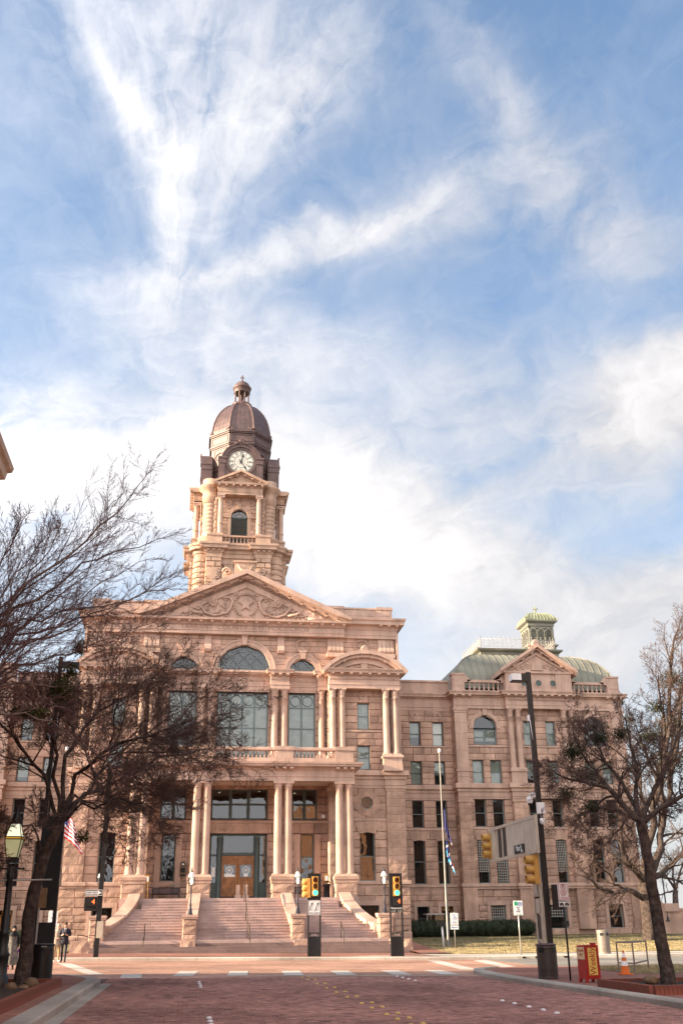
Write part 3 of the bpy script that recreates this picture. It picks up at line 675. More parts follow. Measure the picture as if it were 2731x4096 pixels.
# ---------------------------------------------------------------- attic with lunettes, frieze, pediment
AY = .7
ah = [('arch', 0, 19.86, 2.05), ('arch', -4.58, 19.86, 1.06), ('arch', 4.58, 19.86, 1.06)]
wall(-12.1, 12.1, 19.86, 22.72, AY, ah, 0.48, 1.25, True, None, rest, 0.03, 0.02, tonev=.09)
for (_, cx, zs_, r) in ah:
    big = r > 2
    ar = MB(); ar.ring(cx, zs_, r-.02, r+.34, AY-.1, AY+.35, 0, 180, 15 if big else 9, .004, rg=wr); ar.ring(cx, zs_, r+.3, r+.42, AY-.15, AY+.2, 0, 180, 30)
    kh = .62 if big else .48
    ar.prism([(cx-.17, zs_+r-.06), (cx+.17, zs_+r-.06), (cx+.24, zs_+r+kh), (cx-.24, zs_+r+kh)], AY-.26, AY+.2); ar.box(cx-.28, cx+.28, AY-.3, AY+.2, zs_+r+kh-.02, zs_+r+kh+.1)
    part('lunette_arch', ar, GS)
    lw = MB(); y = AY+.22; lw.ring(cx, zs_, r-.09, r-.02, y-.04, y+.06, 0, 180, 24); lw.box(cx-r+.03, cx+r-.03, y-.04, y+.05, zs_, zs_+.09)
    pit = .5 if big else .46; t = .022
    n = int(r/pit)+1
    for i in range(-n, n+1):
        x = i*pit
        if abs(x) < r-.1: lw.box(cx+x-t, cx+x+t, y-.012, y+.028, zs_+.09, zs_+math.sqrt(r*r-x*x)-.06)
    for j in range(1, n+1):
        zq = j*pit
        if zq < r-.15: q = math.sqrt(r*r-zq*zq)-.06; lw.box(cx-q, cx+q, y-.006, y+.022, zs_+zq-t, zs_+zq+t)
    ins_ = lambda x, z: x*x+z*z < (r-.06)**2 and z > .02
    for i in range(-n, n+1):
        for j in range(0, n+1):
            if (i+j) % 2 == 0:      # diagonal bars meeting in stars
                for (ai, aj) in ((1, 1), (-1, 1)):
                    p, q = (i*pit, j*pit), ((i+ai)*pit, (j+aj)*pit)
                    m_ = 0
                    while not ins_(*p) and m_ < 20: p = (p[0]+(q[0]-p[0])*.1, p[1]+(q[1]-p[1])*.1); m_ += 1
                    m_ = 0
                    while not ins_(*q) and m_ < 20: q = (q[0]+(p[0]-q[0])*.1, q[1]+(p[1]-q[1])*.1); m_ += 1
                    if ins_(*p) and ins_(*q) and math.dist(p, q) > .1: lw.tube([(cx+p[0], y+.005, zs_+p[1]), (cx+q[0], y+.005, zs_+q[1])], .02, 4)
                for (ai, aj) in ((1, -1), (-1, -1)):
                    if j == 0: continue
                    p, q = (i*pit, j*pit), ((i+ai)*pit, (j+aj)*pit); m_ = 0
                    while not ins_(*p) and m_ < 20: p = (p[0]+(q[0]-p[0])*.1, p[1]+(q[1]-p[1])*.1); m_ += 1
                    if ins_(*p) and abs(q[0]) < r-.08 and math.dist(p, q) > .1: lw.tube([(cx+p[0], y+.005, zs_+p[1]), (cx+q[0], y+.005, zs_+max(q[1], .05))], .02, 4)
    o = part('lunette_window', lw, FRAME)
    g_ = MB(); g_.add([(cx+(r-.05)*math.cos(math.pi*i/24), y+.03, zs_+(r-.05)*math.sin(math.pi*i/24)) for i in range(25)], [tuple(range(25))]); g_.build('pane', GLASS, o)
# consoles under the frieze
def console(xc, w, zt, zb, y, flutes):
    m = MB(); n = flutes; k = w/n
    for i in range(n):
        a = xc-w/2+k*i; g_ = .018
        pr = [(-.10, zt), (-.11, zt-.25), (-.16, zt-(zt-zb)*.5), (-.30, zt-(zt-zb)*.68), (-.34, zt-(zt-zb)*.84), (-.26, zb+.05), (-.1, zb), (.1, zb)]
        m.add([(a+g_, y+d, z) for d, z in pr]+[(a+k-g_, y+d, z) for d, z in pr], [(j, j+1, j+1+len(pr), j+len(pr))[::-1] for j in range(len(pr)-1)]+[tuple(range(len(pr))), tuple(range(2*len(pr)-1, len(pr)-1, -1))])
    m.box(xc-w/2+.01, xc+w/2-.01, y-.09, y+.1, zb, zt)
    return part('scroll_console', m, GS)
for s in (-1, 1):
    console(s*2.84, .56, 22.6, 21.25, AY, 1); console(s*7.15, 1.26, 22.6, 21.4, AY, 4); console(s*11.2, 1.26, 22.6, 21.4, AY, 4)
    for xb in (7.15, 11.2): bs = MB(); bs.box(s*xb-.7, s*xb+.7, AY-.4, AY+.1, 21.06, 21.38); part('console_base', bs, GS)
    # laurel wreath
    for cxw in (s*4.58, s*9.26):
        wrm = MB()
        if abs(cxw) > 6: zc, rr = 21.95, .55
        else: zc, rr = 21.93, .5
        for q in (-1, 1):
            for k in range(12):
                a = R(-80+q*0)+q*(math.pi*.94)*k/11 if q > 0 else R(-100)-(math.pi*.94)*k/11
                px, pz = cxw+rr*math.cos(a), zc+rr*math.sin(a); d = a+q*math.pi/2
                for o_ in (-.5, .5): wrm.tube([(px, AY-.04, pz), (px+.17*math.cos(d+o_), AY-.09, pz+.17*math.sin(d+o_))], [.055, .02], 5)
        wrm.tube([(cxw-.3, AY-.05, zc-rr-.12), (cxw, AY-.09, zc-rr-.02), (cxw+.3, AY-.05, zc-rr-.12)], .045, 5)
        part('laurel_wreath', wrm, GS)
en = MB(); FY = .32
pth = [(-12.12, 6), (-12.12, FY+.15), (-7.85, FY+.15), (-7.85, FY-.08), (7.85, FY-.08), (7.85, FY+.15), (12.12, FY+.15), (12.12, 6)]
en.sweep(pth, [(-.3, 22.6), (.02, 22.62), (.02, 22.86), (.07, 22.88), (.07, 22.95), (0, 22.97), (0, 23.3), (.04, 23.32), (.04, 23.5)])
en.sweep([(-12.12, 30), (-12.12, FY+.15), (-7.85, FY+.15)], [(.04, 23.3), (.16, 23.6), (.5, 23.68), (.52, 23.92), (.62, 24.02), (.66, 24.17), (-.3, 24.2)])
en.sweep([(7.85, FY+.15), (12.12, FY+.15), (12.12, 30)], [(.04, 23.3), (.16, 23.6), (.5, 23.68), (.52, 23.92), (.62, 24.02), (.66, 24.17), (-.3, 24.2)])
en.sweep([(-7.85, 1), (-7.85, FY-.08), (7.85, FY-.08), (7.85, 1)], [(.04, 23.3), (.14, 23.56), (.46, 23.64), (.48, 23.8), (-.3, 23.84)])
part('main_entablature', en, GS)
dn = MB()
for i in range(118): dn.cbox(-7.75+15.5*i/117, FY-.16, .075, .12, 23.34, 23.5)
stuff(part('dentil_course', dn, GS))
for i in range(19): bracket(-7.75+15.5*i/18, FY-.12, 23.42, BRS)
for s in (-1, 1):
    for x in (10.75, 11.4, 12.05): bracket(s*x, FY+.1, 23.48)
# raised frieze lettering; shadow of cut letters put into its darker colour
LET = mat('shadow_toned_lettering', (0.27, 0.155, 0.12), 0.9, 0.1, 3.0)
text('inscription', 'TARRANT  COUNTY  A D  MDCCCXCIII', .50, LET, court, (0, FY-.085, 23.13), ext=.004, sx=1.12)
# pediment: raking cornice, tympanum with carved star, wreath and scrolls, apex
hw, zb, za = 8.32, 23.84, 27.86
sl_ = (za-24.1)/hw
tp = MB(); tp.prism([(-7.6, zb), (7.6, zb), (0, zb+7.6*sl_*.93)], FY+.1, 8.0); part('tympanum', tp, GS)
for s in (-1, 1):
    rk = MB(); n = 8
    for i in range(n):
        u0, u1 = i/n, (i+1)/n; g_ = .004
        for (o0, o1, yf) in ((-.36, 0.0, FY-.75), (-.58, -.36, FY-.42), (-1.25, -.80, FY-.02), (-.80, -.58, FY-.12)):
            xa, xb = hw*(1-u0)-g_, hw*(1-u1)+g_
            if o0 < -.6 and u0 < .1: xa = hw*.9
            zl = lambda x, o: 24.08+(hw-x)*sl_+o*1.09
            if xa <= xb: continue
            pts = [(s*xa, zl(xa, o0)), (s*xb, zl(xb, o0)), (s*xb, zl(xb, o1)), (s*xa, zl(xa, o1))]
            pts = [(x, max(z, zb)) for x, z in pts]
            if s > 0: pts = pts[::-1]
            rk.prism(pts, yf, 8.0 if o1 == 0 else FY+.4, wr.uniform(-.05, .05))
    part('raking_cornice', rk, GS)
    for i in range(8):
        x = 7.3-i*.98; o = link('modillion', BRS, court, (s*x, FY-.1, 24.08+(hw-x)*sl_-.72)); o.rotation_euler = (0, s*math.atan(sl_), 0)
dn = MB()
for s in (-1, 1):
    for i in range(58):
        x = 7.3*(i+.5)/58; z = 24.08+(hw-x)*sl_-.86; dn.cbox(s*x, FY-.06, .075, .12, z, z+.15)
stuff(part('dentil_course', dn, GS))
link('modillion', BR1, court, (0, FY-.1, za-.78))
orn = MB(); TY = FY+.08; zc = 25.05
def scroll(m, x, z, r, turns, start, q, th, y=TY-.05, n=16):
    m.tube([(x+q*r*(1-k/(n+3))*math.cos(start+k/n*turns*2*math.pi), y, z+r*(1-k/(n+3))*math.sin(start+k/n*turns*2*math.pi)) for k in range(n+1)], th, 5)
star = [(.62*(1 if k % 2 == 0 else .4)*math.sin(math.pi*k/5), zc+.05+.62*(1 if k % 2 == 0 else .4)*math.cos(math.pi*k/5)) for k in range(10)]
orn.prism(star[::-1], TY-.13, TY)
for q in (-1, 1):
    for k in range(13):
        a = math.pi/2+q*(math.pi*.93)*k/12; px, pz = .92*math.cos(a), zc+.92*math.sin(a); d = a-q*math.pi/2
        for o_ in (-.5, .5): orn.tube([(px, TY-.05, pz), (px+.2*math.cos(d+o_), TY-.11, pz+.2*math.sin(d+o_))], [.06, .025], 5)
    orn.tube([(0, TY-.06, zc-.95), (q*.35, TY-.1, zc-1.05), (q*.55, TY-.06, zc-.98)], .06, 5)
    # shield sides and shoulders
    orn.tube([(q*1.75, TY-.06, zc+.55), (q*1.35, TY-.06, zc+.62), (q*1.05, TY-.06, zc+.3), (q*1.2, TY-.06, zc-.3), (q*1.45, TY-.06, zc-.7), (q*2.0, TY-.06, zc-.8)], [.09, .1, .11, .11, .13, .1], 6)
    scroll(orn, q*1.62, zc+.42, .2, 1.2, 0, q, .06); scroll(orn, q*.85, zc+.92, .2, 1.3, 1, q, .06); scroll(orn, q*.7, zc+1.2, .16, 1.2, 0, -q, .05); scroll(orn, q*.42, zc-1.2, .18, 1.1, 2, q, .06)
    scroll(orn, q*2.6, zc+.15, .42, 1.6, 0, q, .1, n=24); scroll(orn, q*2.6, zc+.15, .2, 1, 0, q, .08)
    scroll(orn, q*3.7, zc-.25, .3, 1.4, 1, -q, .08); scroll(orn, q*4.7, zc-.62, .28, 1.4, 0, q, .075); scroll(orn, q*5.5, zc-.85, .16, 1.3, 0, q, .06)
    orn.tube([(q*1.9, TY-.08, zc-.85), (q*2.5, TY-.1, zc-.95), (q*3.1, TY-.1, zc-.75), (q*3.5, TY-.08, zc-.2), (q*3.4, TY-.06, zc+.35)], [.07, .10, .11, .09, .05], 6)
    orn.tube([(q*3.3, TY-.08, zc-.8), (q*4.0, TY-.09, zc-.7), (q*4.6, TY-.08, zc-.3)], [.1, .12, .05], 6)
    orn.tube([(q*4.9, TY-.08, zc-.98), (q*5.6, TY-.09, zc-1.02), (q*6.2, TY-.07, zc-1.08)], [.1, .09, .03], 6)
    for (lx, lz, la, ll) in ((2.2, .55, 1.9, .4), (2.9, .6, 1.2, .45), (3.2, .25, .6, .4), (3.9, .1, .9, .4), (4.3, -.1, .4, .4), (4.2, -.5, -.2, .35), (5.0, -.4, .5, .35), (5.3, -.6, .1, .35), (2.3, -.5, -2.0, .35), (3.0, -.4, .3, .3), (5.9, -.85, .2, .3), (2.95, -1.05, -.2, .4)):
        for o_ in (-.45, 0, .45):
            orn.tube([(q*lx, TY-.05, zc+lz), (q*(lx+ll*math.cos(la+o_)), TY-.1, zc+lz+ll*math.sin(la+o_))], [.07, .03], 5)
rg_ = random.Random(9)
for q in (-1, 1):
    for k in range(120):
        lx = rg_.uniform(1.5, 6.4); zm = zb+(7.6-lx)*sl_*.93-.75; lz = rg_.uniform(zb+.12, max(zb+.2, zm)); la = rg_.uniform(0, 6.28); ll = rg_.uniform(.12, .26)
        orn.tube([(q*lx, TY-.02, lz), (q*(lx+ll*.5*math.cos(la)), TY-.09, lz+ll*.5*math.sin(la)), (q*(lx+ll*math.cos(la+.5)), TY-.06, lz+ll*math.sin(la+.5))], [.03, .055, .015], 5)
orn.prism([(-.62, zc-1.25), (.62, zc-1.25), (.5, zc-.98), (-.5, zc-.98)], TY-.07, TY)
part('carved_star_and_scrollwork', orn, GS)
# block with garland standing on the apex
ap = MB(); ap.box(-.95, .75, 1.2, 2.6, 27.0, 28.9); ap.box(-1.05, .85, 1.1, 2.7, 28.9, 29.05); ap.box(-1.9, -.95, 1.3, 2.4, 27, 28.15); ap.box(.75, 1.7, 1.3, 2.4, 27, 28.15)
ap.tube([(-.7, 1.15, 28.65), (-.45, 1.05, 28.25), (0, 1.02, 28.1), (.35, 1.05, 28.25), (.55, 1.15, 28.65)], [.06, .11, .14, .11, .06], 6)
for q in (-1, 1): scroll(ap, q*1.45-.1, 28.1, .35, 1.4, 0, q, .09, y=1.25)
part('apex_block', ap, GT)
# parapet with panels and piers
for s in (-1, 1):
    pa = MB(); 
    def pbx(a, b, y0, z0, z1): q0, q1 = sorted((s*a, s*b)); pa.box(q0, q1, y0, 1.9, z0, z1)
    pbx(6.0, 11.9, .88, 24.15, 24.52); pbx(6.0, 10.58, .98, 24.52, 25.16); pbx(10.58, 11.84, .9, 24.52, 25.16); pbx(6.0, 7.9, .9, 24.52, 25.16)
    pbx(7.9, 10.6, .92, 25.16, 25.30); pbx(10.54, 11.9, .84, 25.16, 25.38); pbx(5.6, 7.94, .84, 25.16, 25.38)
    part('parapet', pa, GS)
    pn = MB()
    for (a, b, yy) in ((8.05, 8.95, .98), (8.99, 10.45, .98), (10.72, 11.7, .9)):
        q0, q1 = sorted((s*a, s*b)); B = (q0, q1, q0, q1, 24.58, 25.1, yy, .02, .05, False, wr.uniform(-.06, .06)); block_geo(pn, B)
    part('parapet_panel', pn, GS)

# ---------------------------------------------------------------- portico: columns, ceiling, entablature, balcony
LZ = 3.32
for s in (-1, 1):
    for xc in (2.82, 7.14):
        pd = MB(); a, b = s*xc-.74, s*xc+.74
        for (z0, z1) in ((2.3, 3.0), (3.0, 3.62), (3.62, 4.24)):
            block_geo(pd, (a, b, a, b, z0, z1, -3.94, .07, .05, True, wr.uniform(-.06, .06)))
            for xs_, sg in ((a, -1), (b, 1)):
                pd.M = Matrix.Translation((xs_, -3.2, 0)) @ Matrix.Rotation(sg*math.pi/2, 4, 'Z'); block_geo(pd, (-.74, .74, -.74, .74, z0, z1, 0, .07, .05, True, wr.uniform(-.06, .06))); pd.M = None
        pd.box(a+.01, b-.01, -3.93, -2.46, 2.3, 4.24)
        pd.sweep([(a, -2.4), (a, -3.94), (b, -3.94), (b, -2.4)], [(0, 4.2), (.06, 4.24), (.06, 4.42), (.1, 4.46), (.1, 4.66), (-.03, 4.78), (-.3, 4.79)])
        part('column_pedestal', pd, GR)
        for q in (-.35, .35): column(s*(xc+q), -3.3, 4.78, 11.0, .275, 'd', .12, .42)
    # respond pier against the pavilion
    rp = MB(); a, b = sorted((s*6.45, s*7.9))
    for i in range(10):
        z0 = LZ+(10.7-LZ)*i/10; z1 = LZ+(10.7-LZ)*(i+1)/10
        block_geo(rp, (a, b, a, b, z0, z1, -.45, .04, .03, True, wr.uniform(-.08, .08)))
        rp.M = Matrix.Translation((s*6.45, 0, 0)) @ Matrix.Rotation(-s*math.pi/2, 4, 'Z')
        u = (-.45, .3) if s < 0 else (-.3, .45)
        block_geo(rp, (u[0], u[1], u[0], u[1], z0, z1, 0, .04, .03, True, wr.uniform(-.08, .08))); rp.M = None
    rp.box(a+.01, b-.01, -.44, .4, LZ, 10.7); rp.box(a-.1, b+.1, -.56, .4, 10.7, 11.0)
    part('respond_pier', rp, GR)
en = MB(); PY = -3.62
pth = [(-7.86, .0), (-7.86, PY), (7.86, PY), (7.86, .0)]
en.sweep(pth, [(-.3, 11.0), (0, 11.0), (0, 11.28), (.04, 11.3), (.04, 11.33), (0, 11.35), (0, 11.72), (.05, 11.78), (.12, 11.92), (.48, 11.98), (.5, 12.1), (.56, 12.14), (.58, 12.28), (-.4, 12.31)])
inn = [(-6.5, .5), (-6.5, -2.95), (6.5, -2.95), (6.5, .5)]
en.box(-7.8, 7.8, -2.95, -2.9, 11.0, 11.9); en.box(-7.85, -6.5, PY+.1, .3, 11.0, 11.2); en.box(6.5, 7.85, PY+.1, .3, 11.0, 11.2); en.box(-6.5, 6.5, PY+.02, -2.95, 11.0, 11.3)
en.box(-7.8, 7.8, PY+.1, 1.0, 12.0, 12.29)
part('portico_entablature', en, GS)
ce = MB(); ce.box(-6.6, 6.6, -2.95, 1.5, 11.3, 11.5); part('portico_ceiling', ce, CEIL)
LAMPW = mat('ceiling_lamp_glow', (1, .9, .7), .5, emit=((1.0, .82, .55), 1.6))
dl = MB(); dl.lathe(0, 0, [(.10, 0), (.10, .03), (.075, .03)], 12)
for (x, y) in ((-1.2, -1.5), (1.4, -1.5), (4.2, -1.5), (-4.2, -1.5), (.3, .6), (-3, .6)):
    o = link('downlight', dl.build('downlight', LAMPW, court).data, court, (x, y, 11.27)) if False else None
me = bpy.data.meshes.new('downlight'); me.from_pydata(dl.v, [], dl.f); me.materials.append(LAMPW)
for (x, y) in ((-1.35, -1.2), (1.55, -1.2), (4.3, -1.2), (-4.3, -1.2)): link('downlight', me, court, (x, y, 11.275))
for s in (-1, 1):
    for xc in (2.82, 7.14):
        for q in (-.52, 0, .52): bracket(s*xc+q, PY-.1, 11.74, BRS)
# balcony balustrade
BAL = baluster_mesh(.54, .085)
bs = MB(); bs.box(-6.5, 6.5, PY+.02, PY+.42, 12.29, 12.6); part('balustrade_plinth', bs, GS)
rl = MB(); rl.sweep([(-6.5, PY+.42), (-6.5, PY+.04), (6.5, PY+.04), (6.5, PY+.42)], [(0, 13.12), (.04, 13.16), (.04, 13.28), (.02, 13.36)]); rl.box(-6.5, 6.5, PY+.04, PY+.4, 13.13, 13.355); part('balustrade_rail', rl, GS)
for s in (-1, 1):
    for xc in (2.82, 7.14):
        pr = MB(); a, b = s*xc-.66, s*xc+.66; pr.box(a-.02, b+.02, PY-.02, PY+.55, 12.29, 12.62); pr.box(a, b, PY, PY+.52, 12.62, 13.16); pr.box(a-.07, b+.07, PY-.07, PY+.6, 13.16, 13.42); part('balustrade_pier', pr, GS)
    n = 11
    for i in range(n): link('baluster', BAL, court, (s*(3.48+3.0*(i+.5)/n), PY+.22, 12.6))
    sb = MB(); a, b = sorted((s*7.4, s*7.84)); sb.box(a, b, PY+.5, .3, 12.29, 12.6); sb.box(a, b, PY+.5, .3, 13.13, 13.36); part('balustrade_rail', sb, GS)
    for i in range(9): link('baluster', BAL, court, (s*7.62, PY+.75+i*.32, 12.6))
for i in range(15): link('baluster', BAL, court, (-2.16+4.32*(i+.5)/15, PY+.22, 12.6))
# back wall of the portico
BY = 1.5
hd = (-2.08, 2.08, LZ, 7.88); hu = (-2.08, 2.08, 8.86, 11.05)
hs = [(s*5.05-.48, s*5.05+.48, 4.62, 7.85) for s in (-1, 1)]; hus = [(s*4.85-.93, s*4.85+.93, 8.86, 11.05) for s in (-1, 1)]
wall(-6.75, 6.75, LZ, 8.64, BY, [hd]+hs, 0.52, .85, True, None, rest, 0.05, 0.035)
wall(-6.75, 6.75, 8.82, 11.32, BY, [hu]+hus, 0.52, .85, True, None, rest, 0.06, 0.035)
st = MB(); st.sweep([(-6.75, BY), (6.75, BY)], [(0, 8.6), (.09, 8.62), (.09, 8.8), (-.1, 8.82)]); st.box(-2.25, 2.25, BY-.02, BY+.1, 7.92, 8.6); part('string_course', st, GS)
for h in [hd, hu]+hs+hus: reveal(trim, *h, BY, .5)
window(hu[0], hu[1], hu[2], hu[3], BY+.3, 3, 2, fm=FRAMED, fw=.1, mull=.12)
for h in hus: window(*h, BY+.3, 2, 2, fm=FRAMED, fw=.1, mull=.12)
for h in hs:
    window(*h, BY+.3, 1, 2, fm=FRAMED)
    pl = MB()
    for q in (-1, 1):
        xx = (h[0]+h[1])/2+q*.75; pl.box(xx-.2, xx+.2, BY-.1, BY+.1, LZ, 7.5); pl.box(xx-.24, xx+.24, BY-.14, BY+.1, 7.5, 7.82)
    pl.box(h[0]-.05, h[1]+.05, BY-.08, BY+.1, 4.3, 4.6); part('window_pilasters', pl, GS)
# side walls of the porch
for s in (-1, 1):
    M_ = Matrix.Translation((s*6.75, 0, 0)) @ Matrix.Rotation(-s*math.pi/2, 4, 'Z')
    u = (-1.6, .3) if s > 0 else (-.3, 1.6)
    wall(-1.5 if s > 0 else -.4, .4 if s > 0 else 1.5, LZ, 11.3, 0, (), .55, .7, True, M_, rest, .04, .03)
# entrance: timber doors between green columns under a wide transom light
dr = MB(); y = BY+.25
dr.box(-2.08, -1.98, y, y+.15, LZ, 7.88); dr.box(1.98, 2.08, y, y+.15, LZ, 7.88); dr.box(-2.08, 2.08, y, y+.15, 7.74, 7.88); dr.box(-1.2, 1.2, y-.02, y+.15, 6.36, 6.56)
for s in (-1, 1): dr.box(s*1.37-.19, s*1.37+.19, y+.02, y+.2, LZ, 7.74); dr.box(min(s*1.56, s*1.98), max(s*1.56, s*1.98), y+.02, y+.12, LZ, 4.5); dr.box(min(s*1.56, s*1.98), max(s*1.56, s*1.98), y+.02, y+.12, 6.32, 6.44); dr.box(min(s*1.2, s*1.1), max(s*1.2, s*1.1), y, y+.1, 6.5, 7.74)
ds = part('entrance_surround', dr, FRAMED)
for s in (-1, 1):
    c = MB(); c.lathe(s*1.37, y-.08, [(.17, LZ), (.17, LZ+.12), (.14, LZ+.16), (.14, 6.9), (.125, 7.45), (.16, 7.5), (.16, 7.56)], 16); c.box(s*1.37-.2, s*1.37+.2, y-.26, y+.1, 7.56, 7.74); c.build('green_column', FRAMED, ds)
    g_ = MB(); a, b = sorted((s*1.58, s*1.96)); g_.add([(a, y+.08, 4.5), (b, y+.08, 4.5), (b, y+.08, 6.32), (a, y+.08, 6.32)], [(0, 1, 2, 3)]); g_.add([(a, y+.08, 6.44), (b, y+.08, 6.44), (b, y+.08, 7.74), (a, y+.08, 7.74)], [(0, 1, 2, 3)]); g_.build('sidelight_pane', GLASS, ds)
g_ = MB(); g_.add([(-1.18, y+.07, 6.56), (1.18, y+.07, 6.56), (1.18, y+.07, 7.74), (-1.18, y+.07, 7.74)], [(0, 1, 2, 3)]); g_.build('transom_pane', GLASS, ds)
g_ = MB(); g_.add([(-1.9, y+.06, 4.9), (-1.62, y+.06, 4.9), (-1.62, y+.06, 5.55), (-1.9, y+.06, 5.55)], [(0, 1, 2, 3)]); g_.build('paper_notice', PAPER, ds)
for s in (-1, 1):
    d = MB(); a, b = sorted((s*.012, s*1.17)); z0 = LZ+.01
    d.box(a, a+.17, y+.04, y+.1, z0, 6.35); d.box(b-.17, b, y+.04, y+.1, z0, 6.35)
    for (p, q) in ((z0, z0+.28), (4.05, 4.2), (4.68, 4.88), (5.72, 5.86), (6.18, 6.35)): d.box(a+.17, b-.17, y+.04, y+.1, p, q)
    for (p, q) in ((z0+.28, 4.05), (4.2, 4.68), (5.86, 6.18)): d.box(a+.17, b-.17, y+.065, y+.09, p, q); d.box(a+.24, b-.24, y+.05, y+.09, p+.06, q-.06)
    door = part('door', d, WOOD)
    g_ = MB(); g_.add([(a+.17, y+.07, 4.88), (b-.17, y+.07, 4.88), (b-.17, y+.07, 5.72), (a+.17, y+.07, 5.72)], [(0, 1, 2, 3)]); g_.build('door_pane', GLASS, door)
    k = MB(); k.box(a+.0, b, y+.03, y+.04, z0, z0+.24); k.build('kick_plate', BRONZE, door)
    h = MB(); xx = s*.1; h.tube([(xx, y+.04, 4.35), (xx, y-.03, 4.38), (xx, y-.03, 4.72), (xx, y+.04, 4.75)], .018, 6); h.build('door_handle', BRASS, door)
    e = MB(); cx = s*.6; e.ring(cx, 5.35, .235, .27, y+.06, y+.067, 0, 360, 24); e.ring(cx, 5.35, .15, .165, y+.06, y+.067, 0, 360, 24)
    sp = [(cx+.13*(1 if k % 2 == 0 else .42)*math.sin(math.pi*k/5), 5.35+.13*(1 if k % 2 == 0 else .42)*math.cos(math.pi*k/5)) for k in range(10)][::-1]; e.prism(sp, y+.06, y+.067)
    for k in range(22): a_ = 2*math.pi*k/22; e.cbox(cx+.2*math.cos(a_), y+.064, .022, .006, 5.35+.2*math.sin(a_)-.012, 5.35+.2*math.sin(a_)+.012)
    e.build('seal_emblem', PAPER, door)
    g_ = MB()
    if s < 0: g_.box(-.95, -.42, y+.055, y+.062, 4.9, 5.12); g_.box(-.42, -.2, y+.055, y+.062, 4.9, 5.05)
    else: g_.box(.45, .75, y+.055, y+.062, 4.92, 5.12)
    g_.build('paper_notice', PAPER, door)
# landing floor
lf = MB(); lf.box(-7.95, 7.95, -4.05, 1.9, 2.6, LZ); part('landing_floor', lf, STEP)

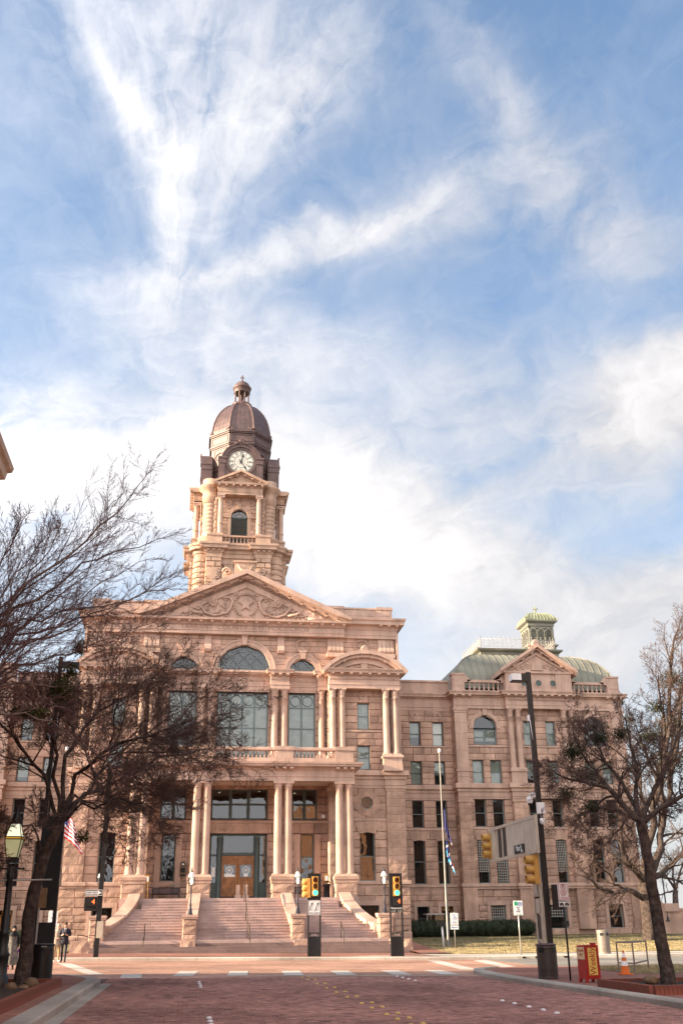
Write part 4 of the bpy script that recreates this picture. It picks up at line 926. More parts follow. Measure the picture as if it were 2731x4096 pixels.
# ---------------------------------------------------------------- wings
for s in (-1, 1):
    pk = s > 0
    def sx(a, b): return (a, b) if s > 0 else (-b, -a)
    WY = 7.5; x0, x1 = sx(12.1, 18.02)
    cols = [(14.38, 15.30), (16.36, 17.28)]
    hB = [(*sx(14.46, 15.42), 1.05, 2.86), (*sx(16.4, 17.36), .6, 2.86)]
    h1 = [(*sx(a, b), 4.5, 7.9) for a, b in cols]; h2 = [(*sx(a, b), 8.82, 10.98) for a, b in cols]
    h3 = [(*sx(a, b), 12.24, 14.15) for a, b in cols]; h4 = [(*sx(a, b), 15.42, 17.44) for a, b in cols]
    wall(x0, x1, -.3, 4.12, WY, hB, .5, 1.05, True, None, rest, .05, .04, pick=pk)
    wall(x0, x1, 4.48, 8.62, WY, h1, .56, 1.0, True, None, rest, .05, .035)
    wall(x0, x1, 8.8, 11.0, WY, h2, .55, 1.0, True, None, rest, .05, .035)
    wall(x0, x1, 12.2, 15.28, WY, h3, .5, 1.0, True, None, rest, .05, .035)
    wall(x0, x1, 15.4, 18.4, WY, h4, .5, 1.0, True, None, rest, .05, .035)
    for h in hB+h1+h2+h3+h4: reveal(trim, *h, WY, .45)
    for i, h in enumerate(h1+h2): window(*h, WY+.3, 1, 2)
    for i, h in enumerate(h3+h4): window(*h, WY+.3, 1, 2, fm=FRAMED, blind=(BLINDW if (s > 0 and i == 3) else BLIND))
    window(*hB[0], WY+.3, 1, 2, fm=FRAMED)
    d = MB(); h = hB[1]; d.box(h[0], h[0]+.14, WY+.25, WY+.33, .6, 2.86); d.box(h[1]-.14, h[1], WY+.25, WY+.33, .6, 2.86); d.box(h[0], h[1], WY+.25, WY+.33, .6, 1.3); d.box(h[0], h[1], WY+.25, WY+.33, 2.55, 2.86)
    dw = part('side_door', d, WOODY); g_ = MB(); g_.add([(h[0]+.14, WY+.3, 1.3), (h[1]-.14, WY+.3, 1.3), (h[1]-.14, WY+.3, 2.55), (h[0]+.14, WY+.3, 2.55)], [(0, 1, 2, 3)]); g_.build('pane', GLASS, dw)
    for h in hB:
        f = MB(); f.box(h[0]-.28, h[0], WY-.1, WY+.1, .7, 2.86); f.box(h[1], h[1]+.28, WY-.1, WY+.1, .7, 2.86); f.box(h[0]-.28, h[1]+.28, WY-.12, WY+.1, 2.86, 3.16); part('window_surround', f, GS)
    for h in h1:
        v = MB(); c = (h[0]+h[1])/2
        for i in range(6):
            u0, u1 = -1+2*i/6, -1+2*(i+1)/6; v.prism([(c+u0*.55, 7.88-abs(u0)*.12), (c+u1*.55, 7.88-abs(u1)*.12), (c+u1*.85, 8.56), (c+u0*.85, 8.56)], WY-.07, WY+.12, wr.uniform(-.1, .1))
        part('window_arch', v, GR)
    for h in h4:
        di = MB(); di.ring((h[0]+h[1])/2, 17.95, .18, .3, WY-.07, WY+.1, 0, 360, 20); part('roundel', di, GS)
    for (prof, nm) in ((belt_prof(4.1, 4.5, .16), 'sill_belt'), ([(0, 8.6), (.08, 8.62), (.08, 8.8), (-.1, 8.82)], 'string_course'), (entab_prof(11.0, 11.58)+belt_prof(11.58, 12.2, .22)[1:], 'belt_cornice'),
                       ([(0, 15.28), (.07, 15.3), (.07, 15.42), (-.1, 15.44)], 'string_course'), (entab_prof(18.38, 19.36)+cornice_prof(19.36, 19.8, .42)[1:], 'wing_cornice'),
                       ([(-.35, 19.8), (-.05, 19.8), (-.05, 20.15), (-.2, 20.17), (-.2, 20.85), (-.1, 20.88), (-.1, 21.04), (-.8, 21.06)], 'wing_parapet')):
        b = MB(); b.sweep([(x0, WY), (x1, WY)], prof); part(nm, b, GS)
    # end pavilion
    VY = 6.4; q0, q1 = (18.0, 32.9) if s > 0 else (18.0, 26.0)
    x0, x1 = sx(q0, q1); ctr = 25.45
    wc = [(19.35, 20.28), (20.88, 21.82), (29.08, 30.02), (30.62, 31.55)] if s > 0 else [(19.35, 20.28), (20.88, 21.82)]
    mid = [(23.98, 24.85), (25.95, 26.8)] if s > 0 else []
    hB = [(*sx(a, b), 1.1, 2.9) for a, b in ([(20.14, 21.34), (24.95, 26.4), (29.85, 31.05)] if s > 0 else [(20.14, 21.34)])]
    h1 = [(*sx(a, b), 4.5, 7.9) for a, b in wc+mid]; h2 = [(*sx(a, b), 8.82, 11.0) for a, b in wc+mid]; h3 = [(*sx(a, b), 12.2, 14.15) for a, b in wc+mid]
    ac = [20.61, 30.3] if s > 0 else [20.61]
    h4 = [(*sx(c-1.0, c+1.0), 15.4, 16.9) for c in ac]+[(*sx(a, b), 15.4, 17.45) for a, b in mid]
    ar_ = [('arch', s*c, 16.9, 1.0) for c in ac]
    wall(x0, x1, -.2, 1.1, VY-.18, (), 1.3, 1.4, True, None, rest, .07, .05, pick=pk)
    trim.add([(x0, VY-.18, 1.1), (x1, VY-.18, 1.1), (x1, VY+.02, 1.16), (x0, VY+.02, 1.16)], [(0, 1, 2, 3)])
    wall(x0, x1, 1.1, 4.12, VY, hB, .5, 1.2, True, None, rest, .055, .04, pick=pk)
    wall(x0, x1, 4.48, 8.62, VY, h1, .56, .9, True, None, rest, .05, .035)
    wall(x0, x1, 8.8, 11.0, VY, h2, .55, .9, True, None, rest, .05, .035)
    wall(x0, x1, 12.2, 15.2, VY, h3, .5, 1.0, True, None, rest, .04, .03)
    wall(x0, x1, 15.36, 18.4, VY, h4+ar_, .5, 1.0, True, None, rest, .035, .025)
    for h in hB+h1+h2+h3+h4[len(ac):]: reveal(trim, *h, VY, .45)
    for i, h in enumerate(h2+h3): window(*h, VY+.3, 1, 2, blind=(BLIND if i > len(h2)-1 else None))
    for i, h in enumerate(h1): window(*h, VY+.3, 1, 2)
    for h in h4[len(ac):]: window(*h, VY+.3, 1, 2, blind=BLIND)
    for c in ac:
        a, b = sx(c-1, c+1); reveal(trim, a, b, 15.4, 16.9, VY, .45, True); window(a, b, 15.4, 16.72, VY+.3, 2, 2, blind=BLIND, fw=.1)
        g_ = MB(); g_.ring(s*c, 16.9, .88, 1.0, VY+.27, VY+.38, 0, 180, 16); o = part('fanlight', g_, FRAME); g_ = MB(); g_.add([(s*c+.9*math.cos(math.pi*i/16), VY+.35, 16.85+.95*math.sin(math.pi*i/16)) for i in range(17)], [tuple(range(17))]); g_.build('pane', GLASS, o)
        v = MB(); v.ring(s*c, 16.9, 1.0, 1.3, VY-.09, VY+.2, 0, 180, 9, .004, rg=wr); v.prism([(s*c-.14, 17.86), (s*c+.14, 17.86), (s*c+.2, 18.34), (s*c-.2, 18.34)], VY-.2, VY+.1); v.box(a-.36, a, VY-.1, VY+.1, 16.75, 16.9); v.box(b, b+.36, VY-.1, VY+.1, 16.75, 16.9); part('window_arch', v, GS)
    for h in hB:
        f = MB(); f.box(h[0]-.3, h[0], VY-.1, VY+.1, 1.1, 2.9); f.box(h[1], h[1]+.3, VY-.1, VY+.1, 1.1, 2.9); f.box(h[0]-.3, h[1]+.3, VY-.12, VY+.1, 2.9, 3.22); part('window_surround', f, GS)
        window(*h, VY+.3, 1, 2)
    for h in h1:
        v = MB(); c = (h[0]+h[1])/2
        for i in range(6):
            u0, u1 = -1+2*i/6, -1+2*(i+1)/6; v.prism([(c+u0*.5, 7.88-abs(u0)*.12), (c+u1*.5, 7.88-abs(u1)*.12), (c+u1*.72, 8.56), (c+u0*.72, 8.56)], VY-.07, VY+.12, wr.uniform(-.1, .1))
        part('window_arch', v, GR)
    # iron grilles on some lower windows
    if s > 0:
        for (h, lo) in ((h1[0], 5.4), (h1[1], 4.5), (h1[4], 4.5), (h1[5], 5.4), (hB[0], 1.1), (hB[1], 2.05)):
            g_ = MB(); nx = 6 if h in h1 else 7
            for i in range(nx+1): x = h[0]+(h[1]-h[0])*i/nx; g_.box(x-.015, x+.015, VY+.05, VY+.08, lo, h[3]-.02)
            nz = int((h[3]-lo)/.19)
            for j in range(nz+1): z = lo+(h[3]-lo-.03)*j/nz; g_.box(h[0], h[1], VY+.04, VY+.07, z-.015, z+.015)
            part('window_grille', g_, IRON)
    # corner piers, rusticated below, plain pilaster above
    piers = [(18.0, 19.05), (22.5, 23.72)]+([(27.2, 28.45), (31.85, 32.9)] if s > 0 else [])
    for k, (a, b) in enumerate(piers):
        a_, b_ = sx(a, b); fwd = .12 if k in (0, 3) else .5
        qm = MB(); n = 12
        for i in range(n):
            z0 = 4.48+(10.75-4.48)*i/n; z1 = 4.48+(10.75-4.48)*(i+1)/n; sp = a_+(.36 if i % 2 else b_-a_-.36)
            for u, v in ((a_, sp), (sp, b_)):
                B = (u, v, u, v, z0, z1, VY-fwd, .045, .03, True, wr.uniform(-.08, .08))
                if pk and k < 2: BLOCKS.append((B, None))
                else: block_geo(qm, B)
        qm.box(a_, b_, VY-fwd, VY+.1, 4.48, 10.75); qm.box(a_-.08, b_+.08, VY-fwd-.08, VY+.1, 10.75, 11.0)
        qm.box(a_-.05, b_+.05, VY-fwd-.06, VY+.1, 1.1, 4.12)
        part('corner_pier', qm, GR)
        if k in (0, 3):
            pm = MB(); pm.box(a_, b_, VY-.12, VY+.1, 12.2, 18.1)
            for z0, z1 in ((12.2, 12.75), (12.75, 13.25), (13.25, 14.9), (14.9, 16.3), (16.3, 17.2), (17.2, 18.1)): block_geo(pm, (a_, b_, a_, b_, z0, z1, VY-.13, .012, .012, False, wr.uniform(-.05, .05)))
            pm.box(a_-.06, b_+.06, VY-.2, VY+.1, 13.2, 13.36); pm.sweep([(a_, VY+.1), (a_, VY-.13), (b_, VY-.13), (b_, VY+.1)], [(0, 18.0), (.05, 18.05), (.05, 18.15), (.12, 18.28), (.12, 18.4)]); part('pilaster', pm, GS)
    # middle bay: paired columns carrying a gabled attic
    for c in ([23.12, 27.85] if s > 0 else [23.12]):
        pd = MB(); a_, b_ = s*c-.66, s*c+.66; pd.box(a_, b_, VY-.62, VY+.1, 12.25, 13.15); pd.box(a_-.08, b_+.08, VY-.7, VY+.1, 13.15, 13.36); part('column_pedestal', pd, GS)
        for q in (-.345, .345): column(s*c+q, VY-.28, 13.36, 18.4, .245, 'c')
    prs = []
    pth = [(q0, WY), (q0, VY-.1), (22.42, VY-.1), (22.42, VY-.58), (28.55, VY-.58), (28.55, VY-.1), (32.9, VY-.1), (32.9, 14)] if s > 0 else [(-26, VY-.58), (-22.42, VY-.58), (-22.42, VY-.1), (-18.0, VY-.1), (-18.0, WY)]
    e = MB(); e.sweep(pth, belt_prof(4.1, 4.5, .14)); part('sill_belt', e, GS)
    e = MB(); e.sweep(pth, entab_prof(11.0, 11.58)+belt_prof(11.58, 12.22, .24)[1:]); part('belt_cornice', e, GS)
    e = MB(); e.sweep(pth, entab_prof(18.4, 19.36)+cornice_prof(19.36, 19.82, .5)[1:])
    a_, b_ = sx(22.42, 28.55 if s > 0 else 26); e.box(a_, b_, VY-.58, VY+.1, 18.39, 18.42); part('wing_cornice', e, GS)
    e = MB(); e.sweep([(x0, VY), (x1, VY)], [(0, 8.6), (.08, 8.62), (.08, 8.8), (-.1, 8.82)]); part('string_course', e, GS)
    e = MB(); e.sweep([(x0, VY), (x1, VY)], [(0, 15.2), (.07, 15.22), (.07, 15.36), (-.1, 15.38)]); part('string_course', e, GS)
    for x in [18.1, 18.75, 19.35]+[22.6+5.75*i/9 for i in range(10)]+[31.6, 32.2, 32.8]:
        if x < q1: bracket(s*x, VY-(.66 if 22.4 < x < 28.6 else .18), 19.34, BRS)
    dn = MB()
    for i in range(44):
        x = 22.5+6.0*i/43
        if x < q1: dn.cbox(s*x, VY-.62, .08, .1, 19.08, 19.24)
    stuff(part('dentil_course', dn, GS))
    # return wall towards the recess
    M_ = Matrix.Translation((s*18.0, VY, 0)) @ Matrix.Rotation(-s*math.pi/2, 4, 'Z')
    wall(*((-1.15, 0) if s > 0 else (0, 1.15)), -.2, 18.4, 0, (), .55, .6, True, M_, rest, .04, .03)
    # parapet: piers, balustrades with a swept rail
    for (a, b) in [(18.0, 19.05)]+([(31.85, 32.9)] if s > 0 else []):
        a_, b_ = sx(a, b); p = MB(); p.box(a_-.03, b_+.03, VY-.05, VY+.9, 19.8, 20.15); p.box(a_, b_, VY, VY+.85, 20.15, 21.3); p.box(a_-.06, b_+.06, VY-.06, VY+.9, 21.3, 21.46); p.box(a_+.15, b_-.15, VY-.03, VY, 20.35, 21.1); part('parapet_pier', p, GS)
    bm = baluster_mesh(.68, .1)
    for (a, b) in [(19.05, 22.6)]+([(28.4, 31.85)] if s > 0 else []):
        a_, b_ = sx(a, b); p = MB(); p.box(a_, b_, VY+.05, VY+.45, 19.8, 20.02); p.box(a_+.28, b_-.28, VY+.05, VY+.45, 20.7, 20.92)
        for e_, q in ((a_, 1), (b_, -1)):
            p.prism((lambda L: L if q > 0 else L[::-1])([(e_, 20.7), (e_+q*.3, 20.7), (e_+q*.75, 20.92), (e_+q*.5, 20.98), (e_+q*.3, 21.12), (e_+q*.2, 21.34), (e_, 21.36)]), VY+.05, VY+.45)
        part('parapet_rail', p, GS); n = 7
        for i in range(n): link('baluster', bm, court, (a_+.3+(b_-a_-.6)*(i+.5)/n, VY+.25, 20.02))
    if s > 0:
        at = MB(); a_, b_ = 22.55, 28.42
        at.box(a_+1.2, b_-1.2, VY-.4, VY+1.2, 19.8, 21.55)
        at.box(a_, a_+1.4, VY-.5, VY+1.2, 19.8, 21.45); at.box(b_-1.4, b_, VY-.5, VY+1.2, 19.8, 21.45)
        at.box(a_-.05, b_+.05, VY-.55, VY+1.2, 19.8, 20.1); at.box(a_-.08, b_+.08, VY-.58, VY+1.2, 21.45, 21.6)
        part('attic', at, GS)
        for x in (24.2, 25.5, 26.8):
            d = MB(); d.ring(x, 20.62, .27, .36, VY-.44, VY-.2, 0, 360, 20); o = part('oculus', d, GS); g_ = MB(); g_.add([(x+.28*math.cos(2*math.pi*i/16), VY-.41, 20.62+.28*math.sin(2*math.pi*i/16)) for i in range(16)], [tuple(range(16))]); g_.build('pane', FRAMED, o)
        gx, gw, gz0, gz1 = 25.48, 3.42, 21.6, 23.85; sp_ = (gz1-gz0)/gw
        tp = MB(); tp.prism([(gx-gw+.3, gz0), (gx+gw-.3, gz0), (gx, gz1-.3)], VY-.32, VY+4); part('gable_tympanum', tp, GS)
        for q in (-1, 1):
            rk = MB()
            for (o0, o1, yf) in ((-.26, .02, VY-.95), (-.44, -.26, VY-.7), (-.85, -.62, VY-.45)):
                pts = [(gx+q*gw, gz0+.12+o0), (gx, gz1+.12+o0), (gx, gz1+.12+o1), (gx+q*gw, gz0+.12+o1)]
                if o0 < -.5: pts = [(gx+q*(gw-.9), gz0+.02), (gx, gz1+.1+o0), (gx, gz1+.1+o1), (gx+q*(gw-.5), gz0+.02)]
                rk.prism(pts if q < 0 else pts[::-1], yf, VY+4)
            part('raking_cornice', rk, GS)
            for i in range(4): x = 2.9-i*.85; o = link('modillion', BRS, court, (gx+q*x, VY-.4, gz0+(gw-x)*sp_-.5)); o.rotation_euler = (0, q*math.atan(sp_), 0)
        orn = MB(); orn.prism([(gx-.5, 21.75), (gx+.5, 21.75), (gx+.45, 22.3), (gx+.2, 22.65), (gx-.2, 22.65), (gx-.45, 22.3)], VY-.42, VY-.3)
        for q in (-1, 1):
            for (ox, oz, rr) in ((.8, 22.1, .25), (1.3, 21.95, .2), (1.75, 21.85, .13)): scroll(orn, gx+q*ox, oz, rr, 1.4, 0, q, .05, y=VY-.35)
        part('carved_scrollwork', orn, GS)
        ac_ = MB()
        for k in range(9): a = R(90+(k-4)*20); ac_.tube([(gx, VY-.5, 23.9), (gx+.4*math.cos(a), VY-.5, 23.9+.55*math.sin(a))], [.07, .1], 6)
        for q in (-1, 1): scroll(ac_, gx+q*.5, 23.8, .22, 1.3, 0, q, .08, y=VY-.5)
        part('palmette', ac_, GS)

# ---------------------------------------------------------------- wing roof: swept copper, cresting, louvred cupola
def swept_roof(x0, x1, y0, y1, z0, z1, inset, seams, name, m):
    mb = MB(); n = 10; rows = []
    for j in range(n+1):
        t = j/n*math.pi/2; i_ = inset*(1-math.cos(t)); z = z0+(z1-z0)*math.sin(t)
        rows.append([(x0+i_, y0+i_, z), (x1-i_, y0+i_, z), (x1-i_, y1-i_, z), (x0+i_, y1-i_, z)])
    vs_ = [p for r in rows for p in r]; fs = [(j*4+i, j*4+(i+1) % 4, (j+1)*4+(i+1) % 4, (j+1)*4+i) for j in range(n) for i in range(4)]+[tuple(range(n*4, n*4+4))]
    mb.add(vs_, fs)
    o = part(name, mb, m)
    for f_ in o.data.polygons: f_.use_smooth = False
    k = int((x1-x0)/seams)
    sm = MB()
    for i in range(1, k):
        x = x0+(x1-x0)*i/k; pts = []
        for r in rows:
            if r[0][0]-.01 <= x <= r[1][0]+.01: pts.append((x, r[0][1]-.01, r[0][2]+.01))
        if len(pts) > 1: sm.tube(pts, .035, 4)
    for c in (0, 1): sm.tube([r[c] for r in rows], .06, 5)
    sm.build('standing_seam', m, o)
    return o
swept_roof(18.6, 33.6, 8.3, 23, 20.6, 24.55, 4.2, .62, 'copper_roof', COPPER)
dk = MB(); dk.sweep([(22.4, 12.2), (29.8, 12.2), (29.8, 19.2), (22.4, 19.2)], [(-.4, 24.4), (0, 24.5), (.05, 24.9), (.4, 25.05), (.45, 25.2), (-.5, 25.25)], closed=True); part('roof_deck', dk, COPPER)
cr = MB()
def crest(p0, p1, n):
    p0 = Vector(p0); p1 = Vector(p1)
    for i in range(n+1):
        p = p0.lerp(p1, i/n); cr.tube([p, p+Vector((0, 0, 1.15))], .018, 4); cr.ball(p+Vector((0, 0, 1.22)), .05, n=6, m=4)
        if i < n:
            q = p0.lerp(p1, (i+.5)/n); u = (p1-p0).normalized()
            for rr, zz in ((.16, .78), (.16, .42)):
                cr.tube([q+u*(rr*math.cos(k*.7))+Vector((0, 0, zz+rr*math.sin(k*.7))) for k in range(10)], .014, 4)
            cr.tube([q, q+Vector((0, 0, .95))], .012, 4)
    for z in (.12, 1.0): cr.tube([p0+Vector((0, 0, z)), p1+Vector((0, 0, z))], .02, 4)
zt = 25.22; crest((22.5, 12.3, zt), (29.7, 12.3, zt), 16); crest((22.5, 12.3, zt), (22.5, 19, zt), 12); crest((29.7, 12.3, zt), (29.7, 19, zt), 12)
part('iron_cresting', cr, IRON)
swept_roof(24.2, 37.2, 15.5, 29, 21.0, 26.0, 5.2, .62, 'copper_roof', COPPER)
cu = MB(); cxu, cyu, hw_ = 30.3, 18.6, 1.28
cu.box(cxu-hw_-.25, cxu+hw_+.25, cyu-hw_-.25, cyu+hw_+.25, 25.4, 26.0); cu.box(cxu-hw_-.1, cxu+hw_+.1, cyu-hw_-.1, cyu+hw_+.1, 26.0, 26.9)
cu.sweep([(cxu-hw_, cyu+hw_), (cxu-hw_, cyu-hw_), (cxu+hw_, cyu-hw_), (cxu+hw_, cyu+hw_)], [(.1, 26.7), (.3, 26.85), (.3, 26.98), (0, 27.0)], closed=True)
for i in range(2):
    for q in (-1, 1):
        cu.box(cxu+q*hw_-(.16 if q > 0 else 0), cxu+q*hw_+(0 if q > 0 else .16), cyu-hw_+i*(2*hw_-.16), cyu-hw_+.16+i*(2*hw_-.16), 27, 28.9)
cu.box(cxu-hw_+.1, cxu+hw_-.1, cyu-hw_+.16, cyu+hw_-.16, 27, 28.9)
for M_ in (Matrix.Identity(4), Matrix.Translation((cxu, cyu, 0)) @ Matrix.Rotation(-math.pi/2, 4, 'Z') @ Matrix.Translation((-cxu, -cyu, 0))):
    cu.M = M_
    for k in range(3):
        c = cxu+(k-1)*.78; cu.ring(c, 28.25, .31, .42, cyu-hw_-.01, cyu-hw_+.15, 0, 180, 10); cu.box(c-.42, c-.31, cyu-hw_-.01, cyu-hw_+.15, 27, 28.25); cu.box(c+.31, c+.42, cyu-hw_-.01, cyu-hw_+.15, 27, 28.25)
    cu.box(cxu-hw_, cxu+hw_, cyu-hw_+.01, cyu-hw_+.15, 28.66, 28.95)
cu.M = None
cu.sweep([(cxu-hw_, cyu+hw_), (cxu-hw_, cyu-hw_), (cxu+hw_, cyu-hw_), (cxu+hw_, cyu+hw_)], [(0, 28.85), (.08, 28.9), (.08, 29.15), (.35, 29.3), (.38, 29.42), (0, 29.44)], closed=True)
cup = part("roof_cupola", cu, COPPER); cup.location = (0, 0, .2)
lv = MB()
for M_ in (Matrix.Identity(4), Matrix.Translation((cxu, cyu, 0)) @ Matrix.Rotation(-math.pi/2, 4, 'Z') @ Matrix.Translation((-cxu, -cyu, 0))):
    lv.M = M_
    for k in range(3):
        c = cxu+(k-1)*.78
        for j in range(13):
            z = 27.05+j*.115; w = .31 if z < 28.25 else math.sqrt(max(.01, .31**2-(z-28.25)**2)); lv.box(c-w, c+w, cyu-hw_+.04, cyu-hw_+.13, z, z+.05)
lv.M = None; lv.build('louvre', COPPER, cup)
rf = MB(); n = 8; rows = [(1.58*math.cos(j/n*math.pi/2*.93), 29.44+1.05*math.sin(j/n*math.pi/2)) for j in range(n+1)]
vs_ = []; fs = []
for (r_, z) in rows: vs_ += [(cxu-r_, cyu-r_, z), (cxu+r_, cyu-r_, z), (cxu+r_, cyu+r_, z), (cxu-r_, cyu+r_, z)]
for j in range(n):
    for i in range(4): fs.append((j*4+i, j*4+(i+1) % 4, (j+1)*4+(i+1) % 4, (j+1)*4+i))
rf.add(vs_, fs+[tuple(range(n*4, n*4+4))])
for i in range(9):
    x = -1.4+2.8*i/8; rf.tube([(cxu+x*(r_/1.58), cyu-r_-.01, z) for r_, z in rows], .03, 4); rf.tube([(cxu-r_-.01, cyu+x*(r_/1.58), z) for r_, z in rows], .03, 4)
for q in (-1, 1): rf.tube([(cxu+q*1.6, cyu-1.6, 29.4), (cxu+q*1.72, cyu-1.72, 29.6), (cxu+q*1.62, cyu-1.62, 29.75), (cxu+q*1.55, cyu-1.55, 29.65)], .05, 5)
rf.build('cupola_roof', COPPERL, cup)
fn = MB(); fn.lathe(cxu, cyu, [(.22, 30.4), (.12, 30.6), (.07, 30.7), (.13, 30.82), (.05, 30.95), (.05, 31.3), (.0, 31.55)], 10)
for q in (-1, 1): fn.tube([(cxu, cyu, 30.95), (cxu+q*.2, cyu, 31.0), (cxu+q*.26, cyu, 31.15), (cxu+q*.16, cyu, 31.2)], .045, 5)
fn.tube([(cxu, cyu-.26, 31.1), (cxu, cyu+.26, 31.1)], .05, 5); fn.build('finial', COPPERL, cup)

# ---------------------------------------------------------------- clock tower (parts of the courthouse), centre at local (0, TYC)
TYC = 23.4
def rot4(k): return Matrix.Translation((0, TYC, 0)) @ Matrix.Rotation(k*math.pi/2, 4, 'Z')
# stage 1: rusticated piers, round corner turrets, deep-arched centre
S1B, S1T = 23.5, 36.2
rough_t = MB(); D = 4.9
n = 22
body = MB(); body.box(-3.4, 3.4, TYC-4.0, TYC+4.0, S1B, 36.9); body.box(-3.0, 3.0, TYC-3.3, TYC+3.3, 36.9, 43.5); body.box(-4.05, 4.05, TYC-3.2, TYC+3.2, S1B, S1T)
part('tower_core', body, GT)
for k in range(4):
    rough_t.M = rot4(k); front = k == 0
    for i in range(n):
        z0 = S1B+(S1T-.5-S1B)*i/n; z1 = S1B+(S1T-.5-S1B)*(i+1)/n
        for q in (-1, 1):
            a, b = sorted((q*1.68, q*3.25))
            cut = a+(b-a)*(.35 if i % 2 else .62)
            for u, v in ((a, cut), (cut, b)): block_geo(rough_t, (u, v, u, v, z0, z1, -D+.2, .16, .05, False, wr.uniform(-.06, .06)))
        # pier flank towards the centre bay
    rough_t.M = None
    for q in (-1, 1):
        M = rot4(k)
        rough_t.M = M; rough_t.box(min(q*1.68, q*3.25), max(q*1.68, q*3.25), -D+.2, -4.0, S1B, S1T-.5); rough_t.M = None
stuff(part('tower_pier_courses', rough_t, GT))
for k in range(4):
    tu = MB(); q = [(-1, -1), (1, -1), (1, 1), (-1, 1)][k]; cx, cy = q[0]*3.62, TYC+q[1]*3.62; N_ = 18
    for i in range(n):
        z0 = S1B+(S1T-.5-S1B)*i/n; z1 = S1B+(S1T-.5-S1B)*(i+1)/n; t = wr.uniform(-.05, .05); off = wr.uniform(0, .3)
        prof = [(.72, z0), (.84, z0+.07), (.87, (z0+z1)/2), (.84, z1-.07), (.72, z1)]
        kk = N_; vs_ = []; fs = []
        for (r_, z) in prof:
            for j in range(kk): a = 2*math.pi*j/kk; rr = r_+(wr.uniform(-.035, .05) if .8 < r_ else 0); vs_.append((cx+rr*math.cos(a), cy+rr*math.sin(a), z))
        for j2 in range(4):
            for j in range(kk): fs.append((j2*kk+j, j2*kk+(j+1) % kk, (j2+1)*kk+(j+1) % kk, (j2+1)*kk+j))
        tu.add(vs_, fs, t)
    part('corner_turret', tu, GT)
# radiating wedge stones over the hidden arch of the front and back
fa = MB(); yf = TYC-4.35
for i in range(9):
    a0, a1 = R(8+164*i/9), R(8+164*(i+1)/9); zc = 31.9
    def lim(a):
        c, s_ = math.cos(a), math.sin(a); m = min(1.66/abs(c) if abs(c) > 1e-4 else 99, (35.0-zc)/s_ if s_ > 1e-4 else 99); return m
    g_ = .02
    pts = [(1.0*math.cos(a0+g_), zc+1.0*math.sin(a0+g_)), (lim(a0+g_)*math.cos(a0+g_), zc+lim(a0+g_)*math.sin(a0+g_)), (lim(a1-g_)*math.cos(a1-g_), zc+lim(a1-g_)*math.sin(a1-g_)), (1.0*math.cos(a1-g_), zc+1.0*math.sin(a1-g_))]
    fa.prism(pts, yf, yf+.5, wr.uniform(-.05, .05))
fa.box(-1.68, 1.68, yf-.05, yf+.5, 35.0, 35.9)
for i in range(9): fa.box(-1.68, 1.68, yf, yf+.5, 25+i*.75, 25.7+i*.75) if i < 8 else None
part('tower_arch', fa, GT)
fw_ = MB(); fw_.ring(0, 31.9, .9, 1.0, yf+.35, yf+.45, 0, 180, 14); o = part('tower_arch_window', fw_, FRAME); g_ = MB(); g_.add([(.95*math.cos(math.pi*i/14), yf+.4, 31.9+.95*math.sin(math.pi*i/14)) for i in range(15)], [tuple(range(15))]); g_.build('pane', GLASS, o)
# cartouche shields on the front piers
for q in (-1, 1):
    c = MB(); cx = q*2.45; z = 33.75
    pts = [(-.28, -.75), (0, -.9), (.28, -.75), (.3, -.5), (.62, -.42), (.5, -.15), (.55, .15), (.72, .35), (.45, .45), (.4, .7), (.15, .62), (0, .8), (-.15, .62), (-.4, .7), (-.45, .45), (-.72, .35), (-.55, .15), (-.5, -.15), (-.62, -.42), (-.3, -.5)]
    c.prism([(cx+a, z+b) for a, b in pts], TYC-D-.14, TYC-D+.2); c.prism([(cx+a*.62, z+b*.62) for a, b in pts], TYC-D-.2, TYC-D-.1); part('carved_shield', c, GT)
def plan_cross(D_, hw, rc, cc, n=6, recess=None):
    """square plan with projecting bays and round corners, travelled with the outside on the right"""
    P = []
    for k in range(4):
        a = k*math.pi/2; c, s_ = math.cos(a), math.sin(a)
        loc = [(-hw, -D_)]+([(-recess[0], -D_), (-recess[0], -recess[1]), (recess[0], -recess[1]), (recess[0], -D_)] if recess else [])+[(hw, -D_)]
        b0, b1 = -math.pi/2, 0.0
        ay = cc; 
        cor = [(cc+rc*math.cos(b0+(b1-b0)*i/n), -cc+rc*math.sin(b0+(b1-b0)*i/n)) for i in range(n+1)]
        loc += [(hw, cor[0][1])] if abs(hw-cor[0][0]) > .05 else []
        loc += cor
        loc += [(cor[-1][0], -hw)] if abs(cor[-1][1]+hw) > .05 else []
        for x, y in loc: P.append((x*c-y*s_, TYC+x*s_+y*c))
    return P
co = MB(); co.sweep(plan_cross(D, 3.3, .8, 3.62, recess=(1.62, 4.55)), [(-.5, 35.5), (0, 35.6), (0, 36.0), (.1, 36.05), (.14, 36.35), (.5, 36.42), (.52, 36.7), (.62, 36.78), (.62, 37.0), (-1.5, 37.04)], closed=True); part('tower_cornice', co, GT)
for k in range(4):
    for q in (-1, 1):
        for x in (1.95, 2.5, 3.05):
            p = rot4(k) @ Vector((q*x, -D-.05, 36.12)); link('modillion', BRS, court, p, k*math.pi/2)
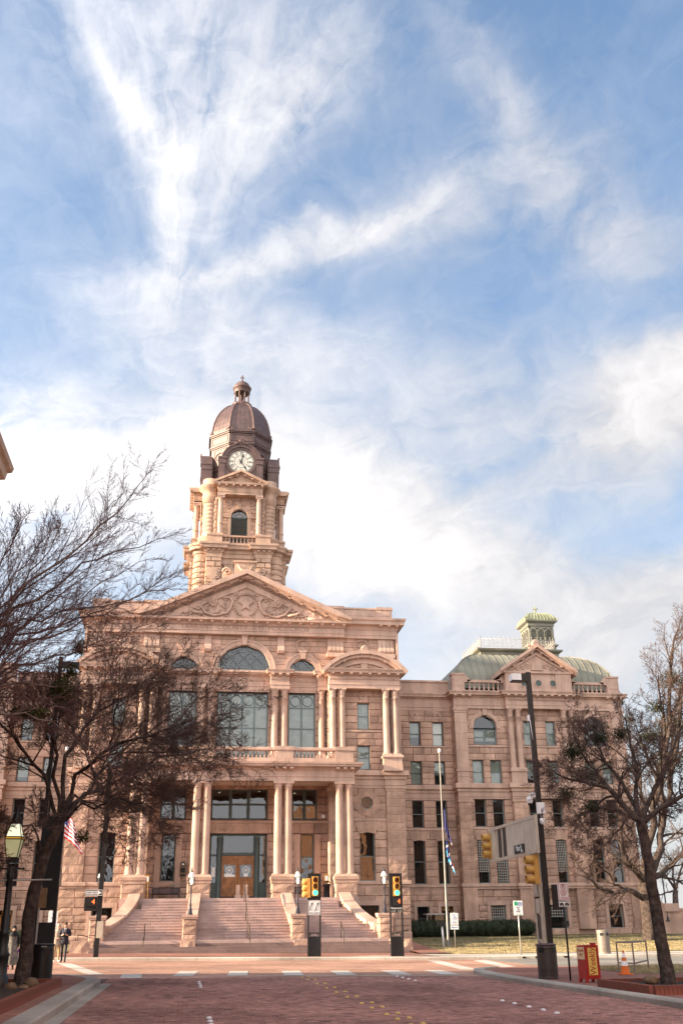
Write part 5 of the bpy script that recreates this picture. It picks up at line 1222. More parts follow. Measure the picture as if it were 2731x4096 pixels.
# stage 2: belfry with columns, louvred arches and small gables
for k in range(4):
    M = rot4(k); pd = MB(); pd.M = M
    for q in (-1, 1):
        a, b = sorted((q*1.64, q*3.2)); pd.box(a, b, -D+.15, -3.4, 37.0, 37.25); pd.box(a+.04, b-.04, -D+.2, -3.4, 37.25, 37.95); pd.box(a-.02, b+.02, -D+.12, -3.4, 37.95, 38.14)
    part('belfry_pedestal', pd, GT)
    bl = MB(); bl.M = M; bl.box(-1.64, 1.64, -D+.35, -D+.7, 37.0, 37.2); bl.box(-1.64, 1.64, -D+.3, -D+.75, 37.88, 38.04); part('belfry_rail', bl, GT)
    if k == 0:
        bm2 = baluster_mesh(.68, .095)
        for i in range(8): link('baluster', bm2, court, M @ Vector((-1.5+3.0*(i+.5)/8, -D+.52, 37.2)))
    wl_ = MB(); wl_.M = M; WYB = -3.75
    wall(-2.6, 2.6, 37.0, 42.7, WYB, [(-.86, .86, 37.6, 40.42), ('arch', 0, 40.42, .86)], .45, .7, True, M, rest, .03, .02)
    wl_.ring(0, 40.42, .86, 1.2, WYB-.12, WYB+.2, 0, 180, 9, .005, rg=wr); wl_.prism([(-.16, 41.2), (.16, 41.2), (.2, 41.85), (-.2, 41.85)], WYB-.22, WYB+.1)
    for q in (-1, 1):
        a, b = sorted((q*.86, q*1.16)); wl_.box(a, b, WYB-.12, WYB+.2, 37.2, 40.25); wl_.box(min(q*.84, q*1.75), max(q*.84, q*1.75), WYB-.16, WYB+.2, 40.25, 40.42); wl_.ring(q*1.2, 41.95, .22, .32, WYB-.08, WYB+.1, 0, 360, 16)
    part('belfry_arch', wl_, GT)
    fr = MB(); fr.M = M; fr.ring(0, 40.42, .76, .86, WYB+.18, WYB+.3, 0, 180, 14); fr.ring(0, 40.42, .36, .4, WYB+.2, WYB+.26, 0, 180, 12)
    for i in range(1, 6): a = math.pi*i/6; fr.tube([(.38*math.cos(a), WYB+.23, 40.42+.38*math.sin(a)), (.78*math.cos(a), WYB+.23, 40.42+.78*math.sin(a))], .02, 4)
    fr.box(-.86, -.76, WYB+.18, WYB+.3, 37.4, 40.42); fr.box(.76, .86, WYB+.18, WYB+.3, 37.4, 40.42); fr.box(-.86, .86, WYB+.18, WYB+.3, 40.3, 40.46)
    fo = part('belfry_window', fr, FRAMED); g_ = MB(); g_.M = M; g_.add([(.8*math.cos(math.pi*i/14), WYB+.25, 40.46+.78*math.sin(math.pi*i/14)) for i in range(15)], [tuple(range(15))]); g_.build('pane', GLASS, fo)
    if k in (0, 1, 3):
        lm = MB()
        for j in range(17):
            z = 37.55+j*.162; lm.add([(-.76, .0, .0), (.76, .0, .0), (.76, .12, .11), (-.76, .12, .11), (-.76, .02, -.02), (.76, .02, -.02), (.76, .14, .09), (-.76, .14, .09)], [(0, 1, 2, 3), (7, 6, 5, 4), (0, 4, 5, 1)]) if j == 0 else None
        lmm = bpy.data.meshes.new('louvre_slat'); lmm.from_pydata(lm.v, [], lm.f); lmm.materials.append(FRAMED)
        for j in range(17): link('louvre_slat', lmm, fo, M @ Vector((0, WYB+.16, 37.55+j*.162)), k*math.pi/2)
    for q in (-1, 1):
        p = M @ Vector((q*1.95, -D+.5, 0)); column(p.x, p.y, 38.14, 42.5, .26, 'i', .22, .4)
        for bnd in (39.25, ): 
            b_ = MB(); b_.lathe(p.x, p.y, [(.26, bnd), (.31, bnd+.03), (.31, bnd+.12), (.26, bnd+.15)], 18); part('column_band', b_, GT)
    en = MB(); en.M = M; en.box(-2.28, 2.28, -D+.18, -3.3, 42.5, 42.62)
    en.sweep([(-2.28, -3.3), (-2.28, -D+.2), (2.28, -D+.2), (2.28, -3.3)], [(0, 42.5), (0, 42.75), (.04, 42.78), (0, 42.82), (0, 43.25), (.06, 43.3), (.1, 43.45), (.42, 43.52), (.46, 43.72), (-.3, 43.74)])
    part('belfry_entablature', en, GT)
    for i in range(7): link('modillion', BRS, court, M @ Vector((-2.2+4.4*i/6, -D+.12, 43.3)), k*math.pi/2)
    ga = MB(); ga.M = M; ga.prism([(-2.3, 43.72), (2.3, 43.72), (0, 44.85)], -D+.22, -2.8)
    for q in (-1, 1):
        for (o0, o1, yf2) in ((-.2, .05, -D-.3), (-.36, -.2, -D+.02)):
            pts = [(q*2.78, 43.8+o0), (0, 45.12+o0), (0, 45.12+o1), (q*2.78, 43.8+o1)]; ga.prism(pts if q < 0 else pts[::-1], yf2, -2.8)
    part('belfry_gable', ga, GT)
    for q in (-1, 1):
        for i in range(3): x = 1.9-.75*i; o = link('modillion', BRS, court, M @ Vector((q*x, -D+.15, 43.82+(2.78-x)*.475-.52)), k*math.pi/2)
    for i in range(14):
        pass
for k in range(4):
    q = [(-1, -1), (1, -1), (1, 1), (-1, 1)][k]; cx, cy = q[0]*3.0, TYC+q[1]*3.0
    t = MB(); t.lathe(cx, cy, [(1.15, 37.0), (1.15, 37.9), (1.2, 37.95), (1.2, 38.1), (.8, 38.12), (.8, 38.3), (.72, 38.35)]+[q for j in range(8) for q in ((.72, 38.38+j*.44), (.72, 38.78+j*.44), (.695, 38.79+j*.44), (.695, 38.81+j*.44))]+[(.72, 41.9), (.8, 41.95), (.82, 42.3), (.86, 42.35), (.86, 42.8), (.82, 42.85), (.82, 43.25), (1.15, 43.45), (1.2, 43.7), (1.24, 43.75), (1.24, 43.85), (.85, 43.9), (.85, 44.6), (.8, 44.62), (0, 44.65)], 28)
    part('belfry_turret', t, GT)
    for j in range(10):
        z = 38.6+j*.33
        pass
# strips of quoins beside each turret
qs = MB()
for k in range(4):
    qs.M = rot4(k)
    for q in (-1, 1):
        for j in range(10):
            z0 = 38.15+j*.43; w = .22 if j % 2 else .34; a, b = sorted((q*2.28, q*(2.28+w))); block_geo(qs, (a, b, a, b, z0, z0+.43, -3.95, .05, .03, True, wr.uniform(-.08, .08)))
qs.M = None; stuff(part('belfry_quoins', qs, GT))
# stage 3: octagonal clock stage in brown metal
def octa(a, rot=0.0):
    r = a/math.cos(math.pi/8); return [(r*math.cos(math.pi/8+i*math.pi/4+rot), TYC+r*math.sin(math.pi/8+i*math.pi/4+rot)) for i in range(8)]
OC = octa(1.0)
def oct_sweep(m, prof, **k): m.sweep(octa(.001), [(p, z) for p, z in prof], closed=True, **k)
cs_ = MB(); cs_.plan(octa(3.1), 43.7, 49.2)
part('clock_stage', cs_, DOMEL)
bd = MB()
for (a, z0, z1) in ((3.2, 46.3, 46.5), (3.2, 48.95, 49.1), (3.3, 49.1, 49.25), (3.2, 49.25, 50.35), (3.32, 50.35, 50.5), (3.42, 50.5, 50.62), (3.3, 50.62, 50.75)): bd.plan(octa(a), z0, z1)
part('drum', bd, DOMEL)
pn = MB()
for k in range(8):
    pn.M = Matrix.Translation((0, TYC, 0)) @ Matrix.Rotation(k*math.pi/4, 4, 'Z')
    for (x0, x1, z0, z1, yy) in ((-1.12, 1.12, 49.4, 50.2, -3.2),):
        t = .06; pn.box(x0, x1, yy-.05, yy, z0, z0+t); pn.box(x0, x1, yy-.05, yy, z1-t, z1); pn.box(x0, x0+t, yy-.05, yy, z0, z1); pn.box(x1-t, x1, yy-.05, yy, z0, z1)
    if k % 2:   # diagonal sides: panels and oval medallions
        for (x0, x1, z0, z1, yy) in ((-.85, .85, 44.3, 46.2, -3.1), (-.85, .85, 46.7, 48.8, -3.1)):
            t = .07; pn.box(x0, x1, yy-.05, yy, z0, z0+t); pn.box(x0, x1, yy-.05, yy, z1-t, z1); pn.box(x0, x0+t, yy-.05, yy, z0, z1); pn.box(x1-t, x1, yy-.05, yy, z0, z1)
        pn.tube([(.62*math.cos(2*math.pi*i/18), -3.14, 47.9+.42*math.sin(2*math.pi*i/18)) for i in range(19)], .06, 5)
pn.M = None; part('drum_panels', pn, DOMEL)
NUM = ['XII', 'I', 'II', 'III', 'IV', 'V', 'VI', 'VII', 'VIII', 'IX', 'X', 'XI']
ZC, RC, CF = 46.62, 1.36, -4.0
for k in range(4):
    M = rot4(k); b = MB(); b.M = M
    b.box(-2.2, 2.2, CF+.12, -2.9, 43.7, 46.2)
    b.prism([(-1.95, 46.2), (1.95, 46.2)]+[(1.95*math.cos(math.pi*i/18), 46.55+1.95*math.sin(math.pi*i/18)) for i in range(19)], CF+.12, -2.9)
    for q in (-1, 1):
        a, c = sorted((q*1.62, q*2.3)); b.box(a, c, CF-.08, -3.0, 43.7, 46.3); b.box(a-.06, c+.06, CF-.16, -3.0, 46.3, 46.42); b.box(a-.04, c+.04, CF-.12, -3.0, 46.42, 46.85); b.box(a-.1, c+.1, CF-.22, -3.0, 46.85, 47.05); b.box(a+.12, c-.12, CF-.12, CF, 44.2, 46.1)
    b.ring(0, 46.62, 1.62, 1.98, CF-.1, -3.0, 4, 176, 15, .006); b.ring(0, 46.62, 1.95, 2.1, CF-.18, -3.0, 8, 172, 24); b.ring(0, ZC, RC, RC+.26, CF+.02, -3.2, 0, 360, 36)
    for q in range(5): a = R(50+20*q); b.tube([(0, CF-.2, 48.68), (.42*math.cos(a), CF-.24, 48.68+.42*math.sin(a))], [.06, .1], 5)
    for q in (-1, 1): b.tube([(q*(.25+.3*t), CF-.2, 48.66-.03*t+.12*math.sin(t*5)) for t in (0, .3, .6, .9, 1.2, 1.5)], .07, 5)
    cb = part('clock_surround', b, DOMEL)
    f = MB(); f.M = M; f.add([(RC*math.cos(2*math.pi*i/48), CF+.1, ZC+RC*math.sin(2*math.pi*i/48)) for i in range(48)], [tuple(range(48))]); f.build('clock_face', CLOCKW, cb)
    r2 = MB(); r2.M = M
    for (a, c) in ((1.3, 1.34), (1.18, 1.205), (.68, .71)): r2.ring(0, ZC, a, c, CF+.07, CF+.095, 0, 360, 60)
    for i in range(60):
        a = 2*math.pi*i/60; r2.tube([(1.19*math.cos(a), CF+.085, ZC+1.19*math.sin(a)), (1.32*math.cos(a), CF+.085, ZC+1.32*math.sin(a))], .012 if i % 5 else .03, 4)
    for i in range(12):
        a = 2*math.pi*i/12; r2.tube([(.12*math.cos(a), CF+.085, ZC+.12*math.sin(a)), (.69*math.cos(a), CF+.085, ZC+.69*math.sin(a))], .008, 4)
    r2.build('clock_dial', BLK, cb)
    if k in (0, 1, 3):
        for i in range(12):
            a = math.pi/2-2*math.pi*i/12; w = (M @ Matrix.Translation((.945*math.cos(a), CF+.085, ZC+.945*math.sin(a))) @ Matrix.Rotation(-(a-math.pi/2), 4, 'Y') @ Matrix.Rotation(math.pi/2, 4, 'X'))
            t = text('numeral', NUM[i], .50, BLK, cb, (0, 0, 0), ext=.008, sx=.62); t.matrix_local = w @ Matrix.Diagonal((.62, 1, 1, 1))
    hd_ = MB(); hd_.M = M
    def hand(ang, L, w, tail):
        c, s_ = math.sin(ang), math.cos(ang); u = (c, s_); v = (s_, -c)
        pts = [(-tail, w*.6), (-tail, -w*.6), (L*.55, -w*.5), (L*.66, -w*1.5), (L*.8, -w*.6), (L, 0), (L*.8, w*.6), (L*.66, w*1.5), (L*.55, w*.5)]
        hd_.prism([(u[0]*a+v[0]*b_, ZC+u[1]*a+v[1]*b_) for a, b_ in pts], CF+.03, CF+.06)
    hand(2*math.pi*.41, 1.22, .055, .3); hand(2*math.pi*.040, .98, .075, .25); hd_.ring(0, ZC, .0, .11, CF+.02, CF+.07, 0, 360, 12)
    hd_.build('clock_hands', BLK, cb)
# dome with ribs, crown ring, lantern and finial
dp = [(3.12, 50.75), (3.1, 51.2), (3.04, 51.7), (2.9, 52.4), (2.68, 53.1), (2.38, 53.75), (2.0, 54.3), (1.6, 54.75), (1.25, 55.0)]
dm = MB()
for (a, z) in dp: pass
vs_ = []; fs = []
for (a, z) in dp: vs_ += [(x, y, z) for x, y in octa(a)]
for j in range(len(dp)-1):
    for i in range(8): fs.append((j*8+i, j*8+(i+1) % 8, (j+1)*8+(i+1) % 8, (j+1)*8+i))
dm.add(vs_, fs); part('dome', dm, DOME)
for i in range(8):
    rb = MB(); rb.tube([(octa(a)[i][0], octa(a)[i][1], z) for a, z in dp], [.11]*5+[.1]*4, 6); part('dome_rib', rb, DOMEL)
    sc = MB(); p = octa(3.2)[i]; u = Vector((p[0], p[1]-TYC, 0)).normalized(); t_ = Vector((-u.y, u.x, 0))
    for q in (-1, 1): sc.tube([Vector((p[0], p[1], 50.85))+t_*q*(.1+.16*t)+Vector((0, 0, .16*math.sin(t*3.2))) for t in (0, .4, .8, 1.2, 1.6, 2.0)], .06, 5)
    sc.ball((p[0], p[1], 51.0), .15, n=7, m=5); part('dome_scroll', sc, DOMEL)
sm = MB()
for k in range(8):
    A = [octa(a)[k] for a, z in dp]; B = [octa(a)[(k+1) % 8] for a, z in dp]
    for f in (.2, .4, .6, .8): sm.tube([(A[j][0]+(B[j][0]-A[j][0])*f, A[j][1]+(B[j][1]-A[j][1])*f, dp[j][1]) for j in range(len(dp))], .018, 4)
part('dome_seams', sm, DOME)
cg = MB(); cg.lathe(0, TYC, [(1.3, 54.85), (1.34, 55.0), (1.2, 55.1), (1.05, 55.2), (1.12, 55.25), (1.12, 55.4), (.98, 55.45), (.9, 55.55)], 28)
for i in range(26): a = 2*math.pi*i/26; cg.ball((1.2*math.cos(a), TYC+1.2*math.sin(a), 55.14), .075, n=6, m=4)
part('crown_ring', cg, DOMEL)
for i in range(8):
    a = 2*math.pi*(i+.5)/8; c = MB(); c.lathe(.78*math.cos(a), TYC+.78*math.sin(a), [(.12, 55.5), (.12, 55.62), (.085, 55.66), (.075, 56.75), (.12, 56.82), (.12, 56.9)], 8); part('lantern_column', c, DOMEL)
lt = MB(); lt.lathe(0, TYC, [(.9, 56.9), (.92, 56.95), (.92, 57.35), (1.0, 57.4), (1.04, 57.5), (1.04, 57.58), (.9, 57.62), (.88, 57.7), (.84, 57.9), (.7, 58.12), (.48, 58.3), (.22, 58.4), (.1, 58.45), (.08, 58.6), (0, 58.62)], 28); part('lantern_roof', lt, DOMEL)
li = MB(); li.lathe(0, TYC, [(.3, 55.5), (.22, 55.7), (.2, 56.9)], 12); part('lantern_core', li, DOMEL)
fn = MB(); fn.tube([(0, TYC, 58.5), (0, TYC, 59.3)], [.06, .03], 6); fn.ball((0, TYC, 58.7), .1, n=8, m=6)
for q in (-1, 1): fn.tube([(0, TYC, 58.85), (q*.16, TYC, 58.9), (q*.22, TYC, 59.02), (q*.12, TYC, 59.08)], .04, 5)
fn.prism([(-.07, 58.95), (0, 58.85), (.07, 58.95), (.09, 59.1), (0, 59.38), (-.09, 59.1)], TYC-.03, TYC+.03); part('finial', fn, DOMEL)

# ---------------------------------------------------------------- solid masses behind the fronts
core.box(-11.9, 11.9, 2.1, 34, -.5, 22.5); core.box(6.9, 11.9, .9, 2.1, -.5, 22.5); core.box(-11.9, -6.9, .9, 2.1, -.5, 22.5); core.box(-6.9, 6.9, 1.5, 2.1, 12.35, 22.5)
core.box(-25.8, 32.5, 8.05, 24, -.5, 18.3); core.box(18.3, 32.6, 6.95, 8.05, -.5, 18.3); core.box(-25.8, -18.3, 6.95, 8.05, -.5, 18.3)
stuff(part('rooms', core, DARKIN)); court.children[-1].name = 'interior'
side.box(12.0, 12.15, .3, 34, -.5, 23); side.box(-12.15, -12.0, .3, 34, -.5, 23); side.box(-12.1, 12.1, 33.9, 34.1, -.5, 24)
side.box(-12.1, 12.1, 1.2, 34, 23.0, 24.2)
side.box(32.65, 32.9, 6.5, 26, -.5, 19.5); side.box(12, 32.8, 7.7, 26, 18.3, 19.85); side.box(-26, -12, 7.7, 26, 18.3, 19.85); side.box(-26, 33, 25.9, 26, -.5, 19.8); side.box(-26.2, -25.9, 6.3, 26, -.5, 19.9)
side.box(-12.1, -6.75, .3, .9, 12.2, 12.3); side.box(6.75, 12.1, .3, .9, 12.2, 12.3)
part('outer_wall', side, GS)
stuff(part('base_ledge', trim, GS))
# ---- 300 rock-faced blocks as objects, the rest joined
BLOCKS.sort(key=lambda b: -((b[0][1]-b[0][0])*(b[0][5]-b[0][4])))
for i, (B, M) in enumerate(BLOCKS):
    if i < 300:
        m = MB(); m.M = M; block_geo(m, B); part('stone_block', m, GR)
    else: rest.M = M; block_geo(rest, B); rest.M = None
stuff(part('stone_courses', rest, GR))

# ================================================================ ENTRANCE STAIRCASE
stair = thing('entrance_staircase', 'broad pink granite entrance stairs with curved cheek walls below the courthouse portico', 'stairs', (X0, Y0, 0))
def zl(x): return gz(x+X0)+.15
nU, zbot = 15, .82; yt, tread = -4.05, .335
rise = (LZ-zbot)/nU
sr = random.Random(3)
for i in range(1, nU+1):
    z = LZ-rise*i+rise; y0 = yt-tread*i; hw = 7.0+1.75*min(1, max(0, (y0+3.95)/-4.45))**1.5-.25 if i > 3 else 6.45
    segs = []
    for (a, b) in ((-hw, -3.2), (-3.2, 3.2), (3.2, hw)):
        L = b-a; n = 3 if L > 5 else 2; c = [a]+[a+L*(j+sr.uniform(-.18, .18))/n for j in range(1, n)]+[b]; segs += list(zip(c, c[1:]))
    zt_ = LZ-rise*i
    for a, b in segs:
        m = MB(); g_ = .006; to = sr.uniform(-.07, .07); m.box(a+g_, b-g_, y0+.03, y0+tread+.12, zt_-.3, zt_-.035, to); m.box(a+g_, b-g_, y0, y0+tread+.12, zt_-.035, zt_, to); m.build('step', STEP, stair)
yb = yt-tread*(nU+1)-.35
m = MB(); m.box(-9.2, 9.2, yb+.02, yt-tread*nU+.1, -.1, zbot-.01); m.build('step_base', STEP, stair)
for j in range(4):
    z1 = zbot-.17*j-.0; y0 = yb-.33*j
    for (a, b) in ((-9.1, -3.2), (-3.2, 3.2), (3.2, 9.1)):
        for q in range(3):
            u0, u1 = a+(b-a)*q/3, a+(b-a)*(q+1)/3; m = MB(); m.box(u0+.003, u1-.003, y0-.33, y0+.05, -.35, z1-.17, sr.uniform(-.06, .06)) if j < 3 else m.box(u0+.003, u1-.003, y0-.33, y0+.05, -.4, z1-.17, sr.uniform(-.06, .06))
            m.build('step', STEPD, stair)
# the riser face of the top low step is dressed dark
# cheek walls: inner ones straight in plan, outer ones swing outwards; top edge sweeps down
def cheek(xf, y0, y1, z0, z1, w, name):
    m = MB(); n = 12; L = []; Rr_ = []
    for i in range(n+1):
        t = i/n; y = y0+(y1-y0)*t; z = z1+(z0-z1)*(1-(1-t)**1.4)
        x = xf(t); L.append((x-w/2, y, z)); Rr_.append((x+w/2, y, z))
    vs_ = []; fs = []
    for a, b in zip(L, Rr_): vs_ += [a, b, (b[0], b[1], -.3), (a[0], a[1], -.3)]
    for i in range(n):
        o = i*4; fs += [(o, o+4, o+5, o+1), (o+1, o+5, o+6, o+2), (o+3, o+7, o+4, o)]
    fs += [(0, 1, 2, 3), (n*4+3, n*4+2, n*4+1, n*4)]
    m.add(vs_, fs); ch = m.build(name, GR, stair)
    c = MB(); vs_ = []; fs = []; e = .06
    for a, b in zip(L, Rr_): vs_ += [(a[0]-e, a[1], a[2]+.10), (b[0]+e, b[1], b[2]+.10), (b[0]+e, b[1], b[2]-.08), (a[0]-e, a[1], a[2]-.08)]
    for i in range(n):
        o = i*4; fs += [(o, o+4, o+5, o+1), (o+1, o+5, o+6, o+2), (o+3, o+7, o+4, o), (o+2, o+6, o+7, o+3)]
    fs += [(0, 1, 2, 3), (n*4+3, n*4+2, n*4+1, n*4)]
    c.add(vs_, fs); c.build('coping', GS, ch)
    # joints of the wall stones on the flanks
    return ch
LAMPS = []
for s in (-1, 1):
    cheek(lambda t: s*(3.02+.30*t), -3.95, -8.4, 1.75, 3.55, .62, 'cheek_wall')
    cheek(lambda t: s*(7.0+1.75*t**1.5), -3.95, -8.35, 1.55, 3.55, .66, 'cheek_wall')
    for (px, wd) in ((3.32, .8), (8.85, .86)):
        p = MB(); y0, y1 = -9.15, -8.3; x = s*px; zz = [-.3, .75, 1.15, 1.62, 2.02]
        for a, b in zip(zz, zz[1:]):
            for k in range(4):
                p.M = Matrix.Translation((x, (y0+y1)/2, 0)) @ Matrix.Rotation(k*math.pi/2, 4, 'Z'); block_geo(p, (-wd/2, wd/2, -wd/2, wd/2, a, b, -wd/2, .05, .04, True, sr.uniform(-.06, .06)))
        p.M = None; pe = p.build('lamp_pedestal', GR, stair)
        c = MB(); c.box(x-wd/2-.07, x+wd/2+.07, y0-.05, y1+.05, 2.02, 2.12); c.box(x-wd/2-.1, x+wd/2+.1, y0-.08, y1+.08, 2.12, 2.26); c.build('cap', GS, pe)
        LAMPS.append((x+X0, Y0+(y0+y1)/2, 2.26))
    for (px, wd) in ((3.38, .95), (9.55, 1.5)):
        m = MB(); x = s*px; n = 3
        z0, z1 = -.35, .86-(.0 if s < 0 else .1)
        for k in range(4):
            M_ = Matrix.Translation((x, -9.78, 0)) @ Matrix.Rotation(k*math.pi/2, 4, 'Z'); w2 = wd/2 if k % 2 == 0 else .55; dd = .55 if k % 2 == 0 else wd/2
            m.M = M_; vs_ = []; rg = random.Random(px*10+k+s)
            for j in range(4):
                for i in range(5):
                    u = -1+2*i/4; t = j/3; sc = 1-.14*t; e = rg.uniform(-.03, .05) if 0 < i < 4 and 0 < j < 3 else 0
                    vs_.append((u*w2*sc, -dd*sc-e, z0+(z1-z0)*t))
            m.add(vs_, [(j*5+i, j*5+i+1, (j+1)*5+i+1, (j+1)*5+i) for j in range(3) for i in range(4)])
        m.M = None; sc = .86; m.add([(x-wd/2*sc, -9.78-.55*sc, z1), (x+wd/2*sc, -9.78-.55*sc, z1), (x+wd/2*sc, -9.78+.55*sc, z1), (x-wd/2*sc, -9.78+.55*sc, z1)], [(0, 1, 2, 3)])
        m.build('rough_hewn_block', GR, stair)
# handrails
def rail(pts, posts, name='handrail'):
    m = MB(); m.tube(pts, .028, 6)
    for (a, b) in posts: m.tube([a, b], .024, 6)
    return m.build(name, BRONZE, stair)
for xr in (-6.0, 6.0): 
    rail([(xr, -10.35, 1.0), (xr, -9.0, 1.75), (xr, -8.75, 1.78)], [((xr, -10.3, .0), (xr, -10.3, 1.0)), ((xr, -9.0, .8), (xr, -9.0, 1.75))])
for xr in (.3, ):
    rail([(xr, -10.4, .95), (xr, -9.2, 1.7), (xr, -9.0, 1.7)], [((xr, -10.35, -.1), (xr, -10.35, .95)), ((xr, -9.2, .7), (xr, -9.2, 1.7))])
    rail([(xr-.1, -9.1, 1.8), (xr-.1, -4.4, 4.25), (xr-.1, -3.6, 4.3)], [((xr-.1, y, LZ+(y+4.05)/.335*rise-.05), (xr-.1, y, LZ+(y+4.05)/.335*rise+.95)) for y in (-8.9, -6.8, -4.4)])
po = MB(); po.box(-.32, -.06, -3.5, -3.2, LZ, LZ+.85); po.box(.2, .46, -3.5, -3.2, LZ, LZ+.85); po.box(-.4, .02, -3.58, -3.12, LZ, LZ+.2); po.box(.12, .54, -3.58, -3.12, LZ, LZ+.2); po.build('rail_post', GS, stair)
for s in (-1, 1): rail([(s*9.3, -9.3, 1.1), (s*10.3, -9.0, 1.25)], [((s*9.9, -9.1, .0), (s*9.9, -9.1, 1.15))])

# ================================================================ GROUND, STREETS, PAVEMENTS
def ground_mat(name, col, col2, sc, bump, mode=None, rough=0.9):
    m = bpy.data.materials.new(name); m.use_nodes = True; t = m.node_tree; n = t.nodes; l = t.links; b = n['Principled BSDF']
    b.inputs['Roughness'].default_value = rough; b.inputs['Specular IOR Level'].default_value = .2
    tcn = n.new('ShaderNodeTexCoord'); ns = n.new('ShaderNodeTexNoise'); ns.inputs['Scale'].default_value = sc; ns.inputs['Detail'].default_value = 7; ns.inputs['Roughness'].default_value = .65
    l.new(tcn.outputs['Object'], ns.inputs['Vector'])
    rp = n.new('ShaderNodeValToRGB'); rp.color_ramp.elements[0].position = .3; rp.color_ramp.elements[1].position = .72
    rp.color_ramp.elements[0].color = (*col2, 1); rp.color_ramp.elements[1].color = (*col, 1); l.new(ns.outputs['Fac'], rp.inputs[0])
    out = rp.outputs[0]; h = ns.outputs['Fac']
    n2 = n.new('ShaderNodeTexNoise'); n2.inputs['Scale'].default_value = .25; n2.inputs['Detail'].default_value = 4; l.new(tcn.outputs['Object'], n2.inputs['Vector'])
    mr = n.new('ShaderNodeMapRange'); mr.inputs[1].default_value = .3; mr.inputs[2].default_value = .7; mr.inputs[3].default_value = .62; mr.inputs[4].default_value = 1.22; l.new(n2.outputs['Fac'], mr.inputs[0])
    mx = n.new('ShaderNodeMix'); mx.data_type = 'RGBA'; mx.blend_type = 'MULTIPLY'; mx.inputs['Factor'].default_value = 1; l.new(out, mx.inputs['A']); l.new(mr.outputs[0], mx.inputs['B']); out = mx.outputs['Result']
    if mode == 'tone':
        at = n.new('ShaderNodeAttribute'); at.attribute_name = 'tone'; ad = n.new('ShaderNodeMath'); ad.inputs[1].default_value = 1; l.new(at.outputs['Fac'], ad.inputs[0])
        mx = n.new('ShaderNodeMix'); mx.data_type = 'RGBA'; mx.blend_type = 'MULTIPLY'; mx.inputs['Factor'].default_value = 1; l.new(out, mx.inputs['A']); l.new(ad.outputs[0], mx.inputs['B']); out = mx.outputs['Result']
    if mode == 'brick':
        bt = n.new('ShaderNodeTexBrick'); bt.inputs['Scale'].default_value = 1; bt.inputs['Brick Width'].default_value = .21; bt.inputs['Row Height'].default_value = .105; bt.inputs['Mortar Size'].default_value = .006
        bt.inputs['Color1'].default_value = (.75, .75, .75, 1); bt.inputs['Color2'].default_value = (1.2, 1.15, 1.1, 1); bt.inputs['Mortar'].default_value = (.55, .5, .48, 1); l.new(tcn.outputs['Object'], bt.inputs['Vector'])
        mx = n.new('ShaderNodeMix'); mx.data_type = 'RGBA'; mx.blend_type = 'MULTIPLY'; mx.inputs['Factor'].default_value = 1; l.new(out, mx.inputs['A']); l.new(bt.outputs['Color'], mx.inputs['B']); out = mx.outputs['Result']
    l.new(out, b.inputs['Base Color'])
    bp = n.new('ShaderNodeBump'); bp.inputs['Strength'].default_value = bump; bp.inputs['Distance'].default_value = .02; l.new(h, bp.inputs['Height']); l.new(bp.outputs[0], b.inputs['Normal'])
    MATS[name] = m; return m
BRK = ground_mat('street_brick', (.365, .20, .17), (.26, .138, .118), 9, .3, 'tone')
BRKJ = ground_mat('brick_joint_sand', (.12, .068, .058), (.085, .05, .044), 20, .3)
BRKF = ground_mat('paver_brick_far', (.47, .285, .215), (.37, .215, .16), 5, .3, 'brick')
SIDEB = ground_mat('sidewalk_brick', (.34, .165, .125), (.25, .12, .092), 6, .3, 'brick')
CONC = ground_mat('kerb_concrete', (.42, .375, .32), (.31, .27, .23), 5, .5)
CONCL = ground_mat('pale_concrete', (.58, .51, .43), (.47, .41, .345), 4, .3)
ASPH = ground_mat('weathered_asphalt', (.26, .24, .215), (.20, .185, .165), 6, .4)
EARTH = ground_mat('earth', (.075, .05, .035), (.04, .028, .02), 14, 1.0)
LAWNM = ground_mat('dry_lawn_soil', (.27, .22, .125), (.17, .14, .08), 10, .8)
GENG = ground_mat('town_ground', (.28, .25, .21), (.22, .2, .17), 1.0, .2)
PAINT = ground_mat('white_paver_band', (.58, .52, .46), (.46, .41, .36), 12, .3)
def sheet(name, pts, h, m, thick=0.0, zf=None, parent=None):
    """flat sheet following the cross fall of the ground; cut where the fall changes"""
    bm = bmesh.new(); vs_ = [bm.verts.new((x, y, 0)) for x, y in pts]; bm.faces.new(vs_)
    xs = [p[0] for p in pts]; ys = [p[1] for p in pts]
    for c in (-20.0, 14.0):
        if min(xs) < c < max(xs): bmesh.ops.bisect_plane(bm, geom=bm.verts[:]+bm.edges[:]+bm.faces[:], plane_co=(c, 0, 0), plane_no=(1, 0, 0))
    if zf:
        y = min(ys)+1.0
        while y < max(ys): bmesh.ops.bisect_plane(bm, geom=bm.verts[:]+bm.edges[:]+bm.faces[:], plane_co=(0, y, 0), plane_no=(0, 1, 0)); y += 1.5
    for v in bm.verts: v.co.z = (zf(v.co.x, v.co.y) if zf else gz(v.co.x))+h
    if thick:
        r = bmesh.ops.extrude_face_region(bm, geom=bm.faces[:])
        for e in r['geom']:
            if isinstance(e, bmesh.types.BMVert): e.co.z -= thick
        bmesh.ops.recalc_face_normals(bm, faces=bm.faces[:])
    else:
        bmesh.ops.recalc_face_normals(bm, faces=bm.faces[:])
        for f in bm.faces:
            if f.normal.z < 0: f.normal_flip()
    me = bpy.data.meshes.new(name); bm.to_mesh(me); bm.free(); me.materials.append(m)
    return link(name, me, parent)
gr = struct(sheet('ground', [(-2500, -600), (2500, -600), (2500, 3500), (-2500, 3500)], -.10, GENG))
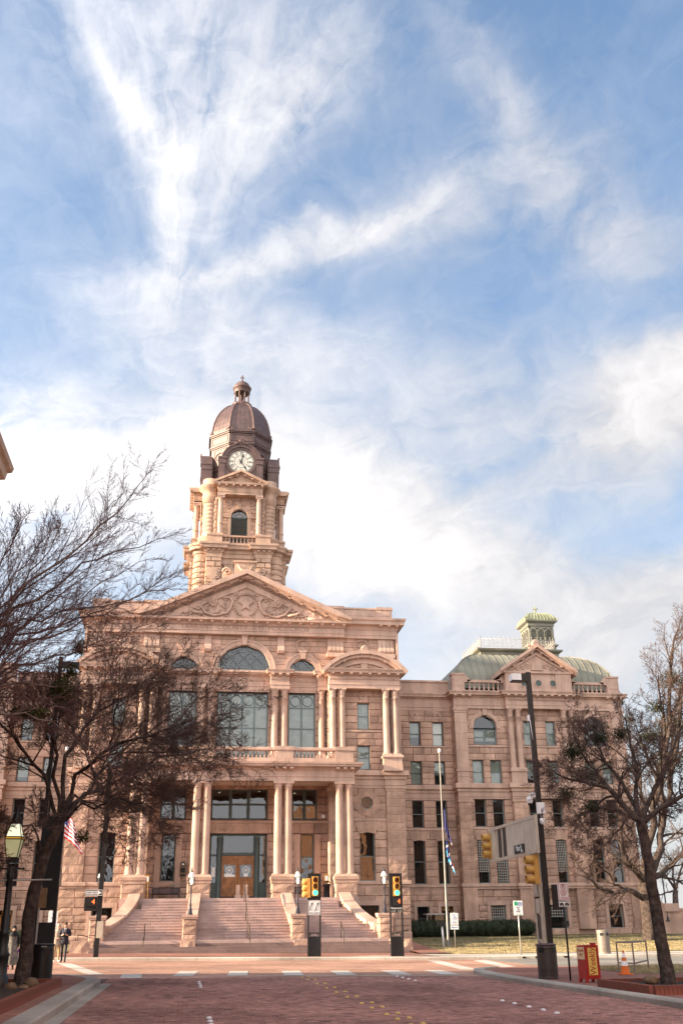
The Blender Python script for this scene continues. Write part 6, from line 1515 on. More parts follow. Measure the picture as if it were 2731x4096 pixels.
street = struct(sheet('street', [(-3.4, -14), (11.2, -14), (11.2, 37.6), (-3.4, 37.6)], -.012, BRKJ))
cross_ = struct(sheet('cross_street', [(-80, 37.0), (15.5, 37.0), (15.5, 56.4), (-80, 56.4)], -.004, BRKF))
east = struct(sheet('street_pavement', [(15.5, 43.2), (90, 43.2), (90, 56.4), (15.5, 56.4)], -.005, ASPH))
# bricks: the nearest three hundred one by one, the others joined
br = random.Random(21); bl_, bw = .212, .104
rows = []
y = 15.0; k = 0
while y < 37.3: rows.append((y, k)); y += bw; k += 1
near = []; far = []
for (y, k) in rows:
    x = -2.42-(bl_/2 if k % 2 else 0)-br.uniform(0, .03)
    while x < 10.5:
        a, b = max(x, -2.42), min(x+bl_, 10.45)
        if b-a > .04: (near if 18.55 <= y < 19.15 and len(near) < 300 and 0 < x < 10.4 else far).append((a, b, y))
        x += bl_
def brick_arrays(lst):
    V = []; F = []; T = []
    for (a, b, y) in lst:
        g_ = .005; h = br.uniform(-.004, .004); z0 = -.02; e = .006
        t0, t1 = br.uniform(-.002, .002), br.uniform(-.002, .002); o = len(V); xa, xb, ya, yb_ = a+g_, b-g_, y+g_, y+bw-g_
        za, zb_ = gz(xa), gz(xb)
        V += [(xa, ya, za+z0), (xb, ya, zb_+z0), (xb, yb_, zb_+z0), (xa, yb_, za+z0), (xa+e, ya+e, za+h+t0), (xb-e, ya+e, zb_+h+t1), (xb-e, yb_-e, zb_+h-t0), (xa+e, yb_-e, za+h-t1)]
        F += [(o, o+1, o+5, o+4), (o+1, o+2, o+6, o+5), (o+2, o+3, o+7, o+6), (o+3, o, o+4, o+7), (o+4, o+5, o+6, o+7)]
        tone = br.gauss(0, .2)+(-.3 if br.random() < .06 else 0); T += [tone]*5
    return V, F, T
def brick_obj(name, lst, parent):
    V, F, T = brick_arrays(lst); me = bpy.data.meshes.new(name); me.from_pydata(V, [], F); me.materials.append(BRK)
    at = me.attributes.new('tone', 'FLOAT', 'FACE'); at.data.foreach_set('value', T); return link(name, me, parent)
stuff(brick_obj('brick_courses', far, street))
for q in near: brick_obj('brick', [q], street)
# painted / inlaid pale bands of the crossings
def band(name, pts, h=.006): return sheet(name, pts, h, PAINT, parent=cross_ if pts[0][1] > 37 else street)
for cx in (-.05, 1.85, 3.85, 5.75, 7.75, 9.5): band('crossing_band', [(cx-.35, 38.6), (cx+.35, 38.6), (cx+.62, 42.6), (cx-.1, 42.6)])
sheet('crossing_band', [(-2.1, 37.2), (-1.4, 37.2), (-1.5, 40.4), (-2.2, 40.4)], .006, PAINT, parent=cross_)
band('crossing_band', [(-3.35, 39.7), (-2.8, 39.9), (-5.3, 52.6), (-5.9, 52.4)]); band('crossing_band', [(-6.9, 39.7), (-6.3, 39.7), (-8.6, 52.6), (-9.2, 52.4)])
band('crossing_band', [(11.0, 42.8), (11.7, 42.8), (12.9, 54.6), (12.2, 54.6)]); band('crossing_band', [(13.2, 43.4), (13.9, 43.4), (15.3, 54.4), (14.6, 54.4)])
band('crossing_band', [(2.5, 38.05), (10.3, 37.7), (10.3, 37.95), (2.5, 38.3)])
# raised lane dots
ORD = ['nearest', 'second nearest', 'third nearest', 'fourth nearest', 'fifth nearest', 'sixth nearest', 'seventh nearest', 'eighth nearest', 'ninth nearest', 'tenth nearest', 'farthest']
def dots(col, pts, nm, label):
    m = MB(); m.lathe(0, 0, [(.055, 0), (.054, .012), (.042, .026), (.02, .034), (0, .036)], 12, caps=False); me = bpy.data.meshes.new(nm); me.from_pydata(m.v, [], m.f); me.materials.append(col); me.polygons.foreach_set('use_smooth', m.sm)
    for i, (x, y) in enumerate(pts):
        o = link(nm, me, None, (x, y, gz(x)+.004), 0, (1.05, 1.05, 1.05)); tag(o, label % ORD[i if len(pts) < 12 else i//2] if len(pts) < 12 else label % (ORD[i//2], ('left', 'right')[i % 2]), 'road stud', nm.replace('_', ' ')+'s set in the brick street')
YEL = mat('yellow_ceramic', (.50, .33, .11), .4, .08, 8); WHC = mat('white_ceramic', (.62, .60, .62), .4, .05, 8)
yp = []
for (y, n) in ((19.0, 0), (20.2, 0), (21.3, 0), (23.0, 0), (24.3, 0), (26.5, 0), (28.4, 0), (30.4, 0), (32.6, 0), (35.0, 0), (36.8, 0)): yp += [(3.93, y), (4.2, y+.25)]
dots(YEL, yp, 'yellow_road_stud', '%s yellow road stud in the %s file of the double row')
dots(WHC, [(.5, 18.9), (.5, 19.5), (.5, 20.2), (.5, 20.9), (.48, 31.2), (.48, 32.2), (.47, 33.2), (.47, 34.2)], 'white_road_stud', '%s white road stud in the left lane line')
dots(WHC, [(7.34, 21.2), (7.33, 22.0), (7.32, 22.9), (7.31, 23.9), (7.3, 24.8), (7.29, 34.3), (7.28, 35.3), (7.28, 36.3), (7.27, 37.2)], 'white_lane_stud', '%s white road stud in the right lane line')
# left pavement with kerb stones and brick paving
def rail_kerb(name, pts, w, h, seglen, m, parent, gap=.008):
    """kerb stones along a line; w to the left of travel"""
    P = [Vector((x, y)) for x, y in pts]
    for a, b in zip(P, P[1:]):
        L = (b-a).length; n = max(1, round(L/seglen)); d = (b-a).normalized(); nrm = Vector((-d.y, d.x))
        for i in range(n):
            s0 = a+d*(L*i/n+gap); s1 = a+d*(L*(i+1)/n-gap); k = MB(); e = .035
            q = [s0, s1, s1+nrm*w, s0+nrm*w]; vs_ = [(p.x, p.y, gz(p.x)-.08) for p in q]+[(p.x, p.y, gz(p.x)+h-e) for p in q]
            ins = [s0+nrm*e*1.2, s1+nrm*e*1.2, s1+nrm*w, s0+nrm*w]; vs_ += [(p.x, p.y, gz(p.x)+h) for p in ins]
            k.add(vs_, [(0, 1, 5, 4), (1, 2, 6, 5), (2, 3, 7, 6), (3, 0, 4, 7), (4, 5, 9, 8), (5, 6, 10, 9), (6, 7, 11, 10), (7, 4, 8, 11), (8, 9, 10, 11)], br.uniform(-.06, .06)); k.build(name, m, parent)
walkL = struct(sheet('left_pavement', [(-7.7, -14), (-2.82, -14), (-2.82, 33.9), (-3.2, 35.2), (-4.2, 36.4), (-6, 37.2), (-30, 37.2), (-30, 36.5), (-7.7, 36.5)], .15, SIDEB, .2))
rail_kerb('kerb_stone', [(-2.40, 12), (-2.42, 33.2), (-2.7, 34.6), (-3.5, 36.1), (-5.0, 37.1), (-12, 37.5)], .42, .16, 2.1, CONC, walkL)
sheet('gutter', [(-2.42, 12), (-2.12, 12), (-2.12, 33.6), (-2.42, 33.6)], .006, CONC, parent=walkL)
# right pavement
walkR = struct(sheet('right_pavement', [(10.85, -14), (40, -14), (40, 43.1), (13.2, 43.1), (11.6, 41.6), (10.85, 39.4), (10.6, 33.2), (10.7, 28)], .10, SIDEB, .2))
rail_kerb('kerb_stone', [(11.9, 42.0), (11.0, 40.9), (10.55, 39.3), (10.25, 36.5), (10.18, 33.3), (10.25, 30), (10.42, 22.2), (10.5, 10)], .42, .14, 2.3, CONC, walkR)
# north pavement in front of the stairs
walkN = struct(sheet('north_pavement', [(-80, 56.1), (13.6, 56.1), (13.6, 66.3), (-80, 66.3)], .14, SIDEB, .2))
apron = struct(sheet('concrete_pavement', [(13.6, 56.1), (90, 56.1), (90, 60.2), (16.5, 60.2), (13.6, 62.5)], .142, CONCL, .2))
rail_kerb('kerb_stone', [(90, 55.9), (20, 55.9), (-60, 55.9)][::-1], .28, .15, 2.4, CONCL, walkN)
for x in (17.8, 18.5, 19.3, 20.1): 
    m = MB(); m.box(x-.09, x+.09, 55.86, 55.95, gz(x)+.02, gz(x)+.1); m.build('drain_slot', BLK, walkN)
sheet('ramp_band', [(8.2, 57.2), (13.5, 57.2), (13.5, 58.2), (10.5, 58.6)], .147, CONCL, parent=walkN)
# lawn rising to the walls
def lawn_z(x, y): 
    t = min(max((y-60.2)/19.0, 0), 1); return gz(x)+.15+.72*t*t*(3-2*t)*.98
lawn = struct(sheet('lawn', [(15.2, 62.3), (17, 60.25), (90, 60.25), (90, 83), (15.2, 83)], 0.0, LAWNM, 0, lawn_z))
struct(sheet('brick_path', [(13.6, 62.4), (15.25, 62.4), (15.25, 83), (13.6, 83)], .01, SIDEB, 0, lambda x, y: lawn_z(x, y)))
lawnL = struct(sheet('left_lawn', [(-80, 66.2), (-7.0, 66.2), (-7.0, 83), (-80, 83)], 0.0, LAWNM, 0, lambda x, y: gz(x)+.15+.6*min(max((y-66.2)/13, 0), 1)))
# grass blades (uncountable)
def grass(name, n, rect, zf, label, cols, hgt=.05):
    rg = np.random.default_rng(5); x = rg.uniform(rect[0], rect[1], n); y = rg.uniform(rect[2], rect[3], n); a = rg.uniform(0, 6.28, n); h = rg.uniform(.5, 1.5, n)*hgt; w = .012
    lx, ly = rg.normal(0, .03, n), rg.normal(0, .03, n); z = np.array([zf(q, r) for q, r in zip(x, y)])
    V = np.empty((n, 3, 3)); V[:, 0] = np.stack([x-np.cos(a)*w, y-np.sin(a)*w, z], 1); V[:, 1] = np.stack([x+np.cos(a)*w, y+np.sin(a)*w, z], 1); V[:, 2] = np.stack([x+lx, y+ly, z+h], 1)
    me = bpy.data.meshes.new(name); me.vertices.add(3*n); me.loops.add(3*n); me.polygons.add(n)
    me.vertices.foreach_set('co', V.reshape(-1)); me.loops.foreach_set('vertex_index', np.arange(3*n, dtype=np.int32)); me.polygons.foreach_set('loop_start', np.arange(0, 3*n, 3, dtype=np.int32)); me.polygons.foreach_set('loop_total', np.full(n, 3, dtype=np.int32)); me.update()
    at = me.attributes.new('tone', 'FLOAT', 'FACE'); at.data.foreach_set('value', rg.normal(0, .2, n).astype(np.float32)); me.materials.append(cols); o = link(name, me); stuff(o); tag(o, label, 'grass'); return o
GRASS = mat('dry_grass', (.34, .275, .155), .9, .3, 1.2, spec=.1); GRASS2 = mat('green_grass', (.165, .145, .08), .9, .3, 1.2, spec=.1)
grass('grass', 60000, (15.3, 34, 60.5, 70), lawn_z, 'dry yellow winter grass of the lawn in front of the right wing', GRASS)
grass('grass', 50000, (15.3, 36, 68, 82), lawn_z, 'greener winter grass close to the wall of the right wing', GRASS2)
vz = lambda x, y: gz(x)+.12
verge = struct(sheet('verge', [(15.2, 35.6), (24, 35.6), (24, 41.6), (15.6, 41.6)], .11, LAWNM))
grass('grass', 14000, (15.3, 22, 35.7, 41.5), vz, 'patch of dry grass on the corner beside the bicycle rack', GRASS, .06)
# planting beds edged with brick
def planter(name, label, x0, x1, y0, y1, seed):
    t = thing(name, label, 'planter', ((x0+x1)/2, (y0+y1)/2, gz((x0+x1)/2)+.1)); ox, oy = (x0+x1)/2, (y0+y1)/2; rg = random.Random(seed)
    EB = MATS.get('edging_brick') or mat('edging_brick', (.23, .075, .05), .8, .2, 5, .3, 20)
    m = MB(); nseg = 14; vs_ = []; fs = []
    for j in range(nseg+1):
        for i in range(nseg+1): vs_.append((x0-ox+.1+(x1-x0-.2)*i/nseg, y0-oy+.1+(y1-y0-.2)*j/nseg, .13+rg.uniform(-.02, .05)))
    for j in range(nseg):
        for i in range(nseg): fs.append((j*(nseg+1)+i, j*(nseg+1)+i+1, (j+1)*(nseg+1)+i+1, (j+1)*(nseg+1)+i))
    m.add(vs_, fs); m.build('soil', EARTH, t)
    bm_ = MB(); bm_.box(-.05, .05, -.1, .1, 0, .22); me = bpy.data.meshes.new('edging_brick'); me.from_pydata(bm_.v, [], bm_.f); me.materials.append(EB)
    def run(a, b, rz):
        L = math.dist(a, b); n = int(L/.108)
        for i in range(n): f = (i+.5)/n; link('edging_brick', me, t, (a[0]+(b[0]-a[0])*f-ox, a[1]+(b[1]-a[1])*f-oy, rg.uniform(-.006, .006)), rz)
    run((x0, y0), (x1, y0), 0); run((x0, y1), (x1, y1), 0); run((x0, y0), (x0, y1), math.pi/2); run((x1, y0), (x1, y1), math.pi/2)
    return t
planter('planter', 'brick edged bed of dark soil under the leaning tree on the right pavement', 11.05, 14.0, 24.9, 28.2, 1)
planter('planter', 'brick edged bed of dark soil under the tree by the left lamp post', -5.6, -3.25, 20.0, 29.5, 2)
ROCK = mat('field_stone', (.22, .14, .085), .9, .25, 4, .6, 10)
def rock(x, y, z, r, label, seed):
    rg = random.Random(seed); m = MB(); m.ball((0, 0, r*.45), r*1.1, r*.8, r*.6, 9, 6, .14, rg); o = m.build('rock', ROCK, None, (x, y, z)); tag(o, label, 'rock'); o.rotation_euler = (0, 0, rg.uniform(0, 3))
rock(11.9, 26.9, .1, .2, 'small brown stone left of the leaning right tree trunk', 1); rock(12.75, 26.3, .1, .26, 'larger brown stone right of the leaning right tree trunk', 2)
rock(-3.7, 27.9, .22, .24, 'brown stone between left tree trunk and black litter bin', 3); rock(-4.0, 26.6, .22, .2, 'rounded stone in front of the left tree trunk', 4); rock(-4.6, 24.9, .22, .3, 'big stone in the left bed under the lamp post', 5); rock(-3.75, 26.9, .22, .13, 'smallest stone in the left bed beside the rounded one', 6)

# ================================================================ HEDGE, LEFT BUILDING
HEDM = mat('hedge_leaf', (.026, .036, .017), .7, .35, 3.0, spec=.25); HEDT = mat('twig_brown', (.06, .045, .035), .9, .2, 5)
def leaf_cloud(ells, n, size, rg, spread=.35):
    """many leaf-sized quads through the outer volume of ellipsoids"""
    V = []; F = []; T = []
    tot = sum(e[3]*e[4]*e[5] for e in ells)
    for e in ells:
        k = int(n*e[3]*e[4]*e[5]/tot)
        d = rg.normal(size=(k, 3)); d /= np.linalg.norm(d, axis=1)[:, None]; r = 1-spread*rg.random(k)**1.5
        P = np.array(e[:3])+d*np.array(e[3:])*r[:, None]
        a = rg.normal(size=(k, 3)); a /= np.linalg.norm(a, axis=1)[:, None]; b = np.cross(a, d); b /= np.linalg.norm(b, axis=1)[:, None]+1e-9
        s_ = size*rg.uniform(.6, 1.4, k)[:, None]; o = len(V)
        q = np.stack([P-a*s_, P+b*s_*.5, P+a*s_, P-b*s_*.5], 1).reshape(-1, 3); V.append(q); T.append(np.repeat(rg.normal(0, .22, k), 1))
    Q = np.concatenate(V); n4 = len(Q)//4; return Q, np.arange(len(Q)).reshape(-1, 4), np.concatenate(T)
def leaf_obj(name, Q, F, T, m, parent=None, loc=None):
    me = bpy.data.meshes.new(name); me.from_pydata(Q.tolist(), [], F.tolist()); me.materials.append(m); at = me.attributes.new('tone', 'FLOAT', 'FACE'); at.data.foreach_set('value', T.astype(np.float32)); return link(name, me, parent, loc)
def hedge(label, xs, y, h, w, seed):
    rg = np.random.default_rng(seed); t = thing('hedge', label, 'hedge', (xs[0], y, lawn_z(xs[0], y) if xs[0] > 0 else .4)); ells = []; x = 0
    while x < xs[1]-xs[0]: ells.append((x, rg.uniform(-.15, .15), h*.5, .72, w*rg.uniform(.9, 1.1), h*.55*rg.uniform(.92, 1.08))); x += .62
    leaf_obj('foliage', *leaf_cloud(ells, int(3600*len(ells)*.9), .035, rg, .3), HEDM, t)
    c = MB(); 
    for e in ells: c.ball(e[:3], e[3]*.82, e[4]*.82, e[5]*.85, 10, 7)
    c.build('inner_foliage', HEDM, t)
    return t
hedge('clipped dark green hedge along the foot of the right wing', (16.5, 25.6), 77.6, 1.15, .75, 3)
hedge('clipped dark green hedge beside the people at the left edge', (-16.5, -9.5), 74.5, 1.1, .75, 4)
BLB = ground_mat('red_building_brick', (.20, .075, .055), (.13, .05, .04), 3, .4)
TERRA = mat('cornice_stone', (.42, .30, .22), .8, .1, 1.5)
bt_ = thing('brick_building', 'dark red brick building with pale cornice at the upper left edge', 'building', (-8.3, 37.4, 0.5))
m = MB(); m.box(-22, 0, -52, 0, 0, 17.2); m.build('wall', BLB, bt_)
m = MB(); m.sweep([(0, -52), (0, 0), (-22, 0)], [(0, 0), (.1, .05), (.1, .3), (.35, .45), (.4, .75), (.55, .85), (.6, 1.05), (-.4, 1.1)]); o = m.build('cornice', TERRA, bt_); o.location = (0, 0, 17.2)
bd_ = MB(); 
for j in range(6):
    for k in range(11): bd_.box(.0, .05, -50+j*9+k*.62, -49.7+j*9+k*.62, 16.5, 16.9)
bd_.build('corbel_course', BLB, bt_)
for fl in range(4):
    for k in range(11):
        y = -3-4.5*k; z = 2.0+fl*4.0; m = MB(); m.box(-.02, .06, y-.75, y+.75, z-.15, z); m.box(-.02, .05, y-.75, y+.75, z+2.3, z+2.6); w = m.build('window_trim', TERRA, bt_)
        g_ = MB(); g_.add([(.015, y-.65, z), (.015, y+.65, z), (.015, y+.65, z+2.3), (.015, y-.65, z+2.3)], [(0, 1, 2, 3)]); g_.build('pane', DARKIN, w)
# out of frame: the block across the street, seen only in window reflections
TANB = ground_mat('tan_building_brick', (.42, .20, .10), (.34, .16, .08), 2, .3)
bo = thing('office_building', 'tan brick office block on the right side of the street behind the viewer', 'building', (24, -5, 0))
m = MB(); m.box(0, 40, -50, 22, 0, 21); m.build('wall', TANB, bo)
m = MB(); m.box(-.3, 40.3, -50.3, 22.3, 21, 22); m.build('cornice', TERRA, bo)
for fl in range(5):
    for k in range(8):
        z = 1.5+fl*4; x = 2.5+k*4.6; m = MB(); m.box(x-.9, x+.9, 21.98, 22.05, z, z+2.4); m.build('window', DARKIN, bo)

# west of the square, out of frame: the tall annex that keeps the front of the courthouse in shade
an = thing('annex_building', 'tall pale stone annex west of the courthouse square outside the view', 'building', (-62, 84, 0))
m = MB(); m.box(-24, 0, -13.5, 26, 0, 46); m.build('wall', TERRA, an)
m = MB(); m.box(-24.4, .4, -13.9, 26.4, 46, 47); m.build('cornice', TERRA, an)
for fl in range(10):
    for k in range(8): m = MB(); m.box(0, .05, -11.5+k*4.6, -9.5+k*4.6, 2+fl*4.3, 4.6+fl*4.3); m.build('window', DARKIN, an)

# ================================================================ STREET FURNITURE
SIGY = mat('signal_yellow', (.52, .28, .07), .45, .08, 6); ALU = mat('bronze_aluminium', (.50, .43, .35), .5, .08, 5, metal=.1); STEEL = mat('brushed_steel', (.45, .43, .40), .4, .08, 6, metal=.6)
GALV = mat('galvanised_sign_back', (.25, .16, .09), .5, .15, 5, metal=.3); PLW = mat('white_plastic', (.8, .78, .78), .4, .03, 5)
REDL = mat('red_lens', (.10, .006, .004), .25, spec=.5); AMBL = mat('amber_lens', (.13, .045, .008), .25, spec=.5)
GRNL = mat('green_lens_lit', (.1, .8, .6), .3, emit=((.05, 1.0, .55), .75)); DIG = mat('countdown_digit_lit', (.9, .2, .05), .5, emit=((1.0, .10, .015), .8))
SIGNW = mat('sign_white', (.76, .74, .72), .5, .03, 5); INK = mat('sign_black', (.015, .015, .015), .6); REDI = mat('sign_red', (.45, .03, .04), .5); BLUI = mat('sign_blue', (.03, .12, .38), .5); GRNI = mat('sign_green', (.02, .33, .13), .5)
def lens_set(parent, x, y, z, d, pitch, lit):
    for i, (mm, nm) in enumerate(((REDL, 'red_lens'), (AMBL, 'amber_lens'), (GRNL if lit else REDL, 'green_lens'))):
        zc = z-pitch*i; l_ = MB(); n = 20
        vs_ = []; fs = []
        for j in range(4):
            r = d*(1-j/3.2) if j < 3 else 0.0
            for k in range(n): a = 2*math.pi*k/n; vs_.append((x+r*math.cos(a), y-.012*j, zc+r*math.sin(a)))
        for j in range(3):
            for k in range(n): fs.append((j*n+k, j*n+(k+1) % n, (j+1)*n+(k+1) % n, (j+1)*n+k))
        l_.add(vs_, fs, 0, True); l_.build(nm, mm, parent)
        v = MB(); v.ring(x, zc, d, d*1.12, y-.16, y, 0, 360, 24); v.build('visor', SIGY, parent)
def side_heads(parent, x, y, zt, pitch, r, toward=-1, n3=3):
    """three-lens head turned sideways: housings with long cut-away visors pointing along x"""
    for i in range(n3):
        z = zt-pitch*i; m = MB(); m.M = Matrix.Translation((x, y, z)) @ Matrix.Rotation(toward*math.pi/2, 4, 'Y')
        m.lathe(0, 0, [(r*1.0, -.04), (r*1.05, 0), (r*1.0, .1), (r*.98, .26), (r*.9, .26), (r*.9, .06), (0, .05)], 20, caps=False); m.M = None
        m.build('visor', SIGY, parent)
    m = MB(); a = sorted((x-toward*.0, x-toward*.16)); m.box(a[0], a[1], y-r*1.05, y+r*1.05, zt-pitch*(n3-1)-r*1.15, zt+r*1.15); m.build('signal_housing', SIGY, parent)
def pylon(name, label, x, y, W, H, panels):
    t = thing(name, label, 'traffic light', (x, y, gz(x)+.14)); w = W/2
    for q in (-1, 1): m = MB(); m.box(q*w-.035, q*w+.035, -.09, .09, 0, H); m.build('post', BLK, t)
    m = MB(); m.box(-w-.035, w+.035, -.09, .09, H, H+.03); m.box(-w+.035, w-.035, -.07, .07, 0, .35); m.box(-w+.035, w-.035, -.05, .05, .35, .98); m.box(-w+.035, w-.035, -.07, .07, 1.12, 1.17); m.tube([(-w+.1, 0, 1.0), (-w+.1, 0, 1.15)], .03, 5); m.tube([(w-.1, 0, 1.0), (w-.1, 0, 1.15)], .03, 5); m.build('base_box', BLK, t)
    for (z0, z1) in panels: m = MB(); m.box(-w+.035, w-.035, -.05, .06, z0, z1); m.build('backplate', BLK, t)
    return t
pa_ = pylon('signal_pylon', 'black frame traffic signal on green with turn arrow sign before the stairs', 6.77, 57.3, .64, 4.1, [(2.78, 4.1)])
m = MB(); m.box(-.14, .21, -.16, -.05, 2.98, 3.98); m.build('signal_housing', SIGY, pa_); lens_set(pa_, .035, -.17, 3.8, .135, .325, True); side_heads(pa_, -.38, 0, 3.72, .32, .15)
def signplate(parent, x0, x1, z0, z1, y, border=INK, face=None, name='sign_plate'):
    m = MB(); m.box(x0, x1, y, y+.02, z0, z1); p = m.build(name, face or SIGNW, parent)
    if border is not None:
        b = MB(); e = .018; q = .012
        for (a, c, d, f) in ((x0+e, x1-e, z0+e, z0+e+q), (x0+e, x1-e, z1-e-q, z1-e), (x0+e, x0+e+q, z0+e, z1-e), (x1-e-q, x1-e, z0+e, z1-e)): b.box(a, c, y-.004, y, d, f)
        b.build('sign_border', border, p)
    return p
def arrow_pts(): pass
sp_ = signplate(pa_, -.33, .33, 2.04, 2.76, -.1)
a = MB(); a.box(-.006, .006, -.106, -.1, 2.08, 2.35)
for ox in (-.16, .16):
    pts = [(ox-.08, -.103, 2.25), (ox-.08, -.103, 2.4), (ox-.05, -.103, 2.5), (ox+.02, -.103, 2.58)]; a.tube(pts, .018, 4); a.prism([(ox+.09, 2.66), (ox-.03, 2.62), (ox+.05, 2.54)], -.106, -.1)
a.build('turn_arrow', INK, sp_)
for ox in (-.17, .17): text('lettering', 'ONLY', .105, INK, sp_, (ox, -.103, 2.13), sx=.85)
pb_ = pylon('signal_pylon', 'black frame traffic signal on green with street name and red countdown', 11.25, 57.3, .64, 4.15, [(2.18, 4.15)])
m = MB(); m.box(-.14, .21, -.16, -.05, 3.0, 4.0); m.build('signal_housing', SIGY, pb_); lens_set(pb_, .035, -.17, 3.82, .135, .325, True)
m = MB(); m.box(-.16, .22, -.2, -.05, 2.52, 2.95); cb_ = m.build('countdown_box', BLK, pb_); text('digit', '4', .34, DIG, cb_, (.13, -.205, 2.73))
m = MB(); m.box(-.33, .33, -.12, -.05, 2.18, 2.48); sb_ = m.build('street_name_panel', INK, pb_); text('lettering', 'Weatherford St', .155, PAPER, sb_, (0, -.124, 2.39), sx=.62); text('lettering', '\u2190W 100', .085, PAPER, sb_, (-.18, -.124, 2.24), sx=.8); text('lettering', 'E 100\u2192', .085, PAPER, sb_, (.19, -.124, 2.24), sx=.8)
# tall pole with mast-arm panel on the right corner
tp_ = thing('traffic_signal_pole', 'tall black pole with long signal arm and cameras on the right corner', 'traffic light', (11.47, 33.2, gz(11.47)+.1))
m = MB(); m.box(-.08, .08, -.07, .07, 0, 9.75); m.build('pole', BLK, tp_)
m = MB(); m.box(-.62, -.08, -.16, .16, 9.42, 9.66); m.box(-.6, -.1, -.14, .14, 9.40, 9.42); lu = m.build('luminaire', BLK, tp_); m = MB(); m.box(-.64, -.3, -.17, .17, 9.44, 9.67); m.build('luminaire_cover', PLW, lu)
fr = MB()
for yy in (.1, .62): fr.box(-.2, -.1, yy-.05, yy+.05, .0, 3.9)
for z0, z1 in ((3.2, 3.9), (2.35, 2.55), (1.05, 1.12), (0.55, .72), (1.9, 2.4)): fr.box(-.2, -.11, .1, .62, z0, z1)
fr.build('lower_frame', ALU, tp_); m = MB(); m.box(-.17, -.1, .14, .6, 0, .52); m.box(-.17, -.1, .14, .6, 1.15, 1.85); m.box(-.17, -.1, .14, .6, .74, 1.02); m.build('dark_slot', BLK, tp_)
m = MB(); m.box(-.24, -.19, .2, .5, 2.45, 2.85); m.build('speaker_panel', STEEL, tp_)
ar = MB(); ar.box(-.3, -.2, -.3, 5.3, 4.82, 4.92); ar.box(-.3, -.2, -.3, 5.3, 3.72, 3.82)
for yy, w in ((-.3, .06), (.9, .04), (4.1, .04), (4.4, .05), (3.5, .05), (5.25, .06)): ar.box(-.3, -.2, yy-w/2, yy+w/2, 3.72, 4.92)
arm = ar.build('signal_arm_frame', ALU, tp_)
mat('bronze_panel', (.52, .45, .37), .55, .12, 2, metal=.0)
for q in ((-.3, .9), (.9, 3.0), (4.45, 5.2)): m = MB(); m.box(-.287, -.213, q[0]+.02, q[1]-.02, 3.8, 4.84); m.build('arm_panel', MATS['bronze_panel'], arm)
m = MB(); m.box(-.26, -.22, 3.1, 3.45, 3.8, 4.84); m.box(-.26, -.22, 3.6, 4.05, 3.8, 4.84); m.build('dark_slot', BLK, arm)
m = MB(); m.box(-.33, -.29, .95, 2.0, 3.82, 4.1); ns = m.build('street_name_panel', INK, arm); text('lettering', 'Main St', .26, PAPER, ns, (-.334, 1.47, 3.98), rot=(math.pi/2, 0, -math.pi/2), sx=.85); text('lettering', '100\u2192', .11, PAPER, ns, (-.334, 1.15, 3.86), rot=(math.pi/2, 0, -math.pi/2))
side_heads(tp_, -.34, 5.0, 4.6, .295, .135); side_heads(tp_, -.34, .1, 3.52, .295, .135)
m = MB(); m.tube([(-.1, 0, 5.62), (-.2, 0, 5.62), (-.22, 0, 5.6)], .05, 8); m.box(-.32, -.1, -.04, .04, 5.52, 5.62); m.lathe(-.3, 0, [(.08, 5.52), (.1, 5.48), (.1, 5.36), (.07, 5.3)], 14); cm = m.build('security_camera', PLW, tp_); m = MB(); m.ball((-.3, 0, 5.3), .075, n=12, m=8); m.build('camera_dome', BLK, cm)
m = MB(); m.box(-.13, .13, -.2, -.1, 4.95, 5.32); m.box(-.11, .11, -.22, -.1, 4.97, 5.3); m.build('radio_unit', PLW, tp_)
m = MB(); m.lathe(.02, -.16, [(.07, 4.82), (.09, 4.78), (.09, 4.68), (.05, 4.62)], 12); m.tube([(-.05, -.14, 4.95), (0, -.16, 4.85)], .01, 4); m.tube([(.1, -.14, 4.97), (.05, -.16, 4.85)], .01, 4); m.build('dome_camera', PLW, tp_)
m = MB(); m.box(-.14, -.08, -.06, .06, 8.05, 8.25); m.tube([(-.1, -.11, 8.05), (-.06, -.12, 7.4)], .012, 4); m.build('sensor', PLW, tp_)
m = MB(); m.box(.1, .48, -.32, -.24, 2.0, 2.75); m.build('dark_sign_box', BLK, tp_)
# left corner: black pylon seen from behind with its tall lamp pole
lp_ = thing('traffic_signal_pole', 'broad black signal pylon with tall lamp pole behind the left tree', 'traffic light', (-4.33, 34.2, gz(-4.33)+.15))
m = MB(); m.box(-.34, -.22, -.1, .1, 0, 9.9); m.build('pole', BLK, lp_); m = MB(); m.box(.24, .34, -.09, .09, 0, 4.7); m.build('post', BLK, lp_)
m = MB(); m.box(-.22, .24, -.05, .06, 1.9, 4.7); m.box(-.22, .24, -.05, .06, 0, 1.55); m.build('backplate', BLK, lp_)
m = MB(); m.box(-.22, .34, -.14, .14, 9.55, 9.72); m.build('luminaire', BLK, lp_); m = MB(); m.box(.34, .4, -.08, .08, 2.6, 3.0); m.build('button_box', ALU, lp_)
sb_ = thing('street_sign', 'bronze back of a sign on perforated post beside the left tree', 'sign', (-4.42, 36.0-2.6, gz(-4.4)+.15))
m = MB(); m.box(-.025, .025, -.02, .02, 0, 2.6); m.build('post', STEEL, sb_)
m = MB(); m.box(-.2, .2, -.045, -.025, 1.95, 2.52); m.build('sign_plate', GALV, sb_)
